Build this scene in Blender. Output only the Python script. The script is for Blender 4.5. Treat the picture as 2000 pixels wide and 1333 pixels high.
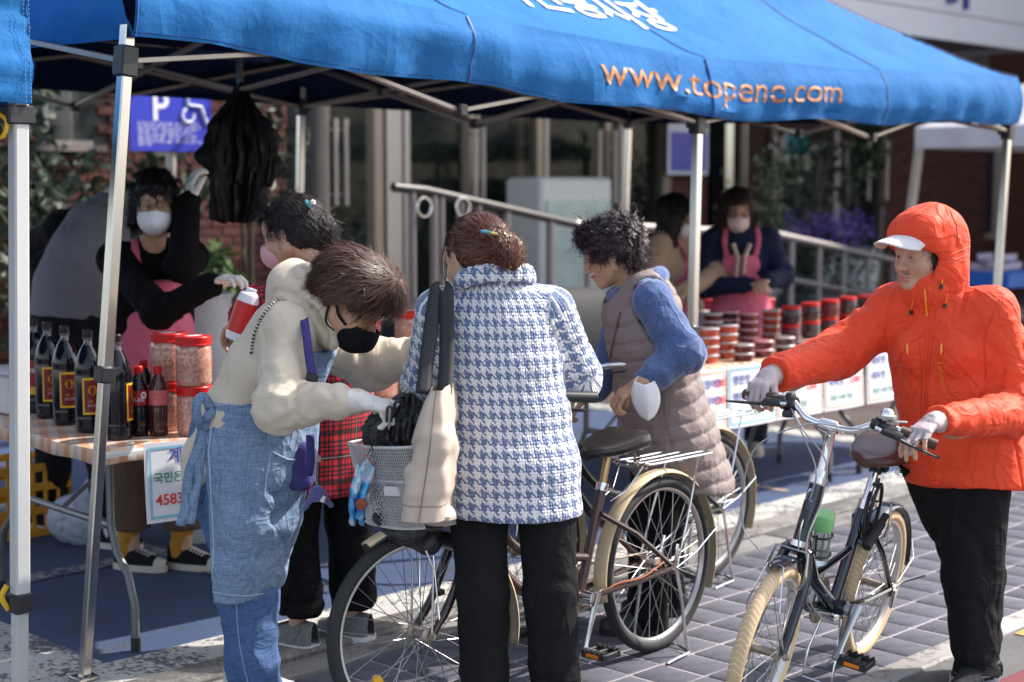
import bpy, bmesh, math, random
import numpy as np
from mathutils import Vector, Matrix
for o in list(bpy.data.objects): bpy.data.objects.remove(o)
SC = bpy.context.scene
COL = SC.collection
rnd = random.Random(7)
# ------------------------------------------------------------------ camera
FPX = 3056.0
PITCH = math.atan(296.5/FPX)
CP, SP, CAMH = math.cos(PITCH), math.sin(PITCH), 1.6
cam = bpy.data.cameras.new('camera')
camo = bpy.data.objects.new('camera', cam); COL.objects.link(camo)
cam.sensor_width = 36.0; cam.lens = 36.0*FPX/2000.0
camo.location = (0, 0, CAMH); camo.rotation_euler = (math.pi/2-PITCH, 0, 0)
cam.clip_start = 0.05; cam.clip_end = 400
cam.dof.use_dof = True; cam.dof.focus_distance = 4.75; cam.dof.aperture_fstop = 2.2
cam.dof.aperture_blades = 9
SC.camera = camo
# ------------------------------------------------------------------ world, sun, exposure
SUN_EL = math.radians(44); SUN_AZ = (0.927, 0.375)      # direction towards the sun on the ground plane
w = bpy.data.worlds.new('World'); SC.world = w; w.use_nodes = True
wn = w.node_tree.nodes; wn.clear()
sky = wn.new('ShaderNodeTexSky'); sky.sky_type = 'NISHITA'; sky.sun_disc = False
sky.sun_elevation = SUN_EL; sky.sun_rotation = math.atan2(SUN_AZ[0], SUN_AZ[1])
sky.air_density = 1.0; sky.dust_density = 2.0; sky.ozone_density = 1.5
bg = wn.new('ShaderNodeBackground'); bg.inputs['Strength'].default_value = 0.125
wo = wn.new('ShaderNodeOutputWorld')
hs = wn.new('ShaderNodeHueSaturation'); hs.inputs['Saturation'].default_value = 0.6
w.node_tree.links.new(sky.outputs[0], hs.inputs['Color']); w.node_tree.links.new(hs.outputs[0], bg.inputs['Color']); w.node_tree.links.new(bg.outputs[0], wo.inputs['Surface'])
sun = bpy.data.lights.new('sun', 'SUN'); sun.energy = 2.7; sun.angle = math.radians(0.8); sun.color = (1.0, 0.93, 0.84)
suno = bpy.data.objects.new('sun', sun); COL.objects.link(suno)
_sd = Vector((SUN_AZ[0]*math.cos(SUN_EL), SUN_AZ[1]*math.cos(SUN_EL), math.sin(SUN_EL)))
suno.rotation_euler = _sd.to_track_quat('Z', 'Y').to_euler(); suno.location = (8, -2, 8)
SC.render.engine = 'CYCLES'
SC.view_settings.view_transform = 'Standard'; SC.view_settings.look = 'None'
SC.view_settings.gamma = 1; SC.view_settings.use_curve_mapping = False
SC.view_settings.exposure = 1.5
SC.cycles.use_denoising = True; SC.cycles.max_bounces = 6; SC.cycles.transparent_max_bounces = 12

# ------------------------------------------------------------------ geometry of the place
def P(px, py, Y):
    xc = (px-1000)/FPX; yc = (666.5-py)/FPX
    d = np.array([xc, CP+yc*SP, -SP+yc*CP]); d = d*Y/d[1]; return d+np.array([0, 0, CAMH])
def G(px, py, z=0.0):
    xc = (px-1000)/FPX; yc = (666.5-py)/FPX
    d = np.array([xc, CP+yc*SP, -SP+yc*CP]); return d*((z-CAMH)/d[2])+np.array([0, 0, CAMH])
ANG = math.radians(45.5)
D2 = np.array([math.cos(ANG), math.sin(ANG)]); N2 = np.array([-D2[1], D2[0]])
def W(t, s, z=0.0):                      # street coordinates: t along the kerb, s away from the road
    q = D2*t+N2*s; return np.array([q[0], q[1], z])
def A(*a): return np.array(a, float)
def unit(v):
    v = np.asarray(v, float); return v/(np.linalg.norm(v)+1e-12)
# ------------------------------------------------------------------ noise
def _h(i, j, k):
    n = (i*374761393+j*668265263+k*1274126177) & 0xffffffff
    n = ((n ^ (n >> 13))*1274126177) & 0xffffffff
    return ((n ^ (n >> 16)) & 0xffff)/65535.0
def vnoise(Q):
    Q = np.asarray(Q, float); I = np.floor(Q).astype(np.int64); F = Q-I; F = F*F*(3-2*F)
    r = 0
    for a in (0, 1):
        for b in (0, 1):
            for c in (0, 1):
                wgt = (F[:, 0] if a else 1-F[:, 0])*(F[:, 1] if b else 1-F[:, 1])*(F[:, 2] if c else 1-F[:, 2])
                r = r+wgt*_h(I[:, 0]+a, I[:, 1]+b, I[:, 2]+c)
    return r*2-1
def fbm(Q, s=1.0, o=3):
    Q = np.asarray(Q, float)*s; r = 0; a = 1
    for i in range(o):
        r = r+a*vnoise(Q+i*17.3); a *= .5; Q = Q*2.03
    return r
# ------------------------------------------------------------------ objects
def tag(o, label=None, cat=None, group=None, kind=None):
    if label: o['label'] = label
    if cat: o['category'] = cat
    if group: o['group'] = group
    if kind: o['kind'] = kind
    return o
def thing(name, label, cat, loc=(0, 0, 0), rz=0.0, group=None):
    o = bpy.data.objects.new(name, None); COL.objects.link(o); o.empty_display_size = .1
    o.location = loc; o.rotation_euler = (0, 0, rz)
    return tag(o, label, cat, group)
def child(o, parent):
    """keep world geometry, hang under parent (parents are never scaled)"""
    if parent is not None:
        bpy_mat = pmat(parent)
        o.parent = parent
        o.matrix_parent_inverse = bpy_mat.inverted()
    return o
def pmat(o):
    m = Matrix.LocRotScale(o.location, o.rotation_euler, None)
    if o.parent: m = pmat(o.parent) @ o.matrix_parent_inverse @ m
    return m
def mesh_np(name, V, F, mat, parent=None, smooth=True, attrs=None, link=True, kind=None):
    """F: list/array of polygons"""
    me = bpy.data.meshes.new(name)
    V = np.asarray(V, np.float32)
    if isinstance(F, np.ndarray):
        n, k = F.shape
        me.vertices.add(len(V)); me.vertices.foreach_set('co', V.ravel())
        me.loops.add(n*k); me.loops.foreach_set('vertex_index', F.astype(np.int32).ravel())
        me.polygons.add(n); me.polygons.foreach_set('loop_start', np.arange(0, n*k, k, dtype=np.int32))
        me.polygons.foreach_set('loop_total', np.full(n, k, np.int32))
        me.update(calc_edges=True); me.validate()
    else:
        me.from_pydata([tuple(map(float, v)) for v in V], [], [tuple(map(int, q)) for q in F]); me.update()
    if smooth: me.polygons.foreach_set('use_smooth', np.ones(len(me.polygons), bool))
    if attrs:
        for an, arr in attrs.items():
            arr = np.asarray(arr, np.float32)
            if arr.shape[1] == 4:
                at = me.attributes.new(an, 'FLOAT_COLOR', 'POINT'); at.data.foreach_set('color', arr.ravel())
            else:
                at = me.attributes.new(an, 'FLOAT_VECTOR', 'POINT'); at.data.foreach_set('vector', arr.ravel())
    if isinstance(mat, (list, tuple)):
        for m_ in mat: me.materials.append(m_)
    elif mat: me.materials.append(mat)
    o = bpy.data.objects.new(name, me)
    if link: COL.objects.link(o)
    if kind: o['kind'] = kind
    if parent is not None: child(o, parent)
    return o
class MB:
    """collects plain shapes into one mesh"""
    def __init__(s): s.V = []; s.F = []; s.n = 0; s.M = []; s.mi = 0
    def add(s, V, F):
        V = [np.asarray(v, float) for v in V]; s.V += V
        s.F += [[i+s.n for i in f] for f in F]; s.M += [s.mi]*len(F); s.n += len(V); return s
    def box(s, c, size, R=None, bev=0.0):
        c = np.asarray(c, float); hx, hy, hz = np.asarray(size, float)/2
        R = np.eye(3) if R is None else R
        if bev <= 0:
            vs = [A(x, y, z) for x in (-hx, hx) for y in (-hy, hy) for z in (-hz, hz)]
            fs = [(0, 1, 3, 2), (4, 6, 7, 5), (0, 4, 5, 1), (2, 3, 7, 6), (0, 2, 6, 4), (1, 5, 7, 3)]
        else:
            b = min(bev, hx*.9, hy*.9, hz*.9); vs = []; fs = []
            prof = [(-hz, b), (-hz+b, 0), (hz-b, 0), (hz, b)]
            for z, i_ in prof:
                X, Yy = hx-i_, hy-i_; k = b
                vs += [A(X, -Yy+k, z), A(X, Yy-k, z), A(X-k, Yy, z), A(-X+k, Yy, z), A(-X, Yy-k, z), A(-X, -Yy+k, z), A(-X+k, -Yy, z), A(X-k, -Yy, z)]
            for r in range(3):
                for i in range(8):
                    j = (i+1) % 8; fs.append((r*8+i, r*8+j, (r+1)*8+j, (r+1)*8+i))
            fs.append(tuple(range(7, -1, -1))); fs.append(tuple(range(24, 32)))
        return s.add([c+R @ v for v in vs], fs)
    def tube(s, pts, r, seg=10, closed=False, caps=True, flat=None):
        pts = [np.asarray(p, float) for p in pts]; n = len(pts)
        rs = r if hasattr(r, '__len__') else [r]*n
        V = []; F = []; up = None
        for i, p in enumerate(pts):
            if closed: t = unit(pts[(i+1) % n]-pts[i-1])
            else: t = unit(pts[min(i+1, n-1)]-pts[max(i-1, 0)])
            if up is None:
                up = A(0, 0, 1) if abs(t[2]) < .9 else A(1, 0, 0)
            a = unit(np.cross(up, t)); b = np.cross(t, a); up = b
            ra, rb = (rs[i], rs[i]) if flat is None else (rs[i]*flat[0], rs[i]*flat[1])
            for k in range(seg):
                q = 2*math.pi*k/seg; V.append(p+a*math.cos(q)*ra+b*math.sin(q)*rb)
        m = n if closed else n-1
        for i in range(m):
            for k in range(seg):
                k2 = (k+1) % seg; j = (i+1) % n
                F.append((i*seg+k, i*seg+k2, j*seg+k2, j*seg+k))
        if caps and not closed:
            F.append(tuple(range(seg-1, -1, -1))); F.append(tuple(range((n-1)*seg, n*seg)))
        return s.add(V, F)
    def lathe(s, prof, c=(0, 0, 0), seg=20, R=None, caps=True):
        c = np.asarray(c, float); R = np.eye(3) if R is None else R; V = []; F = []
        for r, z in prof:
            for k in range(seg):
                q = 2*math.pi*k/seg; V.append(c+R @ A(r*math.cos(q), r*math.sin(q), z))
        for i in range(len(prof)-1):
            for k in range(seg):
                k2 = (k+1) % seg; F.append((i*seg+k, i*seg+k2, (i+1)*seg+k2, (i+1)*seg+k))
        if caps:
            F.append(tuple(range(seg-1, -1, -1))); F.append(tuple(range((len(prof)-1)*seg, len(prof)*seg)))
        return s.add(V, F)
    def torus(s, c, R, r, nrm=(0, 0, 1), seg=48, sub=8, a0=0, a1=2*math.pi, ry=None):
        c = np.asarray(c, float); z = unit(nrm); x = unit(np.cross(A(0, 0, 1) if abs(z[2]) < .9 else A(1, 0, 0), z)); y = np.cross(z, x)
        full = abs(a1-a0-2*math.pi) < 1e-6; n = seg if full else seg+1; V = []; F = []
        ry = r if ry is None else ry
        for i in range(n):
            a = a0+(a1-a0)*i/seg; e = x*math.cos(a)+y*math.sin(a)
            for k in range(sub):
                q = 2*math.pi*k/sub; V.append(c+e*(R+r*math.cos(q))+z*ry*math.sin(q))
        for i in range(seg):
            j = (i+1) % n
            for k in range(sub):
                k2 = (k+1) % sub; F.append((i*sub+k, j*sub+k, j*sub+k2, i*sub+k2))
        return s.add(V, F)
    def grid(s, rows):
        """rows: 2-D list of points -> open sheet"""
        m = len(rows[0]); V = [p for r in rows for p in r]; F = []
        for i in range(len(rows)-1):
            for k in range(m-1): F.append((i*m+k, i*m+k+1, (i+1)*m+k+1, (i+1)*m+k))
        return s.add(V, F)
    def prism(s, poly, z0, z1, fn=None):
        n = len(poly); V = [A(x, y, z0) for x, y in poly]+[A(x, y, z1) for x, y in poly]
        if fn: V = [fn(v) for v in V]
        F = [tuple(range(n-1, -1, -1)), tuple(range(n, 2*n))]+[(i, (i+1) % n, n+(i+1) % n, n+i) for i in range(n)]
        return s.add(V, F)
    def build(s, name, mat, parent=None, smooth=True, kind=None, link=True):
        o = mesh_np(name, s.V, s.F, mat, parent, smooth=False, kind=kind, link=link)
        if s.mi or any(s.M): o.data.polygons.foreach_set('material_index', s.M)
        if smooth:
            o.data.polygons.foreach_set('use_smooth', np.ones(len(o.data.polygons), bool))
            try: o.data.set_sharp_from_angle(angle=math.radians(38))
            except Exception: pass
        return o
def solid(o, th, off=0.0):
    m = o.modifiers.new('thickness', 'SOLIDIFY'); m.thickness = th; m.offset = off; return o
def rotz(a): return np.array([[math.cos(a), -math.sin(a), 0], [math.sin(a), math.cos(a), 0], [0, 0, 1]])
def rotx(a): return np.array([[1, 0, 0], [0, math.cos(a), -math.sin(a)], [0, math.sin(a), math.cos(a)]])
def roty(a): return np.array([[math.cos(a), 0, math.sin(a)], [0, 1, 0], [-math.sin(a), 0, math.cos(a)]])
RD = rotz(ANG)                                        # street frame: x along kerb, y away from the road
def frame(z, x=None):
    """rotation with third column z, first column near x"""
    z = unit(z); x = A(1, 0, 0) if x is None else np.asarray(x, float)
    if abs(unit(x) @ z) > .98: x = A(0, 1, 0)
    y = unit(np.cross(z, x)); x = np.cross(y, z); return np.stack([x, y, z], 1)
def bez(pts, n=12):
    """smooth polyline through points (Catmull-Rom)"""
    p = [np.asarray(q, float) for q in pts]; p = [2*p[0]-p[1]]+p+[2*p[-1]-p[-2]]; out = []
    for i in range(1, len(p)-2):
        for k in range(n):
            t = k/n; a, b, c, d = p[i-1], p[i], p[i+1], p[i+2]
            out.append(.5*((2*b)+(c-a)*t+(2*a-5*b+4*c-d)*t*t+(3*b-a-3*c+d)*t**3))
    out.append(p[-2]); return out
def copy_tree(o, parent=None):
    c = o.copy(); COL.objects.link(c)
    if parent is not None: c.parent = parent
    for ch in list(o.children): copy_tree(ch, c)
    return c
# ------------------------------------------------------------------ signed-distance modelling
class Vol:
    def __init__(s, lo, hi, h):
        s.h = h; s.lo = np.asarray(lo, float)-3*h; s.n = np.ceil((np.asarray(hi, float)+3*h-s.lo)/h).astype(int)+1
        s.F = np.full(s.n, .05, np.float32)
    def block(s, lo, hi, m=.05):
        a = np.maximum(np.floor((lo-m-s.lo)/s.h).astype(int), 0); b = np.minimum(np.ceil((hi+m-s.lo)/s.h).astype(int)+1, s.n)
        if (b <= a).any(): return None
        ax = [s.lo[i]+s.h*np.arange(a[i], b[i]) for i in range(3)]
        X = np.stack(np.meshgrid(*ax, indexing='ij'), -1)
        return tuple(slice(a[i], b[i]) for i in range(3)), X
    def add(s, prim, k=.02, sub=False):
        d, lo, hi = prim; bl = s.block(lo, hi)
        if bl is None: return s
        sl, X = bl; v = d(X); f = s.F[sl]
        if sub:
            v = -v; hh = np.maximum(k-np.abs(f-v), 0)/max(k, 1e-6); s.F[sl] = np.maximum(f, v)+hh*hh*k*.25
        else:
            hh = np.maximum(k-np.abs(f-v), 0)/max(k, 1e-6); s.F[sl] = np.minimum(f, v)-hh*hh*k*.25
        return s
    def sub(s, prim, k=.006): return s.add(prim, k, True)
    def adds(s, prims, k=.02):
        for p in prims: s.add(p, k)
        return s
    def cut(s, p, nrm):
        """keep the side the normal points away from"""
        nrm = unit(nrm); ax = [s.lo[i]+s.h*np.arange(s.n[i]) for i in range(3)]
        v = ((ax[0]-p[0])*nrm[0])[:, None, None]+((ax[1]-p[1])*nrm[1])[None, :, None]+((ax[2]-p[2])*nrm[2])[None, None, :]
        s.F = np.maximum(s.F, v.astype(np.float32)); return s
    def pts(s):
        ax = [s.lo[i]+s.h*np.arange(s.n[i]) for i in range(3)]
        return np.stack(np.meshgrid(*ax, indexing='ij'), -1)
    def nets(s):
        F = s.F; S = F < 0
        c = np.zeros(np.array(F.shape)-1, np.int8)
        for a in (0, 1):
            for b in (0, 1):
                for d in (0, 1): c += S[a:F.shape[0]-1+a, b:F.shape[1]-1+b, d:F.shape[2]-1+d]
        act = (c > 0) & (c < 8); ijk = np.argwhere(act); idx = np.full(act.shape, -1, np.int64); idx[act] = np.arange(len(ijk))
        acc = np.zeros((len(ijk), 3)); cnt = np.zeros(len(ijk))
        for ax in range(3):
            e = np.zeros(3, int); e[ax] = 1; o1, o2 = [q for q in range(3) if q != ax]
            for u in (0, 1):
                for v in (0, 1):
                    a = np.zeros(3, int); a[o1] = u; a[o2] = v
                    p = ijk+a; q = p+e; fa = F[p[:, 0], p[:, 1], p[:, 2]]; fb = F[q[:, 0], q[:, 1], q[:, 2]]
                    m = (fa < 0) != (fb < 0); t = fa[m]/(fa[m]-fb[m]); acc[m] += a+t[:, None]*e; cnt[m] += 1
        V = s.lo+(ijk+acc/cnt[:, None])*s.h; Q = []
        for ax in range(3):
            o1, o2 = [(1, 2), (2, 0), (0, 1)][ax]
            sa = [slice(None)]*3; sb = [slice(None)]*3; sa[ax] = slice(0, -1); sb[ax] = slice(1, None)
            m = S[tuple(sa)] != S[tuple(sb)]; p = np.argwhere(m)
            ok = (p[:, o1] >= 1) & (p[:, o2] >= 1) & (p[:, o1] < act.shape[o1]) & (p[:, o2] < act.shape[o2]); p = p[ok]
            ins = S[p[:, 0], p[:, 1], p[:, 2]]
            def cell(du, dv):
                q = p.copy(); q[:, o1] += du; q[:, o2] += dv; return idx[q[:, 0], q[:, 1], q[:, 2]]
            q = np.stack([cell(-1, -1), cell(0, -1), cell(0, 0), cell(-1, 0)], 1)
            q[~ins] = q[~ins][:, ::-1]; Q.append(q)
        Q = np.concatenate(Q); Q = Q[(Q >= 0).all(1)]
        return V, Q
def seg(a, b, ra, rb, X=None, ha=None, hb=None):
    """tapered limb; ra/rb half-width along X, ha/hb half-depth"""
    a = np.asarray(a, float); b = np.asarray(b, float); L = np.linalg.norm(b-a)+1e-9; t3 = (b-a)/L
    ha = ra if ha is None else ha; hb = rb if hb is None else hb
    R = frame(t3, A(1, 0, 0) if X is None else X); mx = max(ra, rb, ha, hb)
    def d(Q):
        q = Q-a; z = q @ t3; t = np.clip(z/L, 0, 1); ov = z-t*L
        w_ = ra+(rb-ra)*t; h_ = ha+(hb-ha)*t; mn = np.minimum(w_, h_)
        return (np.sqrt((q @ R[:, 0]/w_)**2+(q @ R[:, 1]/h_)**2+(ov/mn)**2)-1)*mn
    return d, np.minimum(a, b)-mx, np.maximum(a, b)+mx
def ell(c, r, R=None):
    c = np.asarray(c, float); r = np.asarray(r, float)*np.ones(3); R = np.eye(3) if R is None else R; mx = r.max()
    def d(Q):
        q = (Q-c) @ R; k = np.sqrt(((q/r)**2).sum(-1)); g = np.sqrt(((q/r**2)**2).sum(-1))+1e-9
        return np.where(k < .25, (k-1)*r.min(), k*(k-1)/g)
    return d, c-mx, c+mx
def slab(c, half, R, rad=.004):
    c = np.asarray(c, float); half = np.asarray(half, float); mx = np.linalg.norm(half)
    def d(Q):
        q = np.abs((Q-c) @ R)-half+rad
        return np.sqrt((np.maximum(q, 0)**2).sum(-1))+np.minimum(q.max(-1), 0)-rad
    return d, c-mx, c+mx
def xf(prim_fn, M, T):
    pass
def chain(pts, rs, X=None, hs=None):
    return [seg(pts[i], pts[i+1], rs[i], rs[i+1], X, None if hs is None else hs[i], None if hs is None else hs[i+1]) for i in range(len(pts)-1)]
def vnorm(V, Q):
    n = np.cross(V[Q[:, 2]]-V[Q[:, 0]], V[Q[:, 3]]-V[Q[:, 1]]); N = np.zeros_like(V)
    for k in range(4): np.add.at(N, Q[:, k], n)
    return N/(np.linalg.norm(N, axis=1, keepdims=True)+1e-12)
def relax(V, Q, it=1, lam=.5):
    for _ in range(it):
        S = np.zeros_like(V); C = np.zeros(len(V))
        for k in range(4):
            np.add.at(S, Q[:, k], V[Q[:, (k+1) % 4]]+V[Q[:, (k+3) % 4]]); np.add.at(C, Q[:, k], 2)
        V = V+lam*(S/np.maximum(C, 1)[:, None]-V)
    return V
def segdist(V, a, b):
    a = np.asarray(a, float); b = np.asarray(b, float); ab = b-a; t = np.clip(((V-a) @ ab)/(ab @ ab+1e-12), 0, 1)
    return np.linalg.norm(V-a-t[:, None]*ab, axis=1), t
def crease(V, N, lines, wd, amp):
    """press soft folds along polylines into a surface"""
    for ln in lines:
        w_, a_ = (ln[-1] if isinstance(ln[-1], tuple) else (wd, amp)); pts = ln[:-1] if isinstance(ln[-1], tuple) else ln
        for i in range(len(pts)-1):
            d, t = segdist(V, pts[i], pts[i+1]); V = V-N*(a_*np.exp(-(d/w_)**2)*(1 if a_ else 1))[:, None]
    return V
# ------------------------------------------------------------------ materials
def newmat(name):
    m = bpy.data.materials.new(name); m.use_nodes = True; nt = m.node_tree; return m, nt, nt.nodes['Principled BSDF']
def NN(nt, t, **kw):
    n = nt.nodes.new(t)
    for k, v in kw.items(): setattr(n, k, v)
    return n
def lk(nt, a, b): nt.links.new(a, b)
def ramp(nt, fac, stops):
    r = NN(nt, 'ShaderNodeValToRGB'); e = r.color_ramp.elements
    while len(e) < len(stops): e.new(.5)
    for i, (p, c) in enumerate(stops): e[i].position = p; e[i].color = (*c, 1) if len(c) == 3 else c
    lk(nt, fac, r.inputs[0]); return r.outputs[0]
def noise(nt, scale, detail=4, vec=None, rough=.55):
    n = NN(nt, 'ShaderNodeTexNoise'); n.inputs['Scale'].default_value = scale; n.inputs['Detail'].default_value = detail; n.inputs['Roughness'].default_value = rough
    if vec is not None: lk(nt, vec, n.inputs['Vector'])
    return n.outputs['Fac']
def coords(nt, attr=None, scale=None):
    if attr: o = NN(nt, 'ShaderNodeAttribute', attribute_name=attr).outputs['Vector']
    else: o = NN(nt, 'ShaderNodeTexCoord').outputs['Object']
    if scale is not None:
        mp = NN(nt, 'ShaderNodeMapping'); mp.inputs['Scale'].default_value = scale; lk(nt, o, mp.inputs['Vector']); o = mp.outputs[0]
    return o
def bump(nt, b, h, strength=.3, dist=.002):
    n = NN(nt, 'ShaderNodeBump'); n.inputs['Strength'].default_value = strength; n.inputs['Distance'].default_value = dist
    lk(nt, h, n.inputs['Height']); lk(nt, n.outputs[0], b.inputs['Normal']); return n
def math_(nt, op, a, b=None, c=None):
    n = NN(nt, 'ShaderNodeMath', operation=op)
    for i, v in enumerate((a, b, c)):
        if v is None: continue
        if isinstance(v, (int, float)): n.inputs[i].default_value = v
        else: lk(nt, v, n.inputs[i])
    return n.outputs[0]
def mixc(nt, fac, a, b, blend='MIX'):
    n = NN(nt, 'ShaderNodeMix', data_type='RGBA', blend_type=blend)
    if isinstance(fac, (int, float)): n.inputs[0].default_value = fac
    else: lk(nt, fac, n.inputs[0])
    for i, v in ((6, a), (7, b)):
        if isinstance(v, tuple): n.inputs[i].default_value = (*v[:3], 1)
        else: lk(nt, v, n.inputs[i])
    return n.outputs[2]
_MC = {}
def wrinkle(nt, b, wr, wsc=7.0, bn=None):
    """soft creases of a draped fabric under its weave"""
    hs_ = None
    for k, (sc, an) in enumerate(((wsc, (1.3, 1.3, .55)), (wsc*1.9, (.8, .8, 1.3)))):
        n = NN(nt, 'ShaderNodeTexNoise'); n.inputs['Scale'].default_value = sc; n.inputs['Detail'].default_value = 2.5; n.inputs['Distortion'].default_value = .7
        mp = NN(nt, 'ShaderNodeMapping'); mp.inputs['Scale'].default_value = an; mp.inputs['Rotation'].default_value = (.3, .5-k, .4*k); lk(nt, NN(nt, 'ShaderNodeTexCoord').outputs['Object'], mp.inputs['Vector']); lk(nt, mp.outputs[0], n.inputs['Vector'])
        r = math_(nt, 'POWER', math_(nt, 'SUBTRACT', 1, math_(nt, 'ABSOLUTE', math_(nt, 'MULTIPLY_ADD', n.outputs['Fac'], 4, -2))), 3.0)
        r = math_(nt, 'MULTIPLY', r, (1, .5)[k]); hs_ = r if hs_ is None else math_(nt, 'ADD', hs_, r)
    w2 = NN(nt, 'ShaderNodeBump'); w2.inputs['Strength'].default_value = wr; w2.inputs['Distance'].default_value = .011; lk(nt, hs_, w2.inputs['Height'])
    if bn is not None: lk(nt, w2.outputs[0], bn.inputs['Normal'])
    else: lk(nt, w2.outputs[0], b.inputs['Normal'])
def mat(name, col, rough=.6, metal=0.0, var=.12, vscale=8, bmp=0.0, bscale=60, spec=.5, coat=0, sheen=0, trans=0, ior=1.45, sss=0, emit=0, attr=None, bdist=.002, wr=0.0, wsc=7.0):
    if name in _MC: return _MC[name]
    m, nt, b = newmat(name); _MC[name] = m
    b.inputs['Roughness'].default_value = rough; b.inputs['Metallic'].default_value = metal
    b.inputs['Specular IOR Level'].default_value = spec; b.inputs['Coat Weight'].default_value = coat
    b.inputs['Transmission Weight'].default_value = trans; b.inputs['IOR'].default_value = ior
    if sheen: b.inputs['Sheen Weight'].default_value = sheen
    if sss:
        b.inputs['Subsurface Weight'].default_value = sss; b.inputs['Subsurface Radius'].default_value = (.6, .3, .2); b.inputs['Subsurface Scale'].default_value = .01
    co = coords(nt)
    if attr:
        at = NN(nt, 'ShaderNodeAttribute', attribute_name=attr); base = at.outputs['Color']
    else: base = tuple(col)
    if var > 0:
        f = noise(nt, vscale, 5, co)
        v = ramp(nt, f, [(.25, (1-var,)*3), (.75, (1+var,)*3)])
        c = mixc(nt, 1.0, base, v, 'MULTIPLY'); lk(nt, c, b.inputs['Base Color'])
    elif attr: lk(nt, base, b.inputs['Base Color'])
    else: b.inputs['Base Color'].default_value = (*col, 1)
    if bmp: bn = bump(nt, b, noise(nt, bscale, 4, co), bmp, bdist)
    if wr: wrinkle(nt, b, wr, wsc, bn if bmp else None)
    if emit: b.inputs['Emission Strength'].default_value = emit; b.inputs['Emission Color'].default_value = (*col, 1)
    return m
def srgb(r, g, b_):
    f = lambda c: (c/255/12.92 if c/255 <= .04045 else ((c/255+.055)/1.055)**2.4)
    return (f(r), f(g), f(b_))
def worn(name, col, wear, amount=.5, scale=30, rough=.8, bmp=.4, bscale=120, var=.15, vscale=3, bdist=.003):
    """paint or stone with worn patches of another colour"""
    m, nt, b = newmat(name); co = coords(nt)
    f1 = noise(nt, scale, 8, co, .7); f2 = noise(nt, scale*.12, 4, co)
    s = math_(nt, 'ADD', f1, math_(nt, 'MULTIPLY', math_(nt, 'SUBTRACT', f2, .5), .8))
    k = ramp(nt, s, [(amount-.03, (0, 0, 0)), (amount+.03, (1, 1, 1))])
    v = ramp(nt, noise(nt, vscale, 5, co), [(.25, (1-var,)*3), (.75, (1+var,)*3)])
    c = mixc(nt, 1.0, mixc(nt, k, tuple(wear), tuple(col)), v, 'MULTIPLY'); lk(nt, c, b.inputs['Base Color'])
    b.inputs['Roughness'].default_value = rough; bump(nt, b, noise(nt, bscale, 6, co, .7), bmp, bdist); return m
# text as real raised geometry
def text_mesh(txt, size=1.0, ext=0.0, align='CENTER', bold=False):
    cu = bpy.data.curves.new('lettering', 'FONT'); cu.body = txt; cu.size = size; cu.extrude = ext; cu.align_x = align; cu.align_y = 'CENTER'
    cu.resolution_u = 3
    if bold: cu.offset = size*.018
    o = bpy.data.objects.new('lettering', cu); COL.objects.link(o)
    dg = bpy.context.evaluated_depsgraph_get(); me = o.evaluated_get(dg).to_mesh()
    V = np.array([v.co[:] for v in me.vertices]).reshape(-1, 3); F = [list(p.vertices) for p in me.polygons]
    o.evaluated_get(dg).to_mesh_clear(); bpy.data.objects.remove(o); bpy.data.curves.remove(cu)
    return V, F
def lettering(name, txt, size, m, parent, fn, bold=False, align='CENTER', sub=0.0):
    """fn maps the flat text (x right, y up) into the world"""
    V, F = text_mesh(txt, size, 0, align, bold)
    if len(V) == 0: return None
    if sub > 0:                                   # cut long edges so letters can follow a curved surface
        bm = bmesh.new(); vs = [bm.verts.new(v) for v in V]
        for f in F:
            try: bm.faces.new([vs[i] for i in f])
            except ValueError: pass
        bmesh.ops.triangulate(bm, faces=bm.faces)
        for _ in range(5):
            e = [e for e in bm.edges if e.calc_length() > sub]
            if not e: break
            bmesh.ops.subdivide_edges(bm, edges=e, cuts=1)
        bmesh.ops.triangulate(bm, faces=bm.faces); bm.verts.index_update()
        V = np.array([v.co[:] for v in bm.verts]); F = [[v.index for v in f.verts] for f in bm.faces]; bm.free()
    return mesh_np(name, [fn(v) for v in V], F, m, parent, smooth=False)
# ================================================================== ground
M_blue = worn('blue_road_paint', (.034, .060, .140), (.045, .05, .06), .40, 45, .85, .6, 160)
M_white = worn('worn_white_paint', (.42, .415, .39), (.085, .09, .11), .46, 38, .85, .6, 160)
M_stone = worn('kerb_granite', (.20, .19, .18), (.12, .113, .106), .47, 55, .85, .6, 190)
M_gut = worn('gutter_concrete', (.165, .16, .156), (.11, .107, .104), .42, 22, .85, .4, 150)
M_strip = worn('pale_edge_concrete', (.34, .325, .31), (.17, .163, .156), .40, 40, .85, .5, 170)
M_asph = worn('asphalt', (.075, .075, .08), (.12, .12, .12), .62, 240, .9, .9, 330)
M_red = worn('red_road_coating', (.19, .042, .052), (.08, .05, .055), .42, 120, .9, 1.0, 200)
M_orange = worn('ochre_road_paint', (.52, .27, .075), (.2, .14, .08), .40, 70, .85, .5, 200)
M_grout = worn('pale_joint_sand', (.33, .295, .31), (.25, .22, .23), .45, 60, .95, .4, 200)
M_brown = worn('brown_block_paving', (.055, .034, .030), (.075, .055, .05), .5, 20, .9, .4, 120)
def sheet(name, t0, t1, s0, s1, z, m, kind='structure', parent=None):
    vs = [W(t0, s0, z), W(t1, s0, z), W(t1, s1, z), W(t0, s1, z)]
    return mesh_np(name, vs, [(0, 1, 2, 3)], m, parent, False, kind=kind)
sheet('ground', -70, 90, -60, 100, -.02, M_asph)
sheet('parking_bay', -12, 8.62, 4.30, 9.4, 0.0, M_blue)
sheet('forecourt', 8.62, 60, 4.30, 30, -.001, M_brown)
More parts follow.
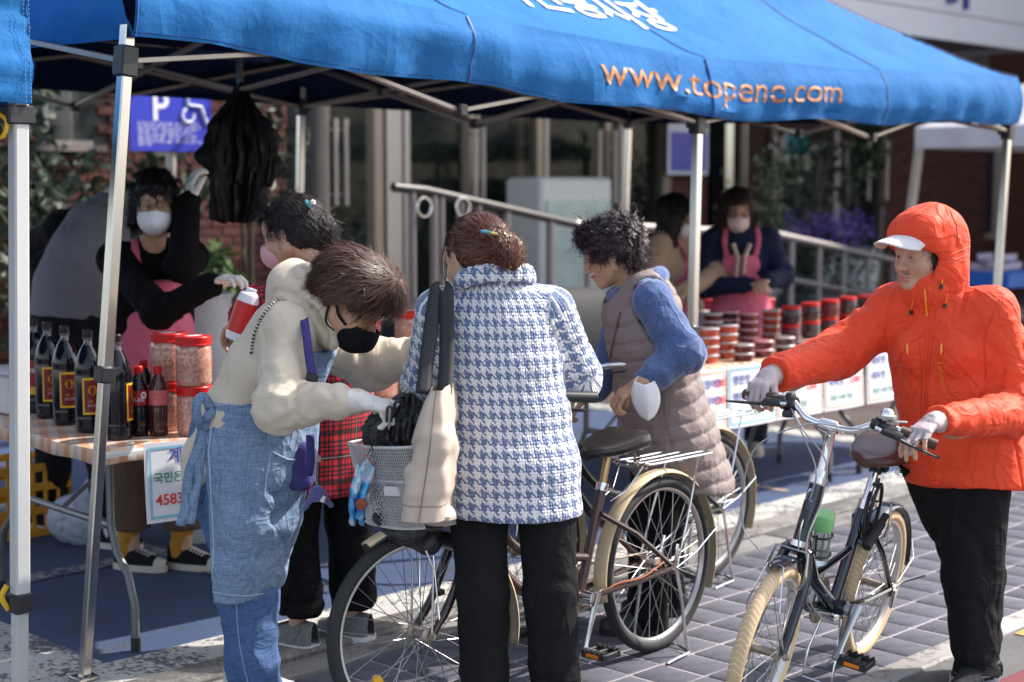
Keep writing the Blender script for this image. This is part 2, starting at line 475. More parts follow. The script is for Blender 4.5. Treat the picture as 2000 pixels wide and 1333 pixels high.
sheet('gutter_bed', -12, 40, 4.0, 4.45, -.002, M_asph)
sheet('road', -40, 60, -30, 2.60, -.004, M_asph)
sheet('road_marking', 5.22, 12, 2.40, 2.582, .0, M_orange)
sheet('road_coating', 4.62, 12, .2, 2.36, .0, M_red)
mk = thing('road_marking', 'worn white parking bay lines painted on the blue asphalt', 'road marking')
mk['kind'] = 'structure'
sheet('paint_line', -12, 8.9, 4.37, 4.60, .004, M_white, None, mk)
sheet('paint_line', 2.28, 2.72, 4.604, 9.3, .004, M_white, None, mk)
sheet('paint_line', 8.50, 8.72, 4.604, 9.3, .004, M_white, None, mk)
sheet('paint_line', 1.62, 1.86, 4.604, 5.3, .004, M_white, None, mk)
sheet('paint_line', 1.864, 2.276, 4.604, 4.86, .004, M_white, None, mk)
M_cream = worn('worn_cream_paint', (.36, .28, .20), (.06, .06, .08), .48, 40, .9)
for (a, b, c, d) in ((5.9, 6.9, 4.98, 5.03), (5.9, 5.95, 4.70, 4.98), (6.85, 6.9, 4.70, 4.98), (6.15, 6.6, 4.80, 4.86)):
    sheet('paint_line', a, b, c, d, .0045, M_cream, None, mk)
sheet('paint_line', 3.68, 3.80, 5.0, 9.3, .004, worn('faint_white_paint', (.26, .27, .29), (.05, .06, .10), .50, 30, .9), None, mk)
sheet('paint_line', 2.75, 3.66, 5.80, 5.92, .004, bpy.data.materials['faint_white_paint'], None, mk)
# pavers, each one a piece of the pavement
pav = thing('pavement', 'grey concrete pavers with pale sand joints between kerb and road', 'pavement'); pav['kind'] = 'structure'
sheet('joint_bed', -6, 30, 2.70, 4.02, -.004, M_grout, None, pav)
def paver_mat(i, c):
    return worn('paver_concrete_%d' % i, c, tuple(x*.72 for x in c), .43, 90, .88, .6, 260, .1, 4)
PM = [paver_mat(i, c) for i, c in enumerate(((.082, .085, .112), (.091, .094, .122), (.074, .077, .102), (.098, .10, .126)))]
PS = .1885; PL = .165
def paver_mesh():
    return MB().box((0, 0, 0), (PL-.0115, PS-.0115, .03), RD, .004)
pms = [paver_mesh().build('paver', m, link=False).data for m in PM]
cells = []
for r in range(7):
    for k in range(-30, 160):
        t = k*PL+(.0 if r % 2 else .0); s = 2.70+PS*(r+.5); c = W(t, s)
        Fw = c[1]*CP; px = 1000+FPX*c[0]/max(Fw, .1); vis = (c[1] > 4.2 and -60 < px < 2060)
        cells.append((0 if vis else 1, c[1], t, s))
cells.sort(); rest = MB()
for i, (vz, yy, t, s) in enumerate(cells):
    dz = rnd.uniform(-.0025, .0015)
    if i < 300:
        o = bpy.data.objects.new('paver', rnd.choice(pms)); COL.objects.link(o); o.location = W(t, s, -.0145+dz)
        o.rotation_euler = (rnd.uniform(-.006, .006), rnd.uniform(-.006, .006), rnd.uniform(-.01, .01)); o.parent = pav
    elif t < 26: rest.mi = i % 4; rest.box(W(t, s, -.0145+dz), (PL-.0115, PS-.0115, .03), RD)
rest.build('paver', PM, pav, False, 'stuff')
kb = thing('kerb', 'long rough granite slabs along the edge of the pavers', 'kerb'); kb['kind'] = 'structure'
sm = [MB().box((0, 0, 0), (.99, .163, .10), RD, .008).build('kerb_stone', M_stone, link=False).data, MB().box((0, 0, 0), (.99, .135, .10), RD, .006).build('gutter_slab', M_gut, link=False).data,
      MB().box((0, 0, 0), (1.19, .105, .06), RD, .006).build('edge_stone', M_strip, link=False).data]
for k in range(-5, 26):
    for j, (mm, s, st, z) in enumerate(((sm[0], 4.262, 1.0, -.030), (sm[1], 4.096, 1.0, -.040), (sm[2], 2.648, 1.2, -.022))):
        o = bpy.data.objects.new(mm.name.split('.')[0], mm); COL.objects.link(o)
        o.location = W(k*st+(.0, .4, .2)[j], s, z+rnd.uniform(-.003, .003)); o.rotation_euler = (rnd.uniform(-.006, .006), 0, rnd.uniform(-.004, .004)); o.parent = kb
# ================================================================== the building behind
SB = 11.5
def Fx(px, s):                                        # street t of the point on the line s seen at image column px
    k = (px-1000)/FPX/CP; q = s/(-D2[1]*k+D2[0]); return D2[0]*k*q+D2[1]*q
def zat(py, px, s):
    c = W(Fx(px, s), s); return P(px, py, c[1])[2]
M_alu = mat('brushed_aluminium', (.27, .215, .165), .38, .55, .08, 3)
M_aluw = mat('pale_aluminium', (.46, .40, .35), .4, .3, .08, 3)
M_glass, _nt, _b = newmat('tinted_glass'); _b.inputs['Base Color'].default_value = (.012, .018, .016, 1); _b.inputs['Roughness'].default_value = .04; _b.inputs['Alpha'].default_value = .32; _b.inputs['Specular IOR Level'].default_value = .25
M_glassd, _nt, _b = newmat('dark_window_glass'); _b.inputs['Base Color'].default_value = (.03, .035, .034, 1); _b.inputs['Roughness'].default_value = .08
M_mort = mat('mortar', (.085, .07, .06), .9, 0, .1, 20)
BRM = [mat('red_brick_%d' % i, c, .85, 0, .2, 14, .4, 90) for i, c in enumerate(((.075, .022, .017), (.09, .028, .020), (.062, .020, .017)))]
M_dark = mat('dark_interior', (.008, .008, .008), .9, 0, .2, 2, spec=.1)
M_soffit = mat('soffit_panel', (.20, .17, .145), .7, 0, .1, 2)
M_fascia = mat('white_fascia', (.50, .50, .53), .5, 0, .04, 2)
bld = thing('public_building', 'red brick building with glass doors and white overhanging fascia behind the stall', 'building')
def wallbox(name, t0, t1, s0, s1, z0, z1, m, par=bld, bev=0):
    return MB().box(W((t0+t1)/2, (s0+s1)/2, (z0+z1)/2), (t1-t0, s1-s0, z1-z0), RD, bev).build(name, m, par, False)
tL, tG0, tG1, tR = Fx(-260, SB), Fx(600, SB), Fx(1715, SB), Fx(2330, SB)
wallbox('wall', tL, tG0, SB+.06, SB+.4, 0, 6.5, M_mort)
wallbox('wall', tG1, tR, SB+.06, SB+.4, 0, 6.5, M_mort)
wallbox('wall', tG0, tG1, SB+.06, SB+.4, 3.36, 6.5, M_mort)
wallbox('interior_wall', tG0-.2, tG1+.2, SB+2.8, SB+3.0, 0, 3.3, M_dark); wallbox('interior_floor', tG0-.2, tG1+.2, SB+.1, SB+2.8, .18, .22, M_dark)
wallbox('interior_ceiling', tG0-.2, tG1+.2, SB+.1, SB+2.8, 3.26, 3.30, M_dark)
# window in the brick part
w0, w1 = Fx(98, SB), Fx(190, SB)
win = wallbox('window', w0, w1, SB-.01, SB+.05, 1.96, 2.62, M_aluw)
for k in range(2):
    a = w0+.04+k*(w1-w0)*.5; MB().box(W(a+(w1-w0)*.22, SB-.02, 2.29), ((w1-w0)*.42, .02, .58), RD).build('pane', M_glassd, win, False)
MB().box(W((w0+w1)/2, SB-.04, 1.93), (w1-w0+.16, .10, .05), RD).build('window_sill', M_soffit, win, False)
# bricks
bm_ = [MB().box((0, 0, 0), (.205, .05, .066), RD, .004).build('brick', m, link=False).data for m in BRM]
cand = []
for (ta, tb) in ((tL, tG0-.02), (tG1+.02, tR)):
    for r in range(34):
        for k in range(int((tb-ta)/.22)):
            t = ta+(k+.5)*.22+(.11 if r % 2 else 0); z = .06+r*.078
            if t > tb-.1 or (w0-.12 < t < w1+.12 and 1.88 < z < 2.66): continue
            c = W(t, SB); px = 1000+FPX*c[0]/c[1]; py = 370-(z-1.6)*3070/c[1]
            seen = (60 < px < 560 and 180 < py < 420) or (1790 < px < 2010 and 100 < py < 500)
            cand.append((0 if seen else 1, c[1], t, z))
cand.sort(); rest = MB()
for i, (sv, yy, t, z) in enumerate(cand):
    c = W(t, SB+.034+rnd.uniform(-.003, .003), z)
    if i < 300:
        o = bpy.data.objects.new('brick', rnd.choice(bm_)); COL.objects.link(o); o.location = c; o.parent = bld
    else: rest.mi = i % 3; rest.box(c, (.205, .05, .066), RD)
rest.build('brick', BRM, bld, False, 'stuff')
# glass front: aluminium posts, panes, door handles
for px, wd in ((606, .09), (735, .10), (765, .19), (790, .07), (915, .08), (927, .05), (1047, .10), (1060, .05), (1178, .09), (1205, .05), (1292, .15), (1440, .10), (1500, .10), (1622, .13), (1710, .10)):
    t = Fx(px, SB); wallbox('door_post', t-wd/2, t+wd/2, SB-.06, SB+.06, 0, 3.3, M_aluw if px in (765, 790, 1060, 1205, 1622) else M_alu)
wallbox('door_head', tG0, tG1, SB-.05, SB+.05, 3.30, 3.4, M_alu)
es = [606, 735, 790, 915, 1047, 1178, 1292]; es2 = [1380, 1440, 1500, 1622, 1710]
for L_ in (es, es2):
    for a, b in zip(L_[:-1], L_[1:]):
        ta, tb = Fx(a, SB)+.05, Fx(b, SB)-.05
        g = MB().box(W((ta+tb)/2, SB, 1.7), (tb-ta, .012, 3.1), RD).build('glass_pane', M_glass, bld, False)
for px in (660, 680, 930, 945, 1170, 1200, 1508, 1520, 1690, 1725):
    t = Fx(px, SB-.12)
    MB().tube([W(t, SB-.12, 1.45), W(t, SB-.12, 2.25)], .022, 8).tube([W(t, SB-.12, 1.55), W(t, SB-.0, 1.55)], .012, 6).tube([W(t, SB-.12, 2.15), W(t, SB-.0, 2.15)], .012, 6).build('door_handle', M_aluw, bld)
# brick pier between the doors
ta, tb = Fx(1300, SB), Fx(1378, SB); wallbox('brick_pier', ta, tb, SB+.0, SB+.3, 0, 3.3, BRM[1])
# overhanging fascia
fs = 9.4; tf0, tf1 = Fx(1150, fs), Fx(1999, fs); zf = zat(100, 1990, fs)
wallbox('fascia', tf0, tf1, fs, fs+.10, zf+.32, zf+2.4, M_fascia); wallbox('fascia', tf0, tf1+.001, fs-.004, fs+.10, zf, zf+.305, M_fascia)
wallbox('fascia', tf1-.1, tf1, fs+.101, SB+.05, zf, zf+2.4, M_fascia)
wallbox('soffit', tf0, tf1-.1, fs+.102, SB+.05, zf+.05, zf+.10, M_soffit)
M_bluel = mat('blue_letter', (.02, .035, .22), .4, 0, 0)
def on_face(t, s, z, flip=1):
    """flat text -> vertical plane facing the street"""
    return lambda v: W(t+v[0], s-v[2], z+v[1])
lz = zat(20, 1872, fs)
MB().box(W(Fx(1868, fs-.02), fs-.03, lz+.35), (.075, .04, .70), RD).build('letter_stroke', M_bluel, bld, False)
MB().box(W(Fx(1840, fs-.02), fs-.03, zat(6, 1840, fs)+.035), (.20, .04, .07), RD).build('letter_stroke', M_bluel, bld, False)
wallbox('wall', tR-2, tR+14, SB+2.8, SB+3.1, 0, 7, M_mort)
nb = thing('shade_building', 'plain brick block out of view to the right, added to shade the facade', 'building', tuple(W(27, 10, 0)))  # unseen block added to keep the sun off the building behind
wallbox('wall', 22, 33, 4.8, 16, 0, 12.5, BRM[1], nb)
for z_ in (1.6, 4.6, 7.6, 10.6):
    for s_ in (6.4, 9.2, 12.0, 14.6):
        f_ = wallbox('window', 21.93, 22.02, s_-.7, s_+.7, z_-.75, z_+.75, M_aluw, nb); wallbox('pane', 21.90, 21.95, s_-.6, s_+.6, z_-.65, z_+.65, M_glassd, f_)
    for t_ in (24, 27, 30): f_ = wallbox('window', t_-.8, t_+.8, 4.72, 4.82, z_-.75, z_+.75, M_aluw, nb); wallbox('pane', t_-.7, t_+.7, 4.69, 4.75, z_-.65, z_+.65, M_glassd, f_)
# posters on the doors
def board(name, label, cat, px0, px1, py0, py1, s, m, lines, par=None, th=.02, group=None):
    t0, t1 = Fx(px0, s), Fx(px1, s); z0, z1 = zat(py1, (px0+px1)/2, s), zat(py0, (px0+px1)/2, s)
    r = thing(name, label, cat, tuple(W((t0+t1)/2, s, z0)), 0, group)
    MB().box(W((t0+t1)/2, s, (z0+z1)/2), (t1-t0, th, z1-z0), RD, .003).build('board', m, r, False)
    for (fx0, fx1, fy0, fy1, mm) in lines:
        MB().box(W(t0+(t1-t0)*(fx0+fx1)/2, s-th/2-.003, z1-(z1-z0)*(fy0+fy1)/2), ((t1-t0)*(fx1-fx0), .004, (z1-z0)*(fy1-fy0)), RD).build('printed_panel', mm, r, False)
    return r, t0, t1, z0, z1
M_pb = mat('poster_blue', (.10, .10, .42), .45, 0, .25, 30); M_pw = mat('poster_white', (.60, .60, .64), .5, 0, .05)
M_teal = mat('poster_teal', (.03, .19, .20), .4, 0, .15, 8); M_pale = mat('poster_pale_yellow', (.50, .50, .36), .5, 0, .1)
board('poster', 'blue and white notice hanging on the brick pier behind the middle tent leg', 'poster', 1300, 1378, 236, 342, SB-.16, M_pw, [(.06, .94, .22, .93, M_pb)])
board('poster', 'teal and pale yellow poster stuck to the right-hand glass doors', 'poster', 1527, 1575, 255, 332, SB-.12, M_pw, [(.04, .96, .03, .62, M_teal), (.04, .96, .64, .97, M_pale)])
# parking sign
s_ = 8.9; M_sb = mat('sign_blue', (.035, .045, .42), .4, 0, .05); M_sw = mat('sign_white', (.72, .72, .78), .5, 0, 0)
r, t0, t1, z0, z1 = board('parking_sign', 'blue disabled parking sign with a white P on a pale post', 'sign', 262, 420, 188, 297, s_, M_sb, [])
MB().tube([W(Fx(343, s_)+.02, s_+.04, 0), W(Fx(343, s_)+.02, s_+.04, z0+.3)], .035, 10).build('post', M_aluw, r)
tw = t1-t0; hh = z1-z0
lettering('letter', 'P', hh*.72, M_sw, r, on_face(t0+tw*.36, s_-.013, z1-hh*.22), True)
ic = MB(); cx, cz, rr = t0+tw*.70, z1-hh*.34, hh*.12
ic.torus(W(cx, s_-.014, cz), rr, .012, (N2[0], N2[1], 0), 20, 6, math.pi*.9, math.pi*2.4); ic.tube([W(cx-.01, s_-.014, cz+.20), W(cx, s_-.014, cz+.07), W(cx+.10, s_-.014, cz+.06), W(cx+.15, s_-.014, cz-.06)], .014, 6)
ic.lathe([(.0, -.02), (.028, -.01), (.028, .01), (0, .02)], W(cx-.015, s_-.014, cz+.24), 10); ic.build('wheelchair_symbol', M_sw, r)
for i in range(8):
    z = z1-hh*(.50+.055*i); ws = tw*rnd.uniform(.72, .82)*(.7 if i == 7 else 1)
    lettering('text_line', ['주차가능 표지를 부착한 차량', '보행에 장애가 있는 사람이', '탑승한 차량만 주차', '위반 시 과태료 부과', '주차방해 행위 금지', '불편사항 신고 안내', '장애인전용 주차구역', '안내'][i], hh*.05, M_sw, r, (lambda v, z=z, ws=ws, n_=len(['주차가능 표지를 부착한 차량', '보행에 장애가 있는 사람이', '탑승한 차량만 주차', '위반 시 과태료 부과', '주차방해 행위 금지', '불편사항 신고 안내', '장애인전용 주차구역', '안내'][i]): W(t0+tw*.08+v[0]*min(3.2, ws/(n_*.82*hh*.05)), s_-.013, z+v[1]*1.1)), False, 'LEFT')
M_chrome = mat('chrome', (.75, .75, .76), .14, 1, .05, 6)
M_steel = mat('stainless_steel', (.26, .235, .235), .45, .6, .08, 3)
# ramp with handrail
rrail = thing('ramp_railing', 'stainless steel ramp railing with two rails sloping down to the right', 'railing')
pts = [(770, 366, 8.6), (830, 372, 8.6), (1120, 438, 8.6), (1510, 458, 8.6), (1760, 513, 8.6), (2010, 560, 8.6), (2200, 590, 8.6)]
def rail_z(px):
    for a, b in zip(pts[:-1], pts[1:]):
        if a[0] <= px <= b[0]: return zat(a[1]+(b[1]-a[1])*(px-a[0])/(b[0]-a[0]), px, 8.6)
MB().tube([W(Fx(a, c), c, zat(b, a, c)) for a, b, c in pts[:3]], .036, 10).build('handrail', mat('dark_handrail', (.05, .045, .045), .4, .4), rrail)
MB().tube([W(Fx(a, c), c, zat(b, a, c)) for a, b, c in pts[2:]], .040, 10).build('handrail', M_steel, rrail)
MB().tube([W(Fx(a, c), c, zat(b, a, c)-.40) for a, b, c in pts[3:]], .028, 10).build('lower_rail', M_steel, rrail)
for px in (806, 848, 862, 900, 935, 990, 1075, 1148, 1220, 1543, 1597, 1645, 1692, 1740, 1800, 1870, 1940, 2005):
    z = rail_z(px); MB().tube([W(Fx(px, 8.6), 8.6, 0), W(Fx(px, 8.6), 8.6, z-.02)], .030, 8).build('railing_post', M_steel, rrail)
for px in (830, 905): MB().torus(W(Fx(px, 8.55), 8.55, zat(405, px, 8.55)), .07, .008, (N2[0], N2[1], 0), 24, 6).build('rail_loop', M_chrome, rrail)
rp = thing('access_ramp', 'grey concrete access ramp rising behind the railing to the glass doors', 'ramp')
MB().add([W(Fx(780, 8.7), 8.7, 0), W(Fx(2150, 8.7), 8.7, 0), W(Fx(2150, 8.7), 10.0, 0), W(Fx(780, 8.7), 10.0, 0),
          W(Fx(780, 8.7), 8.7, .62), W(Fx(2150, 8.7), 8.7, .02), W(Fx(2150, 8.7), 10.0, .02), W(Fx(780, 8.7), 10.0, .62)],
         [(0, 3, 2, 1), (4, 5, 6, 7), (0, 1, 5, 4), (1, 2, 6, 5), (2, 3, 7, 6), (3, 0, 4, 7)]).build('ramp_slab', mat('ramp_concrete', (.20, .19, .185), .85, 0, .1, 3), rp, False)
# dark round planter wall in front of the ramp, seen between the people
M_tank0 = mat('dark_rubber0', (.035, .037, .042), .6, 0, .1, 3)
M_tank = mat('dark_rubber', (.014, .015, .018), .75, 0, .1, 3)
t0, t1 = Fx(775, 8.2), Fx(1190, 8.2); wl = thing('planter_wall', 'long dark grey rounded wall in front of the access ramp railing', 'planter', tuple(W((t0+t1)/2, 8.2, 0)))
MB().tube([W(t0, 8.2, .42), W(t0+.2, 8.2, .47), W((t0+t1)/2, 8.2, .50), W(t1-.2, 8.2, .47), W(t1, 8.2, .42)], [.30, .36, .37, .36, .28], 20, flat=(.5, 1)).build('wall_body', M_tank, wl)
# ------------------------------------------------------------------ plants
LEAF = {}
def leafmat(name, c1, c2, tr=.2):
    if name in LEAF: return LEAF[name]
    m, nt, b = newmat(name); co = coords(nt); f = noise(nt, 30, 2, co)
    lk(nt, ramp(nt, f, [(.35, c1), (.65, c2)]), b.inputs['Base Color']); b.inputs['Roughness'].default_value = .5; LEAF[name] = m; return m
def foliage(name, c, rad, n, size, m, parent, shape=None, droop=.3, seed=1):
    """real leaf-shaped faces spread through an uneven volume of clumps"""
    rg = np.random.RandomState(seed); k = max(4, n//60); cl = rg.normal(size=(k, 3)); cl /= np.linalg.norm(cl, axis=1, keepdims=True); cl *= rg.rand(k, 1)**.4
    V = []; F = []; ci = rg.randint(0, k, n)
    for i in range(n):
        q = np.array(c)+(cl[ci[i]]+rg.normal(size=3)*.24)*np.array(rad)
        d = unit(rg.normal(size=3)+A(0, 0, -droop)); u = unit(np.cross(d, rg.normal(size=3))); s = size*(.6+.8*rg.rand()); b = len(V)
        V += [q, q+d*s*.5+u*s*.24, q+d*s, q+d*s*.5-u*s*.24+np.cross(d, u)*s*.08]; F.append((b, b+1, b+2, b+3))
    return mesh_np(name, V, F, m, parent, False, kind='stuff')
GM = [leafmat('dark_leaf', (.010, .022, .008), (.026, .048, .016)), leafmat('mid_leaf', (.035, .085, .022), (.09, .16, .04)), leafmat('grey_leaf', (.06, .09, .05), (.12, .15, .08))]
M_bark = mat('bark', (.085, .06, .045), .9, 0, .3, 12, .6, 40); M_barkd = mat('dark_bark', (.05, .042, .042), .9, 0, .3, 10, .6, 40)
M_pot = mat('white_planter', (.55, .55, .55), .5, 0, .06, 4); M_potd = mat('dark_planter', (.045, .05, .06), .55, 0, .1, 4)
def potted(name, label, px, s, r, h, top, fol, m, pm, stems=3, group=None, size=.09, n=320, seed=1, potw=.24, crown=None):
    t = Fx(px, s); base = W(t, s, 0); o = thing(name, label, 'plant', tuple(base), 0, group)
    MB().lathe([(potw*.72, 0), (potw*.78, .02), (potw, h), (potw*1.05, h+.02), (potw*.95, h+.02), (potw*.9, h-.04), (0, h-.04)], base, 20, caps=False).build('pot', pm, o)
    b = MB(); rg = random.Random(seed)
    for k in range(stems):
        x, y = rg.uniform(-.5, .5)*r, rg.uniform(-.5, .5)*r
        b.tube(bez([base+A(x*.2, y*.2, h-.05), base+A(x*.5, y*.5, (h+top)*.5), base+A(x, y, top-.1)], 4), [.022-.0012*i for i in range(9)], 6)
    b.build('stem', M_bark, o)
    foliage('leaves', base+A(0, 0, crown if crown else (h+top)/2+.1), (r, r, (top-h)/2), n, size, m, o, seed=seed); return o
def bush(name, label, px, s, z0, r, hz, m, n, size, seed, cat='bush'):
    b = W(Fx(px, s), s, 0); o = thing(name, label, cat, tuple(b)); MB().tube([b, b+A(.02, 0, z0+hz)], [.04, .015], 6).build('stem', M_bark, o)
    foliage('leaves', b+A(0, 0, z0+hz), (r, r, hz), n, size, m, o, seed=seed); return o
bush('shrub', 'dark green shrub under the window at the far left', 150, 10.6, .5, .75, .85, GM[0], 900, .12, 3)
bush('shrub', 'dark leafy shrub below the blue parking sign', 290, 10.3, .5, .6, .75, GM[0], 700, .12, 4)
bush('shrub', 'dark climbing shrub behind the white tent post at the left edge', 50, 9.4, .6, .55, .9, GM[0], 600, .10, 5)
potted('potted_plant', 'green potted shrub right of the hanging black bags', 395, 8.8, .34, .42, 1.25, 0, GM[1], M_potd, 4, None, .10, 420, 6)
potted('potted_tree', 'small bare brown tree in a dark pot behind the plaid shirt woman', 490, 9.0, .38, .5, 2.1, 0, GM[0], M_potd, 3, None, .10, 220, 7, .28, 1.9)
b = W(Fx(598, 9.9), 9.9, 0); o = thing('tree', 'thick dark tree trunk in front of the brick wall left of the glass doors', 'tree', tuple(b))
tr = [b+A(0, 0, -.1), b+A(.02, .02, 1.2), b+A(.05, 0, 2.6), b+A(.12, .1, 3.9)]
MB().tube(bez(tr, 5), [.21, .2, .19, .185, .18, .178, .175, .172, .17, .168, .165, .16, .155, .15, .14, .13], 12).tube([tr[2], tr[2]+A(-.6, .3, 1.4)], [.10, .05], 8).tube([tr[2]+A(0, 0, .5), tr[2]+A(.7, -.2, 2.0)], [.09, .04], 8).build('trunk', M_barkd, o)
foliage('crown', b+A(.1, 0, 4.9), (1.7, 1.5, 1.1), 1400, .17, GM[0], o, seed=9)
b = W(Fx(1890, 13.6), 13.6, 0)
# greenery and pots inside the glass and by the ramp
potted('potted_plant', 'leafy green plant behind the left pair of glass doors', 880, SB+1.0, .6, .5, 2.9, 0, GM[1], M_potd, 4, None, .16, 420, 11, .3)  # leaves behind the glass coloured brighter to stand for a sunlit reflection
potted('potted_plant', 'tall green plant behind the glass above the white cabinet', 1150, SB+.8, .7, .5, 3.0, 0, GM[1], M_potd, 4, None, .17, 520, 17, .3, 2.2)
potted('potted_plant', 'tall green plant behind the glass beside the dark tree trunk', 690, SB+1.0, .5, .5, 2.7, 0, GM[1], M_potd, 4, None, .15, 300, 18, .3, 1.9)
potted('potted_plant', 'broad green plant behind the glass right of the tan stake', 1105, SB+1.1, .55, .5, 2.6, 0, GM[1], M_potd, 4, None, .15, 380, 12, .3)
potted('potted_plant', 'pale green shrub in front of the doors beside the navy jacket seller', 1485, 10.5, .42, .55, 1.75, 0, GM[2], M_pot, 4, None, .09, 700, 13, .26, 1.45)
potted('potted_plant', 'tall dark green plant in a white pot right of the teal poster', 1660, 10.7, .45, .85, 2.6, 0, GM[0], M_pot, 4, None, .12, 500, 14, .36, 2.1)
potted('potted_plant', 'dark green plant in a grey pot beneath the teal poster', 1575, 10.6, .42, .8, 2.1, 0, GM[0], mat('grey_planter', (.30, .33, .36), .5, 0, .06, 4), 4, None, .10, 380, 15, .34, 1.6)
b = W(Fx(1612, 9.9), 9.9, 0); lav = thing('lavender_bush', 'purple flowering lavender bush behind the steel railing', 'plant', tuple(b))
MB().box(b+A(0, 0, .22), (1.3, .45, .44), RD, .02).build('planter', M_potd, lav)
foliage('leaves', b+A(0, 0, .72), (.58, .55, .42), 800, .09, GM[0], lav, seed=21)
foliage('flowers', b+A(0, 0, 1.12), (.55, .52, .26), 1100, .05, leafmat('lavender_flower', (.06, .025, .22), (.17, .09, .42)), lav, seed=22)
b = W(Fx(1560, 9.4), 9.4, 0)
st = thing('plant_stake', 'tan wooden stake standing behind the glass doors', 'stake', tuple(W(Fx(1015, SB+.5), SB+.5, 0)))
MB().box(W(Fx(1015, SB+.5), SB+.5, 1.2), (.08, .05, 2.4), RD).build('stake', mat('tan_wood', (.30, .2, .12), .7), st, False)
# white cabinet with a rounded top in front of the doors
t0, t1 = Fx(1056, 10.6), Fx(1195, 10.6); zc = zat(347, 1120, 10.6)
cab = thing('display_cabinet', 'white cabinet with pale glass front before the glass doors', 'cabinet', tuple(W((t0+t1)/2, 10.6, 0)))
MB().box(W((t0+t1)/2, 10.85, zc/2), (t1-t0, .5, zc), RD, .03).build('casing', mat('white_enamel', (.50, .51, .48), .35, 0, .03), cab)
MB().box(W((t0+t1)/2, 10.59, zc*.50), (t1-t0-.14, .02, zc*.74), RD).build('glass_front', mat('pale_glass', (.33, .40, .38), .15, 0, .2, 3), cab, False)
# air conditioner
s_ = 13.9; t0, t1 = Fx(1828, s_), Fx(1922, s_); z0, z1 = zat(420, 1875, s_), zat(310, 1875, s_)
ac = thing('air_conditioner', 'white air conditioner unit on the brick wall beside the white tent', 'air conditioner', tuple(W(t0, s_, z0)))
MB().box(W((t0+t1)/2, s_+.2, (z0+z1)/2), (t1-t0, .38, z1-z0), RD, .02).build('casing', mat('grey_enamel', (.45, .44, .43), .4, 0, .04), ac)
MB().lathe([(.01, .0), (.30, .0), (.32, .02), (.30, .03), (.01, .02)], W(t0+(t1-t0)*.64, s_-.01, (z0+z1)/2), 28, RD @ rotx(math.pi/2)).build('fan_grille', M_tank, ac)
for k in range(14): MB().box(W(t0+(t1-t0)*.2, s_-.0, z0+.1+(z1-z0-.2)*k/13), (.34, .03, .015), RD).build('fin', M_alu, ac, False)
MB().tube([W(t0+(t1-t0)*.55, s_+.2, z1), W(t0+(t1-t0)*.55, s_+.2, z1+1.5)], .03, 8).build('pipe', M_aluw, ac)
# ================================================================== tents
def cloth_blue(dark_back=True):
    m, nt, b = newmat('blue_polyester'); co = coords(nt)
    v = ramp(nt, noise(nt, 1.6, 6, co, .65), [(.3, (.015, .115, .32)), (.7, (.025, .155, .40))])
    sp = ramp(nt, noise(nt, 34, 3, co, .6), [(.755, (0, 0, 0)), (.80, (1, 1, 1))])
    ms = math_(nt, 'MULTIPLY', sp, ramp(nt, noise(nt, 3, 2, co), [(.52, (0, 0, 0)), (.62, (1, 1, 1))]))
    c = mixc(nt, ms, v, (.40, .44, .50))
    c = mixc(nt, ramp(nt, noise(nt, .9, 7, co, .7), [(.50, (0, 0, 0)), (.72, (.55, .55, .55))]), c, (.010, .060, .19))
    if dark_back: c = mixc(nt, NN(nt, 'ShaderNodeNewGeometry').outputs['Backfacing'], c, (.006, .016, .055))  # back faces get a darker blue than the outside
    lk(nt, c, b.inputs['Base Color']); b.inputs['Roughness'].default_value = .75
    b.inputs['Specular IOR Level'].default_value = .12
    bn = bump(nt, b, noise(nt, 9, 6, co, .6), .45, .02); wrinkle(nt, b, .2, 2.6, bn); return m
M_cloth = cloth_blue(); M_cloth2 = cloth_blue(False)
M_tape = mat('seam_tape', (.016, .06, .23), .5, 0, .1, 10)
M_blackp = mat('black_plastic', (.022, .022, .025), .45, 0, .1, 20)
M_leg = mat('tent_leg_aluminium', (.56, .53, .50), .22, 1.0, .1, 4)
M_wleg = mat('white_coated_leg', (.50, .50, .49), .5, 0, .05, 3, .25, 700)
M_yel = mat('yellow_plastic', (.70, .40, .02), .4, 0, .1)
FL = P(250, 75, 5.08)[:2]; FR = P(1984, 240, 9.31)[:2]; TL = np.linalg.norm(FR-FL); TD = (FR-FL)/TL; TN = np.array([-TD[1], TD[0]])
def T(u, v, z): q = FL+TD*u+TN*v; return np.array([q[0], q[1], z])
def eave(u): return np.interp(u/TL, [0, .25, .5, .75, 1], [2.085, 2.0, 1.925, 1.945, 1.99])
def eaveb(u, v):                                  # bottom edge of the valance anywhere on the rim
    k = v/3.0; return eave(u)*(1-k)+(2.12-.008*u)*k
VH = .27
def roof(u, v):
    du = min(u, TL-u)/1.5; dv = min(v, 3-v)/1.5; x = min(du, dv, 1.0); x = max(x, 0)
    h = .98*(x**1.22); h -= .10*math.exp(-((u-TL/2)/.5)**2)*x
    sag = .05*math.sin(math.pi*min(max(dv, 0), 1))*math.sin(math.pi*(u % (TL/2))/(TL/2))
    nz = .016*float(fbm([[u*1.3, v*2.0, 1.0]], 1.7, 3)[0])
    return eaveb(u, v)+VH+h-sag*x+nz*min(1, 6*x+.25)
